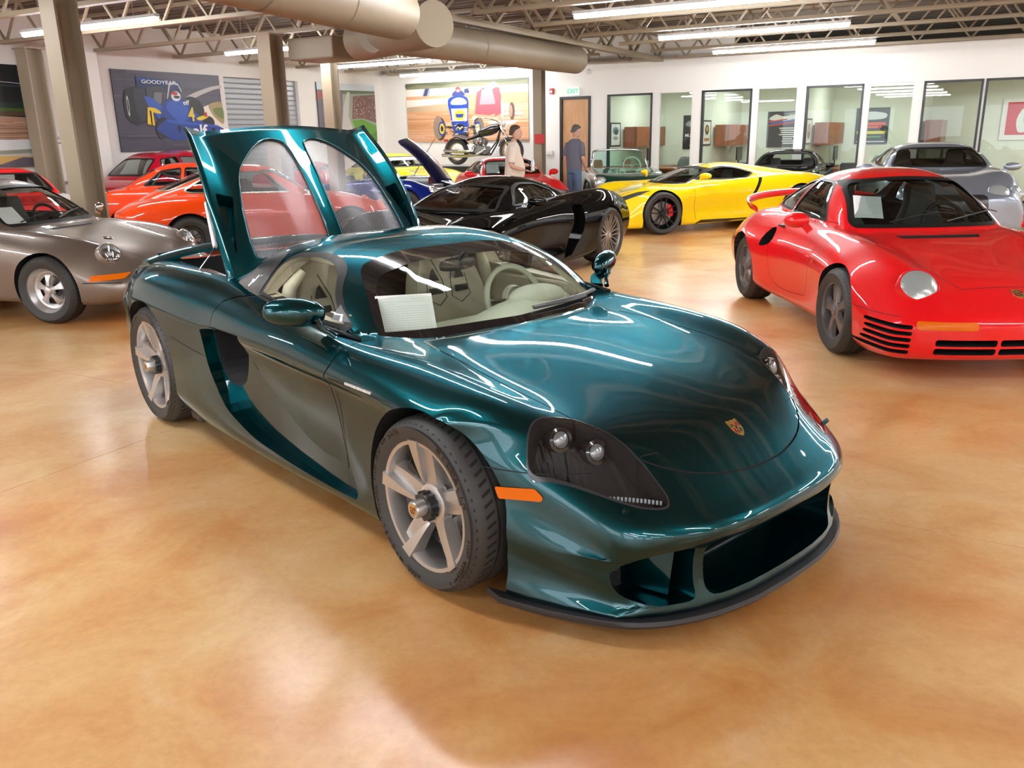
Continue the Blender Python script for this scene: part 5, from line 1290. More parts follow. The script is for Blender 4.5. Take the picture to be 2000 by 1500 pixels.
    sp = dict(paint=YEL, W=1.98, wb=2.71, Rf=.345, Rr=.355, st=st, cab=cab, kf=.52, pf=2.4, kr=.3, pr=2.6, yo=.975, q=.85, near=1,
              wf=wheel_meshes('y10F', .345, .245, .27, 'y10', mat('black_alloy', (.018, .018, .018), .25, .4), cal=(mat('red_caliper', (.7, .01, .01), .3), .25)), wr=wheel_meshes('y10R', .355, .325, .27, 'y10', MATS['black_alloy'], cal=(MATS['red_caliper'], .25)),
              mirrors=[(-.72, 1.04, .93, (.08, .12, .05), (.0, .12, .06))],
              cuts=[(dense([(-1.92, .86), (-1.98, .86), (-1.72, .46), (-1.66, .46)], .05), 'y', .70, 1.3, 'y'), (round_poly([(-.46, .16), (.46, .16), (.40, .30), (-.40, .30)], .04, 3), 'x', .7, 1.5, None)],
              patches=[(round_poly([(.50, .47), (.66, .53), (.84, .66), (.88, .72), (.78, .70), (.60, .60)], .02, 3), 'x', 1, 'headlight', mat('lamp_smoke', (.10, .10, .11), .12, .4, coat=1), .006, True),
                       (dense([(.95, -.085), (.95, -.035), (-.22, -.05), (-.22, -.12)], .1), 'z', 1, 'stripe', BT, .0015, True),
                       (dense([(-.55, .105), (-1.60, .105), (-1.78, .20), (-.75, .20)], .05), 'y', 1, 'side_skirt', BT, .004, True),
                       (dense([(-1.15, -.11), (-1.15, -.05), (-2.4, -.05), (-2.4, -.11)], .1), 'z', 1, 'cab_stripe', BT, .0015, True),
                       (round_poly([(.66, .50), (.62, .50), (.60, .36), (.64, .36)], .01, 3), 'y', 1, 'side_marker', AMB, .004, True)],
              seams=[([(-.62, 2, .80), (-.60, 2, .5), (-.66, 2, .2)], (0, -1, 0), True, .006)])
    sp['zones'] = None; sp['top'] = BT
    sp['zones'] = lambda c: 3 if (c.z > .86 and c.x > -1.62 - .0 * c.y and c.x < -.4 and abs(c.y) > .30 and c.z < 1.05 and (c.z < 1.02)) else 0
    car, bB, bG = gcar('sports_car', (2.245, 15.0), -2.80, 'bright yellow low supercar with black stripes and red brake calipers', sp)
    interior(car, bG, [(-1.45, -.34, .8), (-1.45, .34, .8)], .25, BLK, dash=(-.75, .78), W=.55)
    # --- orange classic coupe seen through the mesh
    ORG = paint('orange_paint', '#f0480c', 0, 0, .3)
    sp = rear_engine_spec(ORG, .0, q=.85, near=-1); sp['glass'] = MATS['clear_car_glass']
    sp['wf'] = wheel_meshes('o_f', .31, .20, .20, 'fuchs', mat('fuchs_dark', (.08, .08, .08), .35, .5)); sp['wr'] = wheel_meshes('o_r', .315, .22, .20, 'fuchs', MATS['fuchs_dark'])
    sp['trim'] = mat('bright_trim', (.6, .58, .5), .25, .9); sp['panels'] = [(door, 'y', .5, 1.3, 'door', True)]
    sp['patches'] = [(round_poly([(.42, .43), (.58, .44), (.58, .49), (.42, .485)], .01, 2), 'y', 1, 'turn_signal', AMB, .006, True)]
    sp['mirrors'] = [(-.72, .86, .95, (.05, .07, .05), (.0, .06, .07))]
    car, bB, bG = gcar('sports_car', (-2.663, 13.59), .366, 'plain orange classic fastback coupe behind the raised teal cover', sp)
    interior(car, bG, [(-1.25, -.36, .85), (-1.25, .36, .85)], .30, BLK)
    # --- generic three-box and two-box shapes
    def coupe(P_, L=(.80, -3.35), wb=2.45, W=1.66, hood=.88, low=.66, roofz=1.30, belt=.92, x0=-.45, x1=-1.0, x2=-1.9, x3=-2.6, deck=.90, R=.31, open_=False, q=.6, kf=.14, **k):
        w = W / 2; xf, xr = L
        st = [(xf, low, .40, low, w * .80, low - .01, w * .93, .50, w * .95, .36, w * .9, .22), (xf - .25, low + .10, .42, low + .10, w * .84, low + .10, w * .97, .58, w * .98, .38, w * .94, .2), (0, hood - .06, .44, hood - .05, w * .84, hood - .02, w * .99, .62, w, .40, w * .96, .2),
              (x0, hood, .46, hood, w * .85, hood + .01, w * .99, .64, w, .42, w * .96, .2), ((x1 + x2) / 2, belt, .5, belt, w * .86, belt - .01, w * .99, .66, w, .42, w * .96, .2), (x3, deck, .5, deck, w * .85, deck, w * .99, .66, w, .44, w * .96, .22), ((x3 + xr) / 2, deck - .03, .5, deck - .03, w * .84, deck - .03, w * .98, .64, w * .99, .44, w * .94, .25), (xr, deck - .12, .48, deck - .12, w * .80, deck - .14, w * .93, .56, w * .94, .42, w * .88, .3)]
        sp = dict(paint=P_, W=W, wb=wb, Rf=R, Rr=R, st=st, kf=kf, pf=3, kr=.12, pr=3, q=q, wd=.28)
        if not open_:
            sp['cab'] = dict(roof=[(x0, hood - .01), ((x0 + x1) / 2, (hood + roofz) / 2 - .02), (x1, roofz - .05), ((x1 + x2) / 2, roofz), (x2, roofz - .04), ((x2 + x3) / 2, (roofz + deck) / 2 + .01), (x3, deck - .01)], belt=[(x0, hood), ((x1 + x2) / 2, belt), (x3, deck)], hw=[(x0, w * .80), (-1.2, w * .84), (x3, w * .76)],
                         tw=w * .66, kf=.10, kr=.03, n=([x3, x2, -1.2, x1, x0], [6, 4, 4, 5, 8]), ws=trap(w * .70, w * .57, hood + .05, roofz - .085, .01, .05), wsx=x1 - .15, rw=trap(w * .64, w * .52, deck + .06, roofz - .10, .01, .05), rwx=x2 + .1,
                         side=[round_poly([(x0 - .32, belt + .035), (x1 - .03, roofz - .10), ((x1 + x2) / 2 - .03, roofz - .08), ((x1 + x2) / 2 - .06, belt + .035)], .03, 3), round_poly([((x1 + x2) / 2 - .12, belt + .035), ((x1 + x2) / 2 - .10, roofz - .08), (x2 + .02, roofz - .12), (x3 + .38, deck + .06)], .03, 3)])
        sp['wf'] = sp['wr'] = wheel_meshes('plain' + str(R), R, .19, R * .63, 'plain5', mat('plain_alloy', (.5, .5, .5), .3, .8), treads=False, detail=0)
        sp.update(k); return sp
    # silver-blue grand tourer behind the red coupe
    SIL = paint('silver_blue_paint', (.30, .34, .42), .55, 0.0, .32)
    sp = coupe(SIL, L=(.86, -3.85), wb=2.75, W=1.94, hood=1.0, low=.70, roofz=1.40, belt=1.02, x0=-.62, x1=-1.35, x2=-2.2, x3=-3.1, deck=1.03, R=.365, q=.9, kf=.30, glass=MATS['dark_car_glass'], lining=mat('lining_brown', (.05, .035, .03), .7),
               mirrors=[(-.98, 1.06, 1.03, (.08, .13, .06), (.0, .13, .08))], lamps=[(.62, .55, .13, 'plain', (.95, .1, .3)), (.50, .80, .09, 'plain', (.9, .3, .3))], lampz=.74,
               patches=[(round_poly([(-.42, .36), (.42, .36), (.38, .72), (-.38, .72)], .06, 3), 'x', 1, 'grille', mat('grille_mesh', (.08, .08, .08), .3, .8), .008, False)])
    s_ = sp['st']; sp['st'] = [tuple(list(r) if i not in (2, 3) else [r[0], r[1], .42, r[3] - .0, .78, r[5] + .03, .955, .72, .97, .45, .93, .2]) for i, r in enumerate(s_)]
    sp['wf'] = sp['wr'] = wheel_meshes('bent', .365, .275, .28, 'y10', mat('grey_alloy', (.22, .20, .20), .38, .7), treads=False)
    car, bB, bG = gcar('grand_tourer', (6.47, 12.682), -1.869, 'silver-blue grand touring coupe parked behind the red coupe', sp)
    interior(car, bG, [(-1.75, -.40, 1.05), (-1.75, .40, 1.05)], .36, mat('seat_brown', (.06, .035, .03), .5), dash=(-.98, 1.0), W=.65)
    # pale silver coupe farther right
    SIL2 = paint('pale_silver_paint', (.62, .60, .60), .4, 0, .32)
    sp = coupe(SIL2, L=(.86, -3.55), wb=2.8, W=1.90, hood=1.0, low=.72, roofz=1.42, belt=1.0, x0=-.6, x1=-1.3, x2=-2.4, x3=-3.2, deck=1.02, R=.36, glass=MATS['clear_car_glass'])
    gcar('grand_tourer', (9.9, 13.6), -1.95, 'pale silver coupe at the right edge behind the silver-blue one', sp)
    # black hard-top roadster
    BK2 = paint('black_paint')if False else MATS['black_paint']
    sp = coupe(BK2, L=(.60, -2.55), wb=2.05, W=1.66, hood=.87, low=.62, roofz=1.24, belt=.90, x0=-.5, x1=-1.0, x2=-1.55, x3=-2.1, deck=.92, R=.30, glass=MATS['clear_car_glass'], lamps=[(.45, .58, .09, 'plain', (.95, .05, .3))], mirrors=[(-.75, .90, .92, (.06, .09, .05), (0, .08, .05))])
    car, bB, bG = gcar('roadster', (5.5, 17.6), -2.06, 'black hard-top roadster parked between yellow supercar and office windows', sp)
    interior(car, bG, [(-1.35, -.34, .85), (-1.35, .34, .85)], .28, BLK)
    # dark green classic open roadster
    GRN = paint('dark_green_paint', (.004, .045, .028), .2, 0, .3)
    sp = coupe(GRN, L=(.88, -3.3), wb=2.4, W=1.74, hood=.90, low=.70, belt=.88, deck=.88, R=.32, open_=True, x0=-.7, kf=.08)
    sp['cuts'] = [(round_poly([(-.78, -.62), (-.78, .62), (-1.95, .62), (-1.95, -.62)], .12, 3), 'z', .35, 1.5, None), (round_poly([(-.46, .50), (.46, .50), (.42, .70), (-.42, .70)], .04, 3), 'x', .80, 1.5, None)]
    sp['lamps'] = [(.80, .68, .115, 'chrome', (1, .04, .12))]
    car, bB, bG = gcar('roadster', (2.541, 18.7), -1.516, 'dark green classic open roadster with chrome windscreen frame', sp)
    fr = [(-.72, -.64, .90), (-.86, -.60, 1.08), (-.96, -.55, 1.25), (-.99, -.40, 1.275), (-1.0, 0, 1.285), (-.99, .40, 1.275), (-.96, .55, 1.25), (-.86, .60, 1.08), (-.72, .64, .90)]
    g = MB(); g.tube(fr, .022, 8); wf_ = g.build('windscreen_frame', CHR(), car, smooth=True)
    g = MB(); g.add([(-.70, -.60, .92), (-.70, .60, .92), (-.98, .52, 1.26), (-.98, -.52, 1.26)], [(0, 1, 2, 3)]); g.build('windscreen', glass('green_glass', (.62, .88, .80), base=.06), wf_)
    g = MB(); g.box((.90, 0, .60), (.03, .84, .18)); g.bar((.925, -.40, .60), (.925, .40, .60), .03); g.lathe([(.06, -.01), (.075, 0), (.06, .012)], 24, Matrix.Translation((.94, 0, .60)) @ Matrix.Rotation(PI / 2, 4, 'Y')); g.build('grille', CHR(), car, smooth=30)
    g = MB(); g.tube([(.45, -.88, .42), (.86, -.74, .42), (.97, -.4, .42), (.98, 0, .42), (.97, .4, .42), (.86, .74, .42), (.45, .88, .42)], .045, 8); g.build('bumper', CHR(), car, smooth=True)
    interior(car, None, [(-1.45, -.34, .85), (-1.45, .34, .85)], .28, mat('tan_leather', (.32, .13, .05), .5), steer=(-1.05, .35, .92, .20, mat('ivory', (.7, .66, .55), .4)), dash=(-.85, .90), W=.6)
    # small red convertible coupe behind the man
    sp = coupe(RED, L=(.80, -2.6), wb=2.1, W=1.68, hood=.84, low=.55, roofz=1.22, belt=.88, x0=-.45, x1=-1.0, x2=-1.6, x3=-2.2, deck=.88, R=.30, glass=MATS['tinted_glass'], mirrors=[(-.68, .90, .90, (.06, .11, .06), (0, .10, .05))])
    car, bB, bG = gcar('coupe', (.301, 17.0), -1.257, 'small red coupe facing the camera behind the man in cream', sp)
    paper_on(car, bG, -.42, 1.0, .30, .30, 0, 'white sheet in the small red coupe windscreen', 9)
    interior(car, bG, [(-1.3, -.34, .85), (-1.3, .34, .85)], .26, BLK)
    # yellow racing coupe by the wall
    YL2 = paint('lemon_paint', '#f2ee12', 0, 0, .35)
    sp = coupe(YL2, L=(.95, -2.9), wb=2.5, W=1.75, hood=.90, low=.62, roofz=1.26, belt=.93, x0=-.75, x1=-1.3, x2=-2.0, x3=-3.0, deck=.86, R=.33, glass=MATS['clear_car_glass'])
    car, bB, bG = gcar('racing_coupe', (-1.9, 20.8), -.90, 'lemon yellow racing coupe with number 2 by the white wall', sp)
    for sg in (-1,): text_obj('2', .34, on_skin(bG, (-2.55, sg * 2, 1.0), (0, -sg, 0)) @ Matrix.Translation((0, 0, .01)), mat('number_black', (.01, .01, .01), .5), parent=car, name='race_number')
    g = MB(); 
    for y in (-.5, .5): g.tube([(-1.35, y, .8), (-1.45, y * .95, 1.15), (-2.1, y * .8, 1.15), (-2.6, y, .8)], .02, 6)
    g.tube([(-1.45, -.48, 1.15), (-1.45, .48, 1.15)], .02, 6); g.tube([(-1.4, -.5, .85), (-1.5, .45, 1.1)], .02, 6); g.build('roll_cage', mat('cage_grey', (.3, .3, .3), .4, .5), car, smooth=True)
    g = MB(); loc, nor = surf_frame(bG, (3, 0, 1.14), (-1, 0, 0)); 
    patch(bG, dense([(-.52, 1.09), (.52, 1.09), (.50, 1.16), (-.50, 1.16)], .1), 'x', 1, car, 'sun_strip', mat('sticker_white', (.8, .8, .8), .4), lift=.006)
    # royal blue classic roadster with raised bonnet
    BLU = paint('royal_blue_paint', (.004, .02, .22), .3, 0, .25)
    sp = coupe(BLU, L=(.72, -2.5), wb=2.0, W=1.78, hood=.88, low=.60, belt=.84, deck=.86, R=.34, open_=True, x0=-.6, kf=.22, q=.8)
    for i in (2, 5): r = list(sp['st'][i]); r[4] = .70; r[5] += .03; r[3] -= .03; sp['st'][i] = tuple(r)
    sp['cuts'] = [(round_poly([(-.95, -.55), (-.95, .55), (-1.6, .55), (-1.6, -.55)], .12, 3), 'z', .35, 1.5, None), (round_poly([(.45, -.40), (.45, .40), (-.72, .45), (-.72, -.45)], .06, 3), 'z', .35, 1.5, None)]
    sp['lamps'] = [(.50, .60, .09, 'chrome', (.95, .05, .3))]
    sp['patches'] = [(dense([(-1.75, .06), (-1.75, .26), (-2.4, .24), (-2.4, .06)], .1), 'z', 1, 'stripe', mat('stripe_white', (.85, .85, .85), .3, coat=1), .002, True)]
    car, bB, bG = gcar('roadster', (-1.6, 16.85), -.40, 'royal blue classic roadster with white stripes and raised bonnet', sp)
    g = MB(); P = []; Q = []
    hb, ht = Vector((.40, 0, .82)), Vector((-.42, 0, 1.58))
    for i in range(13):
        t = i / 12; c = hb.lerp(ht, t); w_ = .34 * (1 - .12 * t) * (1 if i < 12 else .8); bul = .06 * math.sin(PI * t); n_ = Vector((ht.z - hb.z, 0, hb.x - ht.x)).normalized()
        P.append([c + Vector((0, w_ * y, 0)) + n_ * (.05 * (1 - y * y) + bul) for y in np.linspace(-1, 1, 9)] + [c + Vector((0, w_ * y, 0)) + n_ * (.05 * (1 - y * y) + bul - .035) for y in np.linspace(1, -1, 9)])
    g.grid(P, closev=True); k = 18; g.f += [tuple(range(k)), tuple(12 * k + j for j in range(k))[::-1]]; g.m += [0, 0]; g.smooth += [False, False]; ho = g.build('raised_bonnet', paint('navy_paint', (.004, .007, .05), .2, 0, .25), car, smooth=40)
    g = MB(); g.tube([(-.5, .38, .86), (.05, .36, 1.62)], .008, 6); g.build('bonnet_stay', CHR(), car)
    g = MB(); g.add([(-.98, -.55, .86), (-.98, .55, .86), (-1.12, .48, 1.14), (-1.12, -.48, 1.14)], [(0, 1, 2, 3)]); g.build('windscreen', MATS['clear_car_glass'], car)
    g = MB(); g.tube([(-.98, -.56, .85), (-1.12, -.50, 1.15), (-1.12, .50, 1.15), (-.98, .56, .85)], .014, 6); g.build('windscreen_frame', CHR(), car, smooth=True)
    g = MB(); g.box((-.15, 0, .62), (.8, .5, .25)); g.tube([(.1, 0, .8), (-.4, 0, .8)], .1, 12); g.build('engine', mat('engine_grey', (.3, .3, .3), .4, .6), car, smooth=40)
    interior(car, None, [(-1.4, -.3, .7), (-1.4, .3, .7)], .28, BLK)
    # orange-red sports saloon, tail towards us
    OR2 = paint('vermilion_paint', '#f2431a', 0, 0, .3)
    sp = coupe(OR2, L=(.65, -3.05), wb=2.35, W=1.60, hood=.88, low=.70, roofz=1.30, belt=.92, x0=-.55, x1=-1.0, x2=-1.85, x3=-2.5, deck=.90, R=.31, glass=MATS['clear_car_glass'],
               patches=[(round_poly([(.42, .60), (.66, .60), (.66, .70), (.42, .70)], .015, 2), 'x', -1, 'tail_lamp', TAILR, .01, True), (dense([(-.70, .52), (.70, .52), (.70, .56), (-.70, .56)], .1), 'x', -1, 'bumper', CHR(), .03, False)])
    car, bB, bG = gcar('coupe', (-4.05, 15.2), .26, 'vermilion small classic coupe with its tail lamps towards us', sp)
    M = on_skin(bB, (-2.70, -.60, 3), (0, 0, -1), (-1, 0, 0)); g = MB(); g.lathe([(0, .02), (.05, .018), (.06, 0)], 20); g.build('fuel_cap', CHR(), car, smooth=True, M=M)
    g = MB()
    for y in (-.45, .45): g.tube([(-1.1, y, .7), (-1.2, y, 1.18), (-1.9, y, 1.18), (-2.3, y, .7)], .02, 6)
    g.tube([(-1.9, -.45, 1.18), (-1.2, .45, .8)], .02, 6); g.build('roll_cage', MATS['cage_grey'], car, smooth=True)
    # red and white coupe behind the taupe car
    WHT = paint('white_paint', (.80, .79, .76), 0, 0, .3)
    sp = coupe(WHT, L=(.85, -3.2), wb=2.4, W=1.75, hood=.90, low=.72, roofz=1.30, belt=.92, x0=-.6, x1=-1.1, x2=-1.9, x3=-2.7, deck=.92, R=.32, q=.8, glass=MATS['clear_car_glass'], top=RED,
               lamps=[(.80, .40, .085, 'yellow', (1, .03, .1)), (.80, .62, .085, 'yellow', (1, .06, .1))],
               patches=[(round_poly([(-.80, .53), (.80, .53), (.80, .70), (-.80, .70)], .03, 2), 'x', 1, 'grille', mat('grille_black', (.01, .01, .01), .5), .004, False)])
    sp['zones'] = lambda c: 3 if (c.z > .905 or (abs(c.y) < .50 and c.z > .72 and c.x > -.7)) else 0
    gcar('racing_coupe', (-7.0, 12.5), -.80, 'red and white coupe with yellow lamps behind the taupe coupe', sp)
    # crimson cars seen only through the mesh
    CRM = paint('crimson_paint', '#b8102a', 0, 0, .3)
    sp = coupe(CRM, L=(.5, -2.4), wb=1.9, W=1.8, hood=.80, low=.60, roofz=1.16, belt=.86, x0=-.3, x1=-.8, x2=-1.4, x3=-2.2, deck=.95, R=.32, glass=MATS['tinted_glass'],
               patches=[(slot(.2, .8, .42 + .09 * k, .455 + .09 * k), 'x', -1, 'louvre', DARK(), .004, True) for k in range(3)])
    gcar('sports_car', (-4.6, 20.75), 1.52, 'crimson low sports car with rear louvres, seen through mesh', sp)
    sp = coupe(CRM, L=(.6, -2.3), wb=1.8, W=1.66, hood=.95, low=.72, roofz=1.44, belt=.98, x0=-.25, x1=-.6, x2=-1.6, x3=-2.1, deck=.98, R=.32, glass=MATS['tinted_glass'])
    gcar('saloon', (-6.25, 18.15), 1.06, 'crimson upright saloon behind the orange fastback, seen through mesh', sp)
# ------------------------------------------------------------------ the showroom
def wallbox(name, s0, s1, t0, t1, z0, z1, m, holes=(), axis='t', **k):
    """box in room axes; holes: rectangles (a0,a1,z0,z1) along the long axis"""
    g = MB()
    if not holes:
        P = [R3(s, t, z) for z in (z0, z1) for t in (t0, t1) for s in (s0, s1)]; g.add(P, [(0, 2, 3, 1), (4, 5, 7, 6), (0, 1, 5, 4), (2, 6, 7, 3), (0, 4, 6, 2), (1, 3, 7, 5)])
        return g.build(name, m, None, kind='structure', **k)
    a0, a1 = (s0, s1) if axis == 't' else (t0, t1); hs = sorted(holes); cur = a0; segs = []
    for h in hs: segs.append((cur, h[0], z0, z1)); segs.append((h[0], h[1], h[3], z1)); segs.append((h[0], h[1], z0, h[2])); cur = h[1]
    segs.append((cur, a1, z0, z1)); S = None
    for a, b, c, d in segs:
        if b - a < 1e-4 or d - c < 1e-4: continue
        A = (a, b, t0, t1) if axis == 't' else (s0, s1, a, b)
        P = [R3(s, t, z) for z in (c, d) for t in A[2:] for s in A[:2]]; g.add(P, [(0, 2, 3, 1), (4, 5, 7, 6), (0, 1, 5, 4), (2, 6, 7, 3), (0, 4, 6, 2), (1, 3, 7, 5)])
    o = g.build(name, m, None, kind='structure', **k); bm = bmesh.new(); bm.from_mesh(o.data); bmesh.ops.remove_doubles(bm, verts=bm.verts, dist=1e-4); bm.to_mesh(o.data); bm.free(); return o
def rbar(g, a, b, w, h=None): return g.bar(R3(*a), R3(*b), w, h)
RM = Matrix(((DS.x, DT.x, 0, 0), (DS.y, DT.y, 0, 0), (0, 0, 1, 0), (0, 0, 0, 1)))
def rb(g, s0, s1, t0, t1, z0, z1):
    P = [R3(s, t, z) for z in (z0, z1) for t in (t0, t1) for s in (s0, s1)]; return g.add(P, [(0, 2, 3, 1), (4, 5, 7, 6), (0, 1, 5, 4), (2, 6, 7, 3), (0, 4, 6, 2), (1, 3, 7, 5)])
def floor_mat():
    m = bpy.data.materials.new('stained_concrete'); m.use_nodes = True; nt = m.node_tree; b = nt.nodes['Principled BSDF']; N = nt.nodes.new; L = nt.links.new
    tc = N('ShaderNodeTexCoord')
    def noise(sc, det, dist=0.0, rough=.5):
        n = N('ShaderNodeTexNoise'); n.inputs['Scale'].default_value = sc; n.inputs['Detail'].default_value = det; n.inputs['Distortion'].default_value = dist; n.inputs['Roughness'].default_value = rough; L(tc.outputs['Object'], n.inputs['Vector']); return n.outputs[0]
    def ramp(x, pts):
        r = N('ShaderNodeValToRGB'); L(x, r.inputs[0]); e = r.color_ramp.elements
        while len(e) < len(pts): e.new(.5)
        for q, (p, c) in zip(e, pts): q.position = p; q.color = lin(c)
        return r.outputs[0]
    base = ramp(noise(.55, 5, 1.6, .55), [(.28, '#bd7c40'), (.40, '#cf9a5e'), (.50, '#dbb078'), (.62, '#dfbd8c'), (.75, '#e6d0ac')])
    sp = ramp(noise(1.7, 8, 1.2, .62), [(.30, '#b06a30'), (.46, '#d09a5c'), (.60, '#dfb880'), (.75, '#ecd9b8')])
    mx = N('ShaderNodeMixRGB'); mx.inputs[0].default_value = .42; L(base, mx.inputs[1]); L(sp, mx.inputs[2])
    st = ramp(noise(.33, 3, .8, .5), [(.44, '#000000'), (.60, '#ffffff')]); mx2 = N('ShaderNodeMixRGB'); mx2.blend_type = 'MULTIPLY'; L(st, mx2.inputs[0]); L(mx.outputs[0], mx2.inputs[1]); mx2.inputs[2].default_value = lin('#ecc6a0')
    fine = ramp(noise(26, 6, .3, .7), [(.3, '#e6e0d8'), (.6, '#ffffff')]); mx3 = N('ShaderNodeMixRGB'); mx3.blend_type = 'MULTIPLY'; mx3.inputs[0].default_value = .5; L(mx2.outputs[0], mx3.inputs[1]); L(fine, mx3.inputs[2])
    L(mx3.outputs[0], b.inputs['Base Color'])
    rr = N('ShaderNodeMapRange'); L(noise(.9, 6, .5), rr.inputs[0]); rr.inputs[1].default_value = .3; rr.inputs[2].default_value = .7; rr.inputs[3].default_value = .30; rr.inputs[4].default_value = .42; L(rr.outputs[0], b.inputs['Roughness'])
    b.inputs['Coat Weight'].default_value = .42; b.inputs['Coat Roughness'].default_value = .20; b.inputs['Specular IOR Level'].default_value = .5
    bp = N('ShaderNodeBump'); bp.inputs['Strength'].default_value = .12; bp.inputs['Distance'].default_value = .01; L(noise(3.5, 5, .2), bp.inputs['Height']); L(bp.outputs[0], b.inputs['Normal'])
    return m
def deck_mat():
    m = mat('roof_deck', (.16, .13, .10), .7); return m
TAN = lambda: mat('tan_steel', (.32, .26, .18), .5)
ORD = ['first', 'second', 'third', 'fourth', 'fifth', 'sixth', 'seventh', 'eighth', 'ninth', 'tenth', 'eleventh', 'twelfth', 'thirteenth', 'fourteenth', 'fifteenth', 'sixteenth', 'seventeenth', 'eighteenth', 'nineteenth', 'twentieth']
def room():
    WALL = mat('white_wall', (.82, .785, .74), .75); OFF = mat('office_wall', (.74, .78, .68), .75); BF = mat('black_frame', (.012, .012, .012), .4); WHT = mat('white_trim', (.78, .76, .74), .6)
    # floor slabs with saw-cut joints
    fm = floor_mat(); fl = None
    g = MB(); rb(g, -14, 17, -12, 30, -.12, -.02); base = g.build('floor', mat('joint_dark', (.14, .09, .05), .9), None, kind='structure')
    ss = [-14, -8.9, -2.4, 4.06, 10.5, 17]; tt = [-12, -2.8, 3.66, 10.1, 16.6, 23, 30]
    for i in range(len(ss) - 1):
        for j in range(len(tt) - 1):
            g = MB(); rb(g, ss[i] + .0018, ss[i + 1] - .0018, tt[j] + .0018, tt[j + 1] - .0018, -.1, 0); g.build('slab', fm, base)
    # walls
    WN = [(7.37, 8.55), (6.38, 7.21), (4.97, 6.15), (3.97, 4.85), (2.58, 3.78), (1.59, 2.47), (.31, 1.41), (-.85, .27), (-3.2, -1.2)]
    ZB, ZT = .10, 2.56
    wallbox('wall_back', -14, 15.7, T0, T0 + .14, 0, 3.36, WALL, holes=[(a, b, ZB, ZT) for a, b in WN] + [(9.04, 9.82, .0, 2.50)])
    wallbox('wall_left', S0, S0 + .2, -12, T0 + .14, 0, 4.3, WALL, holes=[(14.62, 17.05, .0, 3.04)], axis='s')
    wallbox('wall_right', -14.2, -14, -12, T0 + 5, 0, 4.3, WALL)
    g = MB(); 
    holes = [(-12 + 3.4 * k, -12 + 3.4 * k + 2.6, .4, 2.7) for k in range(8)]
    wallbox('wall_front', -14, S0, -12.2, -12, 0, 4.3, WALL, holes=holes)
    for i, (a, b, c, d) in enumerate(holes):
        g = MB(); rb(g, a, b, -12.15, -12.12, c, d); g.build('window_%d' % (20 + i), mat('daylight_pane', (.8, .85, .9), .3, emit=(.75, .88, 1), es=2.2), None, kind='structure')
    wallbox('wall_pier', S0 - .28, S0, 10.75, 11.25, 0, 4.2, WALL); wallbox('wall_far', -14, 17, T0 + 5.2, T0 + 5.4, 0, 4.3, mat('plenum_dark', (.10, .085, .065), .8))
    wallbox('wall_upper', 5.5, 15.7, T0 + .2, T0 + .3, 3.36, 4.3, WALL)
    g = MB(); rb(g, -14, 17, -12, T0 + 5.4, 3.98, 4.05); ce = g.build('ceiling', deck_mat(), None, kind='structure')
    g = MB()
    for k in range(140): t = -12 + .30 * k; rb(g, -14, 17, t, t + .13, 3.93, 3.98)
    g.build('deck_rib', deck_mat(), ce, kind='stuff')
    # office block ceiling and walls
    wallbox('ceiling_office', -14, 15.7, T0 + .14, T0 + 4.2, 2.85, 2.9, mat('office_ceiling', (.75, .76, .72), .8)); wallbox('wall_office', -14, 12, T0 + 4.1, T0 + 4.2, 0, 2.85, OFF)
    for i, s in enumerate((12.0, 8.72, 6.28, 3.88, 1.50, -3.4)): wallbox('wall_partition', s - .05, s + .05, T0 + .14, T0 + 4.1, 0, 2.85, OFF)
    for i, (a, b) in enumerate(WN):
        black = i % 2 == 0 or i >= 6; g = MB(); w = .045 if black else .02; dp = (T0 - .02, T0 + .10)
        for r in ((a, a + w, ZB, ZT), (b - w, b, ZB, ZT), (a, b, ZT - w, ZT), (a, b, ZB, ZB + w)): rb(g, r[0], r[1], dp[0] if black else T0 + .02, dp[1], r[2], r[3])
        g.build('window_%d' % (i + 1), BF if black else WHT, None, kind='structure')
        p = MB(); p.add([R3(a + w, T0 + .05, ZB + w), R3(b - w, T0 + .05, ZB + w), R3(b - w, T0 + .05, ZT - w), R3(a + w, T0 + .05, ZT - w)], [(0, 1, 2, 3)]); po = p.build('pane', glass('office_glass', (.92, .98, .94), base=.04), COL.objects['window_%d' % (i + 1)])
    # door
    g = MB()
    for r in ((9.0, 9.06, 0, 2.55), (9.80, 9.86, 0, 2.55), (9.0, 9.86, 2.49, 2.55)): rb(g, r[0], r[1], T0 - .03, T0 + .12, r[2], r[3])
    d = g.build('door_1', BF, None, kind='structure'); g = MB(); rb(g, 9.065, 9.795, T0 + .03, T0 + .075, .01, 2.485)
    g.build('door_leaf', wood_mat('oak_door', '#c9986a', '#b9875a'), d); g = MB(); rb(g, 9.70, 9.78, T0 - .005, T0 + .03, 1.0, 1.10); g.tube([R3(9.74, T0 - .04, 1.05), R3(9.60, T0 - .045, 1.05)], .011, 8); g.build('door_handle', CHR(), d)
    # roller shutter
    g = MB()
    for k in range(26): z = .02 + k * .116; P = [R3(S0 + x, t, zz) for t in (14.62, 17.05) for x, zz in ((.10, z), (.07, z + .03), (.07, z + .085), (.10, z + .112))]; g.add(P, [(0, 1, 5, 4), (1, 2, 6, 5), (2, 3, 7, 6)])
    dm = mat('shutter_grey', (.36, .38, .40), .45, .3)
    d2 = empty('door_2', (0, 0, 0), kind='structure')
    for k in range(26):
        z = .02 + k * .116; h = MB(); P = [R3(S0 + x, t, zz) for t in (14.62, 17.05) for x, zz in ((.10, z), (.090, z + .02), (.090, z + .095), (.10, z + .112), (.13, z + .112), (.13, z))]; h.add(P, [(0, 1, 7, 6), (1, 2, 8, 7), (2, 3, 9, 8), (3, 4, 10, 9), (5, 0, 6, 11), (0, 5, 4, 3, 2, 1), (6, 7, 8, 9, 10, 11)]); h.build('slat', dm, d2)
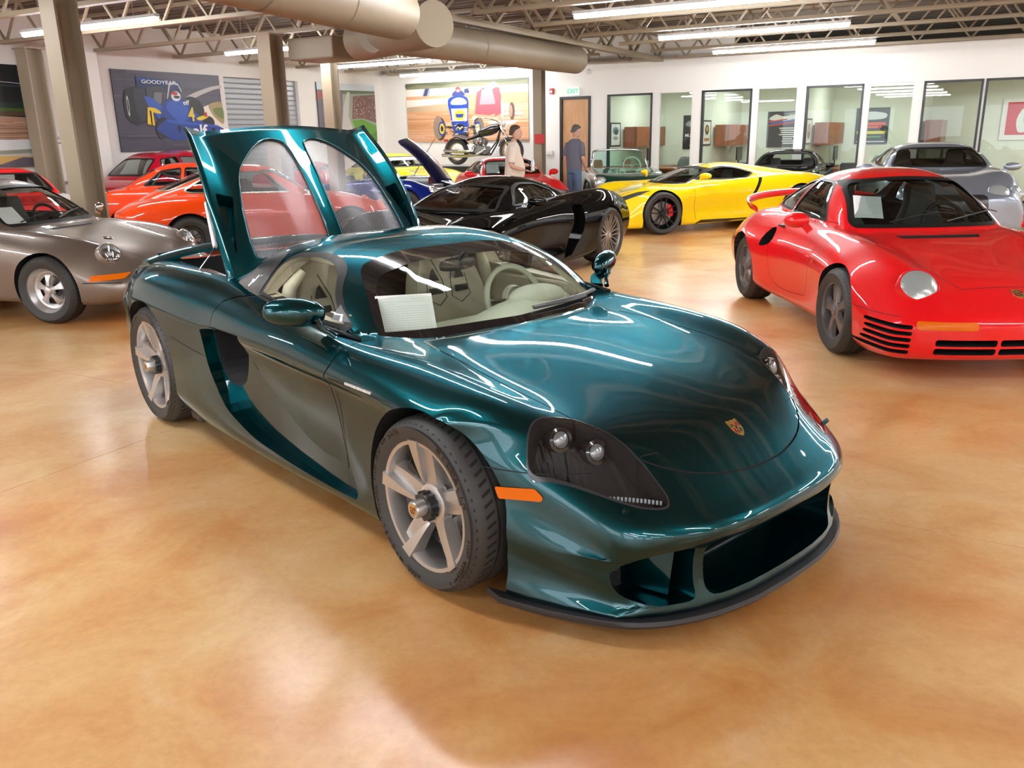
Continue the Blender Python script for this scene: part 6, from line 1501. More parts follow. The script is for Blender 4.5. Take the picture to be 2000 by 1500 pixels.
    # baseboards
    g = MB(); rb(g, 9.86, S0, T0 - .015, T0, 0, .12); g.build('baseboard_back', mat('base_dark', (.05, .05, .05), .5), None, kind='structure'); g = MB(); rb(g, S0 - .015, S0, -12, 10.7, 0, .12); g.build('baseboard_left', MATS['base_dark'], None, kind='structure')
    # columns: wide-flange sections
    def column(x, y, dpt, wid, z1, rot, label, tf=.03):
        g = MB(); d, w = dpt / 2, wid / 2; t = tf
        P = [(-w, -d), (w, -d), (w, -d + t), (t * .4, -d + t), (t * .4, d - t), (w, d - t), (w, d), (-w, d), (-w, d - t), (-t * .4, d - t), (-t * .4, -d + t), (-w, -d + t)]
        g.prism([(a, b) for a, b in P], 'z', 0, z1); root = empty('column', (x, y, 0), rot, label=label, cat='column'); g.build('shaft', TAN(), root)
        b = MB(); b.box((0, 0, .012), (wid + .12, dpt + .12, .024)); b.build('base_plate', TAN(), root); b = MB(); b.box((0, 0, z1 - .012), (wid + .06, dpt + .06, .024)); b.build('cap_plate', TAN(), root); return root
    column(-5.12, 10.5, .30, .27, 3.28, ANG, 'thick tan steel column nearest the taupe coupe')
    column(-3.83, 14.44 + .25, .30, .28, 3.28, ANG, 'tan steel column second from the left, left of its thinner neighbour') 
    column(-3.2, 16.25, .22, .22, 3.28, ANG, 'thin tan steel column in front of the racetrack poster')
    column(.72, 19.45, .22, .20, 3.28, ANG, 'tan steel column at the far wall by the wood door')
    column(-8.45, 16.0, .33, .30, 3.28, ANG, 'tan steel column in shade at the far left wall')
    # joists (open-web) running with the lights
    def joist_parts(s0, s1, zb=3.30, zt=3.90, n=None, webr=.012):
        g = MB(); 
        for y in (-.028, .028): g.bar((s0, y, zt), (s1, y, zt), .055, .05); 
        top = g; b = MB()
        for y in (-.028, .028): b.bar((s0 + .5, y, zb), (s1 - .5, y, zb), .055, .055)
        w = MB(); L_ = s1 - s0; n = n or int(L_ / .95); 
        for k in range(n):
            xa = s0 + .2 + (L_ - .4) * k / n; xb = s0 + .2 + (L_ - .4) * (k + .5) / n; xc = s0 + .2 + (L_ - .4) * (k + 1) / n
            w.bar((xa, 0, zt), (xb, 0, zb), .034); w.bar((xb, 0, zb), (xc, 0, zt), .034)
        return top, b, w
    spans = [(7.3, 15.4), (-3.9, 7.1), (-13.8, -4.1)]
    i = 0
    for si, (a, b) in enumerate(spans):
        proto = None
        for k in range(18):
            t = -10.6 + 1.80 * k
            if proto is None:
                root = empty('ceiling_joist', R3(0, t, 0), ANG); 
                T_, B_, W_ = joist_parts(a, b); T_.build('top_chord', TAN(), root); B_.build('bottom_chord', TAN(), root); W_.build('web_bars', TAN(), root, kind='stuff'); proto = root; r = root
            else:
                r = proto.copy(); COL.objects.link(r); r.location = R3(0, t, 0)
                for ch in proto.children: c = ch.copy(); COL.objects.link(c); c.parent = r
            setp(r, 'tan open-web roof joist over the %s bay, %s from the window wall' % (['left', 'middle', 'right'][si], ORD[max(0, 17 - k)]), 'joist', ['joists over the left bay', 'joists over the middle bay', 'joists over the right bay'][si])
    # girders along T
    for s, lab in ((7.2, 'tan lattice roof girder above the round ducts'), (-4.0, 'tan lattice roof girder over the right bay')):
        root = empty('roof_girder', R3(s, 0, 0), ANG - PI / 2, label=lab, cat='girder'); g = MB()
        g.bar((-11.8, 0, 3.86), (25, 0, 3.86), .16, .10); g.build('top_chord', TAN(), root); g = MB(); g.bar((-11.8, 0, 3.30), (25, 0, 3.30), .16, .10); g.build('bottom_chord', TAN(), root); g = MB()
        for k in range(23): x = -11.5 + 1.55 * k; g.bar((x, 0, 3.86), (x + .775, 0, 3.3), .05); g.bar((x + .775, 0, 3.3), (x + 1.55, 0, 3.86), .05)
        g.build('web_bars', TAN(), root, kind='stuff')
    # round ducts
    dm = mat('duct_paint', (.27, .22, .155), .5)
    def duct(pts, r, label, cap=True, name='air_duct'):
        root = empty(name, pts[0], label=label, cat='duct'); o = Vector(pts[0]); Q = [Vector(p) - o for p in pts]
        for i in range(len(Q) - 1):
            a, b = Q[i], Q[i + 1]; d = (b - a); L = d.length; n = max(1, int(L / 1.2)); d.normalize()
            for k in range(n):
                g = MB(); g.tube([a + d * (L * k / n), a + d * (L * (k + 1) / n)], r, 28, cap=(cap and ((i == 0 and k == 0) or (i == len(Q) - 2 and k == n - 1)))); g.build('duct_section', dm, root, smooth=35)
                if k: h = MB(); h.tube([a + d * (L * k / n - .012), a + d * (L * k / n + .012)], r + .006, 28, cap=False); h.build('duct_seam', dm, root, smooth=35)
        return root
    zc = 2.98
    duct([R3(5.2, 3.2, 2.95), R3(5.85, 8.1, 2.93)], .27, 'large tan round duct running from above the camera to the elbow')
    duct([Vector((-.84, 10.85, 2.93)), Vector((-2.0, 12.5, 2.93))], .265, 'short tan duct stub with a flat disc end')
    duct([R3(7.2, 9.4, 2.95), R3(7.35, 16.0, 3.02)], .25, 'tan round duct tapering away to the white wall')
    
    g = MB(); rb(g, 9.4, 10.35, 11.2, 12.0, 2.88, 3.22); setp(g.build('air_handler', dm, None, bevel=.03), 'boxy tan sheet-metal air plenum above the thin column', 'plenum')
    # linear lights
    tube = mat('tube_light', (1, 1, 1), emit=(.96, .98, 1), es=LIGHT_STRENGTH); hs = mat('lamp_housing', (.55, .55, .56), .5)
    def light(s0, s1, t, z=3.2, proto=[None]):
        L = s1 - s0; root = empty('ceiling_light', R3((s0 + s1) / 2, t, z), ANG)
        g = MB(); g.mi = 0; g.tube([(-L / 2, 0, 0), (L / 2, 0, 0)], .034, 10); g.build('light_tube', tube, root, smooth=40); g = MB(); g.bar((-L / 2 - .02, 0, .045), (L / 2 + .02, 0, .045), .09, .04); g.build('housing', hs, root)
        h = MB()
        for x in (-L * .35, L * .35): h.bar((x, 0, .06), (x, 0, .72), .006)
        h.build('hanger', hs, root, kind='stuff'); return root
    rows = [-9.2, -5.6, -2.0, 1.6, 4.8, 8.05, 11.45, 14.75, 18.05]
    for t in rows:
        vis = t > 8
        for s0 in (2.20, 9.9 if t < 12 else 10.75, -5.4, -12.5):
            L = 3.1 if s0 < 9 else 2.9
            if s0 > 9 and t > 16: s0 = 10.45; L = 3.5
            z = 3.2; tt_ = t
            if s0 > 9: tt_ = {8.05: 8.28, 11.45: 12.2, 14.75: 15.95, 18.05: 19.3}.get(t, t)
            if 2 < s0 < 3: tt_ = {11.45: 11.5, 14.75: 15.0, 18.05: 18.35}.get(t, t)
            r = light(s0, s0 + L, tt_, z); nm = {2.20: 'middle', -5.4: 'right', -12.5: 'far right'}.get(s0, 'left')
            setp(r, 'slim white tube light over the %s bay, %s row from the window wall' % (nm, ORD[rows[::-1].index(t)]), 'light', 'tube lights over the %s bay' % nm)
def wood_mat(name, c1, c2, scale=1.0):
    if name in MATS: return MATS[name]
    m = mat(name, c1, .45, coat=.3); nt = m.node_tree; N = nt.nodes.new; L = nt.links.new; tc = N('ShaderNodeTexCoord'); mp = N('ShaderNodeMapping'); mp.inputs['Scale'].default_value = (14 * scale, 14 * scale, 1.2 * scale); n = N('ShaderNodeTexNoise'); n.inputs['Scale'].default_value = 2; n.inputs['Detail'].default_value = 5
    r = N('ShaderNodeValToRGB'); r.color_ramp.elements[0].color = lin(c1); r.color_ramp.elements[1].color = lin(c2); r.color_ramp.elements[0].position = .35; r.color_ramp.elements[1].position = .65
    L(tc.outputs['Object'], mp.inputs[0]); L(mp.outputs[0], n.inputs['Vector']); L(n.outputs[0], r.inputs[0]); L(r.outputs[0], nt.nodes['Principled BSDF'].inputs['Base Color']); return m
# ------------------------------------------------------------------ prints on the walls
def art(root, frame, polys, W, H, texts=(), thick=.03, edge=None):
    """root: empty; frame: matrix whose xy plane is the print (origin bottom-left, metres); polys: (colour, [(x,y) 0..1])"""
    g = MB(); g.add([(0, 0, -thick), (W, 0, -thick), (W, H, -thick), (0, H, -thick), (0, 0, 0), (W, 0, 0), (W, H, 0), (0, H, 0)], [(0, 3, 2, 1), (4, 5, 6, 7), (0, 1, 5, 4), (1, 2, 6, 5), (2, 3, 7, 6), (3, 0, 4, 7)])
    g.build('panel', edge or mat('panel_edge', (.05, .05, .055), .6), root, M=frame)
    V = []; F = []; Cc = []
    for i, (c, P) in enumerate(polys):
        b = len(V); z = .0008 + .00025 * i; V += [(x * W, y * H, z) for x, y in P]; F.append(tuple(range(b, len(V)))); Cc.append(lin(c))
    me = bpy.data.meshes.new('print'); me.from_pydata(V, [], F); ca = me.color_attributes.new('Col', 'FLOAT_COLOR', 'CORNER')
    for p, c in zip(me.polygons, Cc):
        for l in p.loop_indices: ca.data[l].color = c
    me.materials.append(vcol_mat('printed_art', .45)); o = bpy.data.objects.new('print', me); COL.objects.link(o); o.parent = root; o.matrix_local = frame
    for (txt, x, y, size, col, sx) in texts:
        m = mat('ink_' + str(col), col, .5); t = text_obj(txt, size, frame @ Matrix.Translation((x * W, y * H, .004 + .0003 * len(polys))), m, parent=root, name='lettering', depth=.001, bold=size * .02, sx=sx)
    return root
def ell(cx, cy, rx, ry, n=20, a0=0, a1=2 * PI, rot=0):
    return [(cx + rx * math.cos(a) * math.cos(rot) - ry * math.sin(a) * math.sin(rot), cy + rx * math.cos(a) * math.sin(rot) + ry * math.sin(a) * math.cos(rot)) for a in np.linspace(a0, a1, n + 1)[:-1]]
def box2(x0, y0, x1, y1): return [(x0, y0), (x1, y0), (x1, y1), (x0, y1)]
def left_frame(t0, z0, off=.04): # looking at the left wall: x runs away along T
    o = R3(S0 - off, t0, z0); return Matrix(((DT.x, 0, -DS.x, o.x), (DT.y, 0, -DS.y, o.y), (0, 1, 0, o.z), (0, 0, 0, 1)))
def back_frame(s0, z0, t=None, off=.04):
    o = R3(s0, (t or T0) - off, z0); return Matrix(((-DS.x, 0, -DT.x, o.x), (-DS.y, 0, -DT.y, o.y), (0, 1, 0, o.z), (0, 0, 0, 1)))
def streaks(base, n, rnd, cols, y0=0, y1=1, h=.02):
    out = []
    for k in range(n):
        y = rnd.uniform(y0, y1); x = rnd.uniform(-.1, .8); L = rnd.uniform(.2, .7); hh = rnd.uniform(.3, 1) * h; xa, xb = max(0, x), min(1, x + L); yy = min(max(y, 0), 1 - hh)
        if xb > xa: out.append((rnd.choice(cols), [(xa, yy), (xb, min(1 - hh, yy + .0)), (xb, yy + hh), (xa, yy + hh)]))
    return out
def posters():
    rnd = random.Random(3)
    # blue six-wheeled racer on grey track
    W, H = 2.77, 1.59; P = [('#4a4555', box2(0, 0, 1, 1))] + streaks(0, 40, rnd, ['#4f4a59', '#454050', '#585262', '#403b49'], h=.03)
    P += [('#b9b2ae', smooth_poly([(.60, .58), (.75, .70), (.92, .80), (1, .83), (1, .87), (.85, .82), (.65, .70)], 3)), ('#e9dccd', [(.78, .56), (.9, .62), (1, .55), (1, .22), (.88, .30)]), ('#a39161', smooth_poly([(.86, .60), (.93, .64), (1, .62), (1, .35), (.92, .42), (.87, .52)], 3)), ('#6f7a3e', smooth_poly([(.90, .55), (1, .56), (1, .42), (.93, .46)], 3))]
    B1, B2, B3, YL, BKc = '#1f3f8f', '#2b56b5', '#14295f', '#e8c526', '#16151c'
    P += [(B3, [(.20, .78), (.60, .74), (.60, .88), (.20, .93)]), (B1, [(.21, .88), (.59, .83), (.59, .87), (.21, .92)]), ('#23222b', smooth_poly([(.08, .42), (.08, .70), (.14, .79), (.24, .78), (.27, .60), (.26, .40), (.18, .33)], 3)), ('#34323d', smooth_poly([(.17, .76), (.24, .77), (.27, .60), (.26, .42), (.20, .38), (.17, .55)], 3)), ('#c8c4c4', ell(.105, .56, .010, .13, 12)), (BKc, ell(.105, .56, .006, .09, 12)),
          (BKc, smooth_poly([(.62, .62), (.66, .70), (.74, .68), (.80, .58), (.80, .46), (.72, .44)], 3)), ('#3a3944', [(.27, .55), (.42, .55), (.44, .82), (.28, .80)]), ('#77757c', [(.33, .60), (.40, .60), (.42, .74), (.35, .74)]),
          (B2, smooth_poly([(.25, .68), (.33, .66), (.40, .58), (.52, .50), (.62, .42), (.62, .30), (.45, .28), (.32, .48)], 3)), (B1, [(.37, .46), (.42, .62), (.50, .68), (.62, .66), (.72, .50), (.80, .40), (.78, .20), (.50, .20), (.38, .30)]), (B2, smooth_poly([(.44, .55), (.52, .66), (.62, .62), (.66, .45), (.55, .38)], 3)),
          ('#dfe6ee', ell(.545, .70, .045, .065)), ('#c2301f', ell(.535, .735, .03, .025)), (BKc, ell(.552, .69, .030, .018)), ('#cfcabf', [(.455, .66), (.465, .66), (.50, .83), (.535, .86), (.575, .84), (.60, .76), (.61, .76), (.58, .86), (.535, .885), (.49, .85)]),
          ('#1a1920', ell(.40, .31, .06, .12)), ('#2a2932', ell(.37, .26, .045, .12)), ('#bdbabb', ell(.385, .24, .012, .03)), ('#1a1920', ell(.84, .36, .06, .09)), (B1, [(.32, .28), (.42, .40), (.92, .33), (.99, .28), (.96, .15), (.46, .13)]), (B2, [(.42, .40), (.92, .33), (.94, .30), (.45, .36)]), (BKc, [(.52, .32), (.56, .32), (.54, .21)]), (BKc, [(.86, .29), (.90, .29), (.88, .20)]),
          (YL, [(.25, .34), (.27, .55), (.285, .55), (.285, .33)]), (YL, [(.295, .33), (.30, .54), (.315, .54), (.315, .32)]), (YL, smooth_poly([(.27, .55), (.34, .54), (.38, .50), (.38, .47), (.30, .50)], 3)), (YL, smooth_poly([(.72, .42), (.80, .46), (.84, .44), (.76, .39)], 3)), ('#b8302a', box2(.80, .44, .83, .50))]
    r = empty('wall_poster', (0, 0, 0), label='large wall print of a blue racing car numbered 4 on grey track', cat='poster'); art(r, left_frame(11.68, 1.46), P, W, H, [('elf', .73, .245, .36, (.85, .86, .88), 1.25), ('elf', .63, .62, .14, (.85, .86, .88), 1.2), ('4', .67, .46, .40, (.80, .58, .03), .9), ('GOODYEAR', .40, .865, .10, (.8, .82, .85), 1.6)])
    # aerial view of a racetrack with crowd
    W, H = 2.41, 1.52; P = [('#8f9a8a', box2(0, 0, 1, 1)), ('#c5ccd0', box2(0, .86, 1, 1)), ('#5d6b4d', [(0, .80), (1, .86), (1, .90), (0, .88)]), ('#6c6672', [(0, 0), (0, .7), (.28, .86), (.42, .86), (.40, .5), (.34, 0)]), ('#9c4e56', [(0, .70), (0, .85), (.24, .86)]), ('#b9b5b0', [(.34, 0), (.42, .60), (.5, .86), (.55, .86), (.50, .45), (.60, .10), (.56, 0)]), ('#5f9237', [(.56, 0), (.62, .18), (.56, .38), (.75, .40), (1, .28), (1, 0)]), ('#4d7f33', [(.70, 0), (1, 0), (1, .2)]), ('#7a5a55', [(.56, .40), (.6, .8), (1, .84), (1, .34), (.75, .42)])]
    for k in range(260):
        x = rnd.uniform(.58, .98); y = rnd.uniform(.42, .80); s_ = rnd.uniform(.004, .012); P.append((rnd.choice(['#c9b3a8', '#a8403c', '#5b4f55', '#d9cfc6', '#3d4a38', '#8a7a66']), box2(x, y, x + s_, y + s_ * 1.6)))
    for k in range(70):
        y = rnd.uniform(.1, .78); x = rnd.uniform(.04, .30) ; P.append((rnd.choice(['#3c3742', '#8c8893', '#54303a']), box2(x, y, x + .012, y + .03)))
    r = empty('wall_poster', (0, 0, 0), label='wall print of a racetrack seen from above with green infield', cat='poster'); art(r, left_frame(17.70, 1.53), P, W, H)
    # dirt-track midgets on the far wall; colours paled, white glare put into the print
    W, H = 3.88, 1.57; P = [('#d9a47c', box2(0, 0, 1, 1)), ('#7d7a5e', box2(0, .90, 1, 1)), ('#5e6348', smooth_poly([(0, .92), (.1, .97), (.3, .93), (.5, .98), (.8, .94), (1, .97), (1, 1), (0, 1)], 2, sharp=(6, 7))), ('#e8ded4', box2(0, .78, 1, .90)), ('#9aa0b0', [(.14, .78), (.20, .78), (.22, .90), (.16, .90)]), ('#3c4468', [(.15, .78), (.18, .78), (.20, .90), (.17, .90)]), ('#e6d9cb', [(0, .60), (.5, .66), (.5, .74), (0, .72)]), ('#b9a184', box2(0, .52, .42, .60)), ('#c98f62', box2(0, .22, 1, .42)), ('#e6b893', box2(.6, .30, 1, .60)), ('#d9a077', box2(0, 0, 1, .20)), ('#efd9c6', smooth_poly([(.55, .30), (.65, .60), (.8, .62), (.95, .45), (.85, .25)], 4))] + streaks(0, 50, rnd, ['#d49d74', '#dcaa84', '#cf966a', '#e0b392'], 0, .5, .03)
    RD, BL, WH, YE = '#c25560', '#1d3f9a', '#e9e9ee', '#e3b92f'
    P += [(RD, [(.58, .45), (.60, .80), (.68, .92), (.78, .86), (.80, .50), (.70, .42)]), ('#d88f96', [(.62, .60), (.64, .84), (.72, .88), (.75, .60)]), (WH, [(.64, .88), (.74, .96), (.78, .90), (.72, .84)]), ('#6a4a3c', ell(.875, .48, .022, .14)), ('#a98c72', ell(.868, .48, .013, .10)), ('#c7b9ae', ell(.80, .52, .018, .15)), (RD, [(.74, .40), (.79, .44), (.79, .75), (.75, .80)]),
          ('#4a3a34', ell(.285, .22, .05, .20)), ('#8f7a68', ell(.27, .24, .042, .20)), (BL, ell(.30, .22, .030, .12)), (YE, ell(.302, .22, .022, .09)), ('#3a2f2c', ell(.302, .22, .012, .05)), ('#4a3a34', ell(.605, .20, .045, .19)), ('#7c6a5c', ell(.62, .21, .034, .18)), (BL, ell(.60, .21, .026, .12)), (YE, ell(.60, .21, .018, .08)), (WH, ell(.60, .21, .010, .05)),
          ('#2a2422', [(.33, .26), (.58, .26), (.58, .22), (.33, .22)]), ('#332a28', [(.40, .06), (.52, .06), (.53, .16), (.39, .16)]), (BL, smooth_poly([(.36, .62), (.37, .72), (.43, .76), (.51, .74), (.53, .64), (.52, .40), (.53, .24), (.50, .14), (.42, .14), (.39, .24), (.38, .42)], 3)), (WH, smooth_poly([(.40, .70), (.45, .73), (.50, .70), (.51, .62), (.39, .62)], 3)), ('#cfd8ee', [(.385, .55), (.52, .55), (.515, .34), (.395, .34)]), (YE, ell(.455, .44, .045, .09)), (BL, [(.42, .46), (.49, .46), (.48, .40), (.43, .40)]), ('#15151d', smooth_poly([(.42, .26), (.455, .29), (.49, .26), (.48, .19), (.455, .17), (.43, .19)], 3)), (WH, [(.43, .25), (.455, .20), (.48, .25), (.47, .25), (.455, .225), (.44, .25)]),
          ('#2b3f7a', smooth_poly([(.40, .76), (.42, .84), (.48, .84), (.50, .76)], 3)), ('#c33a35', ell(.448, .86, .022, .045)), ('#dfb9a2', ell(.448, .845, .014, .02)), ('#1f2b5a', [(.50, .80), (.54, .80), (.53, .88), (.50, .86)])]
    for k in range(60): x = rnd.uniform(.33, .60); y = rnd.uniform(.10, .34); P.append((rnd.choice(['#d9d4cf', '#5a4c44', '#8f8178', '#e8c04a']), [(x, y), (x + .02, y + .01), (x + .02, y + .02), (x, y + .012)]))
    r = empty('wall_poster', (0, 0, 0), label='wide wall print of blue and red open-wheel racers on dirt', cat='poster'); art(r, back_frame(14.64, 1.50), P, W, H, edge=mat('panel_pale', (.5, .42, .35), .6))
    # dark landscape at far left, and prints below it
    W, H = 3.0, 1.28; P = [('#15181d', box2(0, 0, 1, 1)), ('#1d3028', [(0, .38), (1, .42), (1, .50), (0, .52)]), ('#3d5a1c', [(0, .40), (1, .37), (1, .42), (0, .45)]), ('#4a3a28', [(0, .30), (1, .32), (1, .38), (0, .40)]), ('#a3806a', [(0, 0), (1, 0), (1, .30), (.6, .34), (0, .30)])] + streaks(0, 40, rnd, ['#8c6a55', '#b8947c', '#7a5b48'], 0, .26, .02) + [('#2c3440', [(0, .82), (1, .70), (1, .72), (0, .85)]), ('#c8d0d8', [(.3, .84), (1, .75), (1, .757), (.3, .848)])]
    r = empty('wall_poster', (0, 0, 0), label='dark landscape wall print at the left edge above a white print', cat='poster'); art(r, left_frame(6.78, 1.73), P, W, H)
    W, H = 2.4, .95; P = [('#e4e2de', box2(0, 0, 1, 1)), ('#b9b6ac', box2(.02, .38, .97, .96)), ('#cfd3d4', box2(.02, .74, .97, .96)), ('#8a8f80', smooth_poly([(.02, .70), (.3, .76), (.6, .72), (.97, .76), (.97, .68), (.02, .64)], 2)), ('#c9a25c', [(.02, .40), (.55, .64), (.97, .60), (.97, .40)]), ('#5b5560', [(.50, .40), (.80, .60), (.95, .58), (.97, .42)]), ('#a99b72', [(.02, .50), (.4, .64), (.5, .62), (.1, .40)])]
    r = empty('wall_poster', (0, 0, 0), label='white-bordered print captioned TURN 3 under the dark landscape print', cat='poster'); art(r, left_frame(7.68, .85), P, W, H, [('TURN 3', .82, .20, .10, (.25, .25, .25), 1)], edge=mat('white_edge', (.8, .8, .78), .5))
    W, H = .75, .9; r = empty('wall_poster', (0, 0, 0), label='small white board beside the near column, printed at its top', cat='poster'); art(r, left_frame(10.16, .95, .10), [('#ece9e6', box2(0, 0, 1, 1)), ('#8f8c8a', box2(.08, .77, .38, .80))], W, H, [('KAR', .20, .88, .09, (.3, .3, .3), 1)], edge=MATS['white_edge'])
def small_fixtures():
    f = back_frame(9.62, 2.58); r = empty('exit_sign', (0, 0, 0), label='green and white EXIT sign over the wood door', cat='sign'); g = MB(); g.box((.155, .09, .015), (.33, .19, .05)); g.build('casing', mat('sign_white', (.8, .82, .8), .5, emit=(.8, 1, .85), es=.35), r, M=f, bevel=.006)
    text_obj('EXIT', .15, f @ Matrix.Translation((.155, .09, .042)), mat('exit_green', (.0, .45, .15), .5, emit=(0, .7, .25), es=.6), parent=r, name='lettering', bold=.004)
    def fix(nm, s, z, w, h, d, m, lab, cat, t=None):
        f = back_frame(s, z, t); r = empty(nm, (0, 0, 0), label=lab, cat=cat); g = MB(); g.box((0, 0, 0), (w, h, d)); g.build('case', m, r, M=f, bevel=.006); g = MB(); g.box((0, -h * .1, d / 2), (w * .6, h * .35, .006)); g.build('face', mat('fixture_face', (.7, .68, .66), .4), r, M=f); return r
    RD = mat('alarm_red', (.55, .02, .02), .4); fix('fire_alarm', 10.08, 2.70, .10, .14, .06, RD, 'small red fire alarm high beside the exit sign', 'alarm')
    fix('thermostat', 10.15, 1.18, .20, .12, .04, mat('sign_ivory', (.75, .73, .70), .5), 'small white wall panel left of the wood door', 'thermostat')
    p = Vector((.62, 19.30, 1.55)); g = MB(); g.bar(p, p + DS * -.22, .06, .20); o = g.build('extinguisher_sign', RD, None); setp(o, 'red square sign projecting from the far column', 'sign')
    g = MB(); g.lathe([(0, .03), (.05, .02), (.07, 0)], 16, Matrix.Translation(R3(9.06, T0 - .03, 3.12)) @ Matrix.Rotation(PI / 2, 4, 'X')); setp(g.build('smoke_detector', mat('sign_ivory'), None, smooth=True), 'small white round detector near the top of the white wall', 'detector')
def offices():
    CAB = wood_mat('cherry_cabinet', '#9c5a34', '#86492a'); DSK = wood_mat('desk_wood', '#a8683f', '#8f5431'); BK = BLACK(); tb = T0 + 4.08
    place = ['leftmost office window', 'second office from the left', 'third office from the left', 'right-hand office']
    for i, (s0, s1) in enumerate(((6.33, 8.67), (3.93, 6.23), (1.55, 3.83), (-3.35, 1.45))):
        p_ = place[i]; g = MB(); rb(g, (s0 + s1) / 2 - .3, (s0 + s1) / 2 + .3, T0 + 1.5, T0 + 2.7, 2.835, 2.848); setp(g.build('office_light', mat('office_light', (1, 1, 1), emit=(.93, 1, .95), es=13.0), None), 'flat ceiling light panel in the ' + p_, 'light')
        c0, c1 = s1 - .38, s1 - .055; r = empty('wall_cabinet', (0, 0, 0), label='cherry wood wall cabinet in the ' + p_, cat='cabinet'); g = MB(); rb(g, c0, c1, 21.85, 24.15, 1.27, 1.79); g.build('carcass', CAB, r)
        for k in range(3): g = MB(); rb(g, c0 - .022, c0 - .002, 21.855 + .765 * k, 22.61 + .765 * k, 1.275, 1.785); g.build('door', CAB, r)
        r = empty('desk', (0, 0, 0), label='wooden desk under the wall cabinet in the ' + p_, cat='desk'); g = MB(); rb(g, s1 - .75, s1 - .055, 21.9, 24.3, .70, .735); g.build('desktop', DSK, r, bevel=.004)
        for a in (21.95, 24.2): g = MB(); rb(g, s1 - .72, s1 - .08, a, a + .04, 0, .70); g.build('leg_panel', DSK, r)
        cs = s1
        # second run of the desk toward the glass
        r = empty('desk', (0, 0, 0), label='desk standing nearer the glass in the ' + p_, cat='desk'); a = s0 + .15; g = MB(); rb(g, a, a + 1.35, T0 + 1.0, T0 + 1.7, .72, .75); g.build('desktop', DSK, r, bevel=.004)
        for b_ in (a + .05, a + 1.25): g = MB(); rb(g, b_, b_ + .04, T0 + 1.05, T0 + 1.65, 0, .72); g.build('leg_panel', DSK, r)
        r = empty('monitor', R3(cs - .42, 22.9, .735), ANG + PI / 2, label='black monitor on the desk in the ' + p_, cat='monitor'); g = MB(); g.box((0, 0, .33), (.52, .04, .33)); g.build('screen', BK, r, bevel=.008); g = MB(); g.box((0, -.01, .1), (.05, .03, .16)); g.box((0, 0, .008), (.22, .18, .016)); g.build('stand', BK, r)
        if i in (0, 2):
            c = R3(s0 + .75, T0 + 2.15, 0); r = empty('office_chair', c, ANG + PI, label='grey mesh office chair in the ' + p_, cat='chair'); CH = mat('chair_mesh', (.20, .25, .24), .6)
            g = MB(); g.box((0, 0, .46), (.5, .48, .07)); g.build('seat', CH, r, bevel=.03); g = MB(); P = []
            for k in range(7): z = .56 + .075 * k; w_ = .24 * (1 - .5 * (k / 6)**4); P.append([(x * w_, -.22 - .05 * (k / 6) - .05 * (1 - x * x), z) for x in np.linspace(-1, 1, 7)])
            g.grid(P); b_ = g.build('backrest', CH, r, smooth=True); sm = b_.modifiers.new('s', 'SOLIDIFY'); sm.thickness = .03; g = MB(); g.tube([(0, 0, .43), (0, 0, .12)], .03, 8)
            for k in range(5): a_ = k * 2 * PI / 5; g.bar((0, 0, .1), (.28 * math.cos(a_), .28 * math.sin(a_), .05), .04)
            g.build('pedestal', BK, r); 
            for sg in (-1, 1): g = MB(); g.tube([(sg * .26, -.1, .46), (sg * .30, -.08, .66), (sg * .30, .12, .67)], .018, 6); g.build('armrest', BK, r)
        if i in (1, 2):
            for k in range(2):
                r = empty('guest_chair', R3(s0 + .5 + .75 * k, T0 + .55, 0), ANG + (.1 if k else -.1), label=['left', 'right'][1 - k] + ' black guest chair behind the glass of the ' + p_, cat='chair'); g = MB(); g.box((0, 0, .45), (.46, .46, .05)); g.build('seat', BK, r, bevel=.015); g = MB(); g.box((0, -.22, .70), (.44, .04, .38)); g.build('backrest', BK, r, bevel=.015)
                for x in (-.2, .2):
                    for y in (-.2, .2): g = MB(); g.bar((x, y, 0), (x, y, .43), .025); g.build('leg', BK, r)
    # framed prints
    def fp(s, z, w, h, cols, lab, texts=(), side=None, t=None):
        r = empty('framed_print', (0, 0, 0), label=lab, cat='print'); f = back_frame(s, z, t or (tb + .01), .03) if side is None else left_frame(s, z, S0 - side + .075); art(r, f, cols, w, h, texts, thick=.02, edge=BK)
    rnd = random.Random(5)
    fp(20.96, 1.30, .70, .60, [('#1a1a1c', box2(0, 0, 1, 1)), ('#dfe5e4', box2(.08, .06, .92, .94)), ('#6b8f99', ell(.5, .66, .3, .16)), ('#2f4a55', ell(.55, .6, .2, .12)), ('#a5a08c', ell(.5, .35, .25, .08))], 'small framed picture behind the first office window', side=8.72)
    fp(7.88, 1.16, .62, .93, [('#1b1b1f', box2(0, 0, 1, 1)), ('#8c8c92', smooth_poly([(.1, .74), (.4, .86), (.9, .80), (.8, .70), (.3, .66)], 3)), ('#d0d0d4', smooth_poly([(.3, .74), (.5, .80), (.7, .77), (.6, .72)], 3)), ('#3a3a40', box2(.05, .28, .95, .33)), ('#b8202c', [(.3, .10), (.95, .16), (.95, .18), (.3, .12)])], 'dark racing poster with white MUG lettering in an office', [('MUGELLO', .53, .40, .118, (.85, .85, .85), 1.0)])
    fp(20.88, 1.30, .70, .60, [('#1a1a1c', box2(0, 0, 1, 1)), ('#e6e4dc', box2(.08, .06, .92, .94)), ('#3a3a2c', ell(.5, .62, .25, .2)), ('#c8a338', ell(.5, .66, .12, .1)), ('#b5763f', box2(.2, .18, .8, .3))], 'narrow framed print beside the second office cabinet', side=6.28)
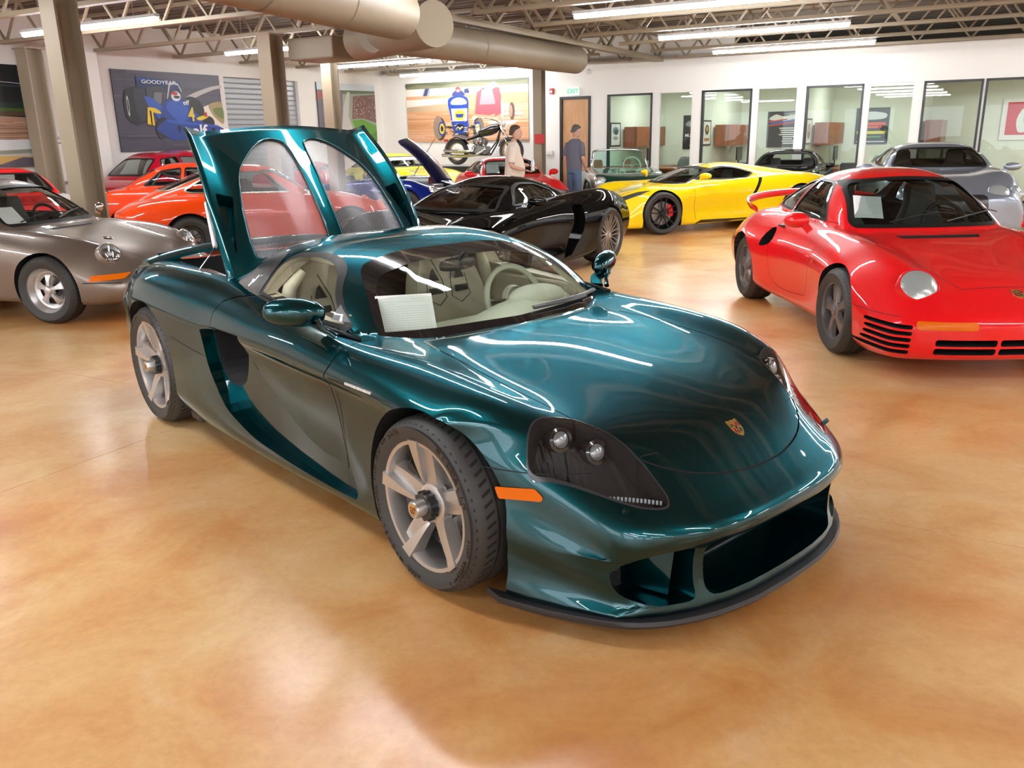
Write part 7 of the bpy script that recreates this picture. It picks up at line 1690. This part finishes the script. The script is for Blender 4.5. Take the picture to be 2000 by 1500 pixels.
    c4 = [('#2b2d2f', box2(0, 0, 1, 1)), ('#d9d6cf', smooth_poly([(.05, .78), (.25, .92), (.5, .86), (.95, .95), (.9, .80), (.5, .74)], 3)), ('#8a8a88', smooth_poly([(.5, .92), (.8, .97), (.9, .9)], 3)), ('#c0392f', [(.06, .70), (.6, .76), (.6, .80), (.06, .74)]), ('#2f5fa8', [(.1, .64), (.9, .74), (.9, .79), (.1, .69)]), ('#c0392f', [(.06, .59), (.9, .68), (.9, .72), (.06, .63)])]
    for k in range(8): y = .52 - .06 * k; x = .36 + .02 * k; c4.append(('#dedbd5', box2(x + rnd.uniform(-.05, .05), y, x + .4 + rnd.uniform(-.1, .1), y + .028)))
    fp(20.96, 1.30, .68, .58, [('#1a1a1c', box2(0, 0, 1, 1)), ('#e2ddd2', box2(.08, .06, .92, .94)), ('#8a5a48', ell(.5, .5, .28, .3)), ('#c9b8a4', ell(.5, .6, .15, .15))], 'small brown and white framed print in the third office', side=3.88)
    fp(5.50, 1.18, .88, .94, c4, 'charcoal poster with red, blue and white text in an office')
    c5 = [('#1d2528', box2(0, 0, 1, 1)), ('#c9cfd0', smooth_poly([(.15, .78), (.4, .90), (.9, .84), (.85, .70), (.3, .68)], 3)), ('#d34a2c', box2(.2, .52, .92, .60)), ('#d34a2c', box2(.3, .44, .8, .50)), ('#d7cf2e', box2(.06, .28, .92, .36)), ('#4f9a44', box2(.3, .18, .8, .22)), ('#c9cfd0', box2(.06, .05, .92, .08))]
    fp(3.22, 1.24, .80, .90, c5, 'dark poster with red and yellow text bands in an office', t=tb + .01)
    fp(-.10, 1.30, 1.1, .95, [('#e9e7e4', box2(0, 0, 1, 1)), ('#cf2f3c', box2(.10, .12, .78, .92)), ('#dfe6e0', smooth_poly([(.35, .20), (.30, .5), (.42, .78), (.60, .72), (.58, .4), (.5, .2)], 3)), ('#9fb8ae', ell(.48, .5, .05, .12))], 'red and white framed print in the right-hand office')
# ------------------------------------------------------------------ motorcycle on a stand
def motorcycle():
    M0 = R3(12.35, 19.45, 0); hd = math.atan2(-DS.y, -DS.x)
    st = empty('display_stand', R3(11.4, 19.45, 0), hd, label='low black draped display stand under the motorcycle', cat='stand'); g = MB(); g.box((0, 0, .44), (2.9, .7, .88)); g.build('drape', mat('black_cloth', (.015, .015, .017), .8), st, bevel=.01); g = MB(); g.box((0, 0, .90), (3.0, .5, .03)); g.build('runway', mat('runway_white', (.6, .6, .6), .5), st)
    r = empty('motorcycle', (M0.x, M0.y, .915), hd, label='black and chrome cruiser motorcycle on the display stand', cat='motorcycle'); BK = mat('gloss_black', (.01, .01, .01), .1, coat=1)
    YM = Matrix.Rotation(PI / 2, 4, 'X')
    for x, R in ((0, .33), (1.62, .34)):
        g = MB(); g.lathe([(R - .10, -.05), (R - .04, -.07), (R, -.03), (R, .03), (R - .04, .07), (R - .10, .05)], 32, Matrix.Translation((x, 0, R)) @ YM); w = g.build('wheel', RUB(), r, smooth=40)
        g = MB(); g.lathe([(R - .10, -.045), (R - .125, 0), (R - .10, .045)], 32, Matrix.Translation((x, 0, R)) @ YM)
        for k in range(16): a = 2 * PI * k / 16; g.tube([(x + .03 * math.cos(a), .03 * (-1)**k, R + .03 * math.sin(a)), (x + (R - .11) * math.cos(a), 0, R + (R - .11) * math.sin(a))], .004, 4, cap=False)
        g.lathe([(0, -.06), (.04, -.06), (.04, .06), (0, .06)], 12, Matrix.Translation((x, 0, R)) @ YM); g.build('rim', mat('rim_gold', (.7, .6, .35), .3, .8), w, smooth=30)
    def f(nm, m, fn, **k): g = MB(); fn(g); return g.build(nm, m, r, **k)
    f('rear_fender', BK, lambda g: g.grid([[(x_ * math.cos(a), y, .33 + x_ * math.sin(a)) for y, x_ in ((-.09, .36), (-.05, .385), (.05, .385), (.09, .36))] for a in np.linspace(.5, PI + .35, 14)]), smooth=True)
    f('front_fender', BK, lambda g: g.grid([[(1.62 + .37 * math.cos(a), y, .34 + .37 * math.sin(a)) for y in (-.06, 0, .06)] for a in np.linspace(.7, PI - .3, 10)]), smooth=True)
    f('frame', BK, lambda g: (g.tube([(0, .1, .33), (.45, .12, .30), (.95, .12, .25), (1.2, .05, .55), (1.33, 0, .90)], .022, 8), g.tube([(0, -.1, .33), (.45, -.12, .30), (.95, -.12, .25), (1.2, -.05, .55), (1.33, 0, .90)], .022, 8), g.tube([(.3, 0, .62), (.8, 0, .72), (1.33, 0, .90)], .025, 8)), smooth=True)
    f('fork', CHR(), lambda g: [g.tube([(1.62, s, .34), (1.36, s, .95)], .024, 8) for s in (-.09, .09)], smooth=True)
    f('handlebar', CHR(), lambda g: g.tube([(1.02, -.42, 1.14), (1.12, -.34, 1.15), (1.28, -.15, 1.08), (1.33, 0, 1.0), (1.28, .15, 1.08), (1.12, .34, 1.15), (1.02, .42, 1.14)], .014, 8), smooth=True)
    f('fuel_tank', BK, lambda g: g.grid([[(x, w * math.cos(a), z + h * math.sin(a)) for a in np.linspace(0, 2 * PI, 17)[:-1]] for x, w, h, z in ((.66, .04, .03, .80), (.70, .10, .08, .80), (.85, .15, .12, .82), (1.05, .17, .14, .86), (1.2, .14, .12, .90), (1.3, .07, .06, .93), (1.33, .02, .02, .93))], closev=True), smooth=True)
    f('seat', mat('seat_leather', (.05, .025, .02), .5), lambda g: g.grid([[(x, w * y, z + (.03 if abs(y) < .9 else -.02)) for y in (-1, -.6, 0, .6, 1)] for x, w, z in ((-.1, .10, .74), (.1, .13, .72), (.3, .15, .66), (.5, .17, .68), (.72, .10, .78))]), smooth=True)
    f('engine', mat('engine_grey', (.3, .3, .3), .4, .6), lambda g: (g.box((.72, 0, .34), (.42, .24, .24)), [g.lathe([(.05, 0), (.09, .01), (.09, .03), (.075, .035), (.09, .05), (.09, .07), (.075, .075), (.09, .09), (.09, .12), (.1, .14), (.1, .22), (0, .24)], 14, Matrix.Translation((.72 + q * .05, 0, .44)) @ Matrix.Rotation(q * .40, 4, 'Y')) for q in (-1, 1)], g.lathe([(0, .16), (.08, .15), (.09, .1)], 20, Matrix.Translation((.76, -.02, .60)) @ YM)), smooth=35)
    f('air_cleaner', CHR(), lambda g: g.lathe([(0, .20), (.06, .195), (.085, .17), (.085, .12)], 24, Matrix.Translation((.74, 0, .58)) @ YM), smooth=40)
    f('exhaust', CHR(), lambda g: (g.tube([(.85, -.14, .55), (.95, -.18, .40), (.7, -.2, .25), (.2, -.2, .22), (-.35, -.2, .25)], [.025, .025, .03, .045, .045], 10), g.tube([(.6, -.14, .55), (.6, -.2, .35), (.3, -.2, .34), (-.3, -.2, .36)], [.025, .025, .04, .04], 10)), smooth=True)
    f('headlamp', CHR(), lambda g: g.lathe([(0, -.08), (.06, -.06), (.085, 0), (.08, .02), (0, .03)], 20, Matrix.Translation((1.45, 0, .98)) @ Matrix.Rotation(PI / 2, 4, 'Y')), smooth=40)
    f('tail_lamp', mat('tail_red', (.5, .01, .01), .15, coat=1), lambda g: g.box((-.36, 0, .62), (.06, .12, .06)), bevel=.01)
# ------------------------------------------------------------------ people
def skin_chain(name, verts, edges, radii, m, parent, root=0, sub=2, M=None, smooth=True):
    me = bpy.data.meshes.new(name); me.from_pydata(verts, edges, []); o = bpy.data.objects.new(name, me); COL.objects.link(o); o.parent = parent
    md = o.modifiers.new('k', 'SKIN'); md.use_smooth_shade = True; md.branch_smoothing = .6
    if not me.skin_vertices:
        import bmesh as _b; bm = _b.new(); bm.from_mesh(me); bm.verts.layers.skin.verify(); bm.to_mesh(me); bm.free()
    for i, r in enumerate(radii): me.skin_vertices[0].data[i].radius = r if isinstance(r, tuple) else (r, r); me.skin_vertices[0].data[i].use_root = (i == root)
    s = o.modifiers.new('s', 'SUBSURF'); s.levels = sub; s.render_levels = sub; dg = bpy.context.evaluated_depsgraph_get(); e = bpy.data.meshes.new_from_object(o.evaluated_get(dg)); bpy.data.objects.remove(o)
    e.materials.clear(); e.materials.append(m); e.polygons.foreach_set('use_smooth', [True] * len(e.polygons)); e.polygons.foreach_set('material_index', [0] * len(e.polygons)); o = bpy.data.objects.new(name, e); COL.objects.link(o); o.parent = parent
    return o
def person(loc, rz, label, shirt, trousers, hair, arms, legs, H=1.78, lean=0.0, headturn=0.0, headtilt=0.0, shoes=(.04, .035, .03), belly=1.0):
    """local frame: faces +x, left is +y"""
    r = empty('person', loc, rz, label=label, cat='person'); SK = mat('skin_tone', (.52, .30, .22), .5); k = H / 1.78
    ln = lambda z: lean * max(0, z - .95)
    hip = (0, 0, .97 * k); V = [hip, (ln(1.12), 0, 1.12 * k), (ln(1.28) + .01, 0, 1.28 * k), (ln(1.42), 0, 1.42 * k), (ln(1.50) + .0, 0, 1.51 * k), (ln(1.56) + .02, 0, 1.57 * k)]; E = [(0, 1), (1, 2), (2, 3), (3, 4), (4, 5)]; R = [(.12, .10), (.12, .095), (.13, .10), (.11, .085), (.058, .058), (.055, .055)]
    R = [(a[1], a[0]) for a in R]
    ends = {}
    for s, (el, wr) in zip((1, -1), arms):
        b = len(V); sh = (ln(1.42), s * .14, 1.40 * k); V += [sh, tuple(el), tuple(wr)]; E += [(3, b), (b, b + 1), (b + 1, b + 2)]; R += [.038, .040, .028]; ends[s] = (Vector(el), Vector(wr))
    for s, (kn, an) in zip((1, -1), legs):
        b = len(V); V += [(0, s * .09, .90 * k), tuple(kn), tuple(an)]; E += [(0, b), (b, b + 1), (b + 1, b + 2)]; R += [.088, .058, .040]
    skin_chain('body', V, E, R, SK, r)
    # shirt and trousers: lofted garments fused into one skin each
    def fuse(g, nm, m, vox=.012):
        o = g.build('tmp', m, None, smooth=True); md = o.modifiers.new('r', 'REMESH'); md.mode = 'VOXEL'; md.voxel_size = vox; md.use_smooth_shade = True; sm = o.modifiers.new('s', 'SMOOTH'); sm.iterations = 8; sm.factor = .6
        dg = bpy.context.evaluated_depsgraph_get(); me = bpy.data.meshes.new_from_object(o.evaluated_get(dg)); bpy.data.objects.remove(o); me.name = nm; me.materials.clear(); me.materials.append(m); me.polygons.foreach_set('use_smooth', [True] * len(me.polygons)); o = bpy.data.objects.new(nm, me); COL.objects.link(o); o.parent = r; return o
    def rings(g, L, n=20):
        g.grid([[(x + rx * math.cos(a) * bx if math.cos(a) > 0 else x + rx * math.cos(a), ry * math.sin(a), z * k) for a in np.linspace(0, 2 * PI, n + 1)[:-1]] for x, z, rx, ry, bx in L], closev=True); q = len(L) * n; b = len(g.v) - q; g.f += [tuple(b + i for i in range(n)), tuple(b + q - 1 - i for i in range(n))]; g.m += [0, 0]; g.smooth += [True, True]
    g = MB(); B_ = belly; rings(g, [(0, .90, .125, .175, B_), (0, .98, .13, .178, B_ * 1.1), (ln(1.1), 1.10, .13, .175, B_ * 1.1), (ln(1.2), 1.20, .13, .18, 1 + (B_ - 1) * .8), (ln(1.32), 1.32, .13, .19, 1.05), (ln(1.42), 1.42, .115, .19, 1), (ln(1.47), 1.475, .085, .14, 1), (ln(1.5), 1.51, .062, .07, 1)])
    for s, (el, wr) in zip((1, -1), arms):
        sh = Vector((ln(1.42), s * .15, 1.425 * k)); e = Vector(el); g.tube([sh, sh.lerp(e, .35) + Vector((0, s * .012, 0)), sh.lerp(e, .85)], [.072, .070, .066], 14)
    fuse(g, 'shirt', shirt)
    g = MB(); rings(g, [(0, 1.0, .118, .16, 1), (0, .92, .128, .168, 1), (0, .84, .12, .165, 1)])
    for s, (kn, an) in zip((1, -1), legs): g.tube([(0, s * .085, .90 * k), (0, s * .09, .78 * k), kn, Vector(kn).lerp(Vector(an), .96)], [.09, .088, .070, .062], 14)
    fuse(g, 'trousers', trousers)
    for s, (kn, an) in zip((1, -1), legs):
        skin_chain('shoe', [tuple(Vector(an) + Vector((-.05, 0, -.035))), tuple(Vector(an) + Vector((.06, 0, -.045))), tuple(Vector(an) + Vector((.15, s * .01, -.055)))], [(0, 1), (1, 2)], [.046, .046, .034], mat('shoe_dark', shoes, .5), r, sub=1)
    # hands with five fingers
    for s, (el, wr) in ends.items():
        d = (wr - el).normalized(); side = d.cross(Vector((0, 0, 1))).normalized() if abs(d.z) < .9 else Vector((1, 0, 0)); pn = side.cross(d)
        p0 = wr; p1 = wr + d * .085; hv = [tuple(p0), tuple(wr + d * .045), tuple(p1)]; he = [(0, 1), (1, 2)]; hr = [.024, (.036, .017), (.036, .015)]
        for q in range(4):
            o_ = side * (.027 - .018 * q); L = (.072, .08, .074, .058)[q]; b = len(hv); hv += [tuple(p1 + o_), tuple(p1 + o_ + d * L * .5 + pn * s * -.012), tuple(p1 + o_ + d * L * .82 + pn * s * -.035)]; he += [(2, b), (b, b + 1), (b + 1, b + 2)]; hr += [.0095, .009, .0075]
        b = len(hv); hv += [tuple(wr + d * .03 + side * .035), tuple(wr + d * .07 + side * .052 + pn * s * -.01)]; he += [(1, b), (b, b + 1)]; hr += [.011, .009]
        skin_chain('hand', hv, he, hr, SK, r, sub=1)
    # head
    hc = Vector((ln(1.68) + .035, 0, 1.665 * k)); HM = Matrix.Translation(hc) @ Matrix.Rotation(headturn, 4, 'Z') @ Matrix.Rotation(headtilt, 4, 'Y')
    g = MB(); rows = []
    prof = [(-.118, .03, .0), (-.112, .052, .018), (-.09, .064, .018), (-.05, .073, .010), (0, .078, .0), (.04, .078, -.008), (.075, .068, -.012), (.10, .045, -.012), (.112, .012, -.010)]
    for z, w, xo in prof:
        row = []
        for a in np.linspace(0, 2 * PI, 25)[:-1]:
            ca, sa = math.cos(a), math.sin(a); x = xo + (w * 1.22 if ca > 0 else w * 1.24) * ca; y = w * sa
            if ca > .86 and -.05 < z < .01: x += .016 * (1 - abs(z + .02) / .04)
            if ca > .97 and -.035 < z < -.0: x += .012
            if z < -.08 and ca < 0: x *= .6
            row.append((x, y, z))
        rows.append(row)
    g.grid(rows, closev=True); n = 24; g.f += [tuple(range(n)), tuple(len(g.v) - n + i for i in range(n))[::-1]]; g.m += [0, 0]; g.smooth += [True, True]
    hd = g.build('head', SK, r, smooth=True, sub=1, M=HM)
    for s in (-1, 1):
        e = MB(); e.lathe([(0, .006), (.010, .003), (.011, -.004)], 10, Matrix.Translation((.083, s * .030, .012)) @ Matrix.Rotation(PI / 2, 4, 'Y')); e.build('eye', mat('eye_dark', (.03, .02, .02), .2), hd, smooth=True)
        e = MB(); e.grid([[(-.005 + .020 * math.cos(a) * q, s * (.078 + .010 * (1 - q) + .006), -.005 + .032 * math.sin(a) * q) for a in np.linspace(0, 2 * PI, 13)[:-1]] for q in (1, .6, .1)], closev=True); e.build('ear', SK, hd, smooth=True)
    e = MB(); e.tube([(.092, -.02, -.062), (.098, 0, -.060), (.092, .02, -.062)], .004, 6); e.build('mouth', mat('lip', (.35, .12, .10), .5), hd, smooth=True)
    e = MB(); e.lathe([(0, .02), (.012, .008), (.015, -.004)], 10, Matrix.Translation((.100, 0, -.022)) @ Matrix.Rotation(PI / 2, 4, 'Y')); e.build('nose', SK, hd, smooth=True)
    h = MB(); rows = []
    for z, w, xo, mx_ in ((-.06, .074, -.02, -.45), (-.02, .081, -.012, -.25), (.03, .083, -.010, .0), (.06, .081, -.008, .45), (.085, .072, -.010, .85), (.108, .048, -.012, 1), (.120, .012, -.012, 1)):
        rows.append([(xo + max(-1, min(mx_, math.cos(a))) * w * 1.25, w * math.sin(a) * (1.0), z) for a in np.linspace(0, 2 * PI, 25)[:-1]])
    h.grid(rows, closev=True); h.build('hair', hair, hd, smooth=True)
    return r
def people():
    cream = mat('cream_cotton', (.66, .56, .47), .8); grey = mat('slate_cotton', (.115, .115, .15), .8); den = mat('blue_denim', (.075, .12, .20), .8, bump=(60, .3)); kh = mat('khaki_cotton', (.30, .25, .18), .8)
    p = person((.07, 14.75, 0), .0, 'man in cream printed tee walking right, holding a plastic bottle', cream, kh, mat('hair_brown', (.06, .035, .02), .7), [((.08, .24, 1.17), (.30, .16, 1.13)), ((-.02, -.24, 1.14), (.22, -.22, 1.07))], [((.06, .10, .50), (-.06, .10, .08)), ((.02, -.10, .50), (.14, -.10, .08))], H=1.80, lean=.06, headtilt=.12, belly=1.55)
    g = MB()
    for (y, z, w, h_, c) in ((-.02, 1.30, .16, .03, 0), (.02, 1.24, .10, .05, 1), (-.03, 1.16, .14, .05, 0), (0, 1.10, .08, .03, 1)):
        g.mi = c; P = []
        for i in range(5):
            yy = y - w / 2 + w * i / 4; P.append([(-.128 - .02 * math.cos(yy * 6), yy, z - h_ / 2), (-.128 - .02 * math.cos(yy * 6), yy, z + h_ / 2)])
        g.grid(P)
    g.build('shirt_print', [mat('print_ink', (.15, .16, .14), .7), mat('print_orange', (.55, .2, .08), .7)], p)
    g = MB(); g.lathe([(0, 0), (.033, .0), (.035, .03), (.030, .08), (.035, .13), (.022, .18), (.013, .20), (.013, .225), (0, .225)], 16, Matrix.Translation((.07 + .36, 14.75 + .12, 1.04))); setp(g.build('water_bottle', mat('bottle_plastic', (.65, .70, .78), .15, coat=1), None, smooth=40), 'clear plastic water bottle held by the man in cream', 'bottle')
    person((1.38, 18.0, 0), .85, 'man in slate tee and jeans standing with his back to us', grey, den, mat('hair_grey', (.08, .075, .07), .7), [((-.04, .22, 1.15), (.07, .20, .92)), ((.0, -.22, 1.15), (.16, -.18, .95))], [((.03, .11, .50), (.0, .12, .08)), ((.0, -.10, .50), (-.02, -.11, .08))], H=1.82, lean=.05, headtilt=.35, headturn=-.45)

room(); posters(); small_fixtures(); offices(); motorcycle(); people()

hero()

fleet()
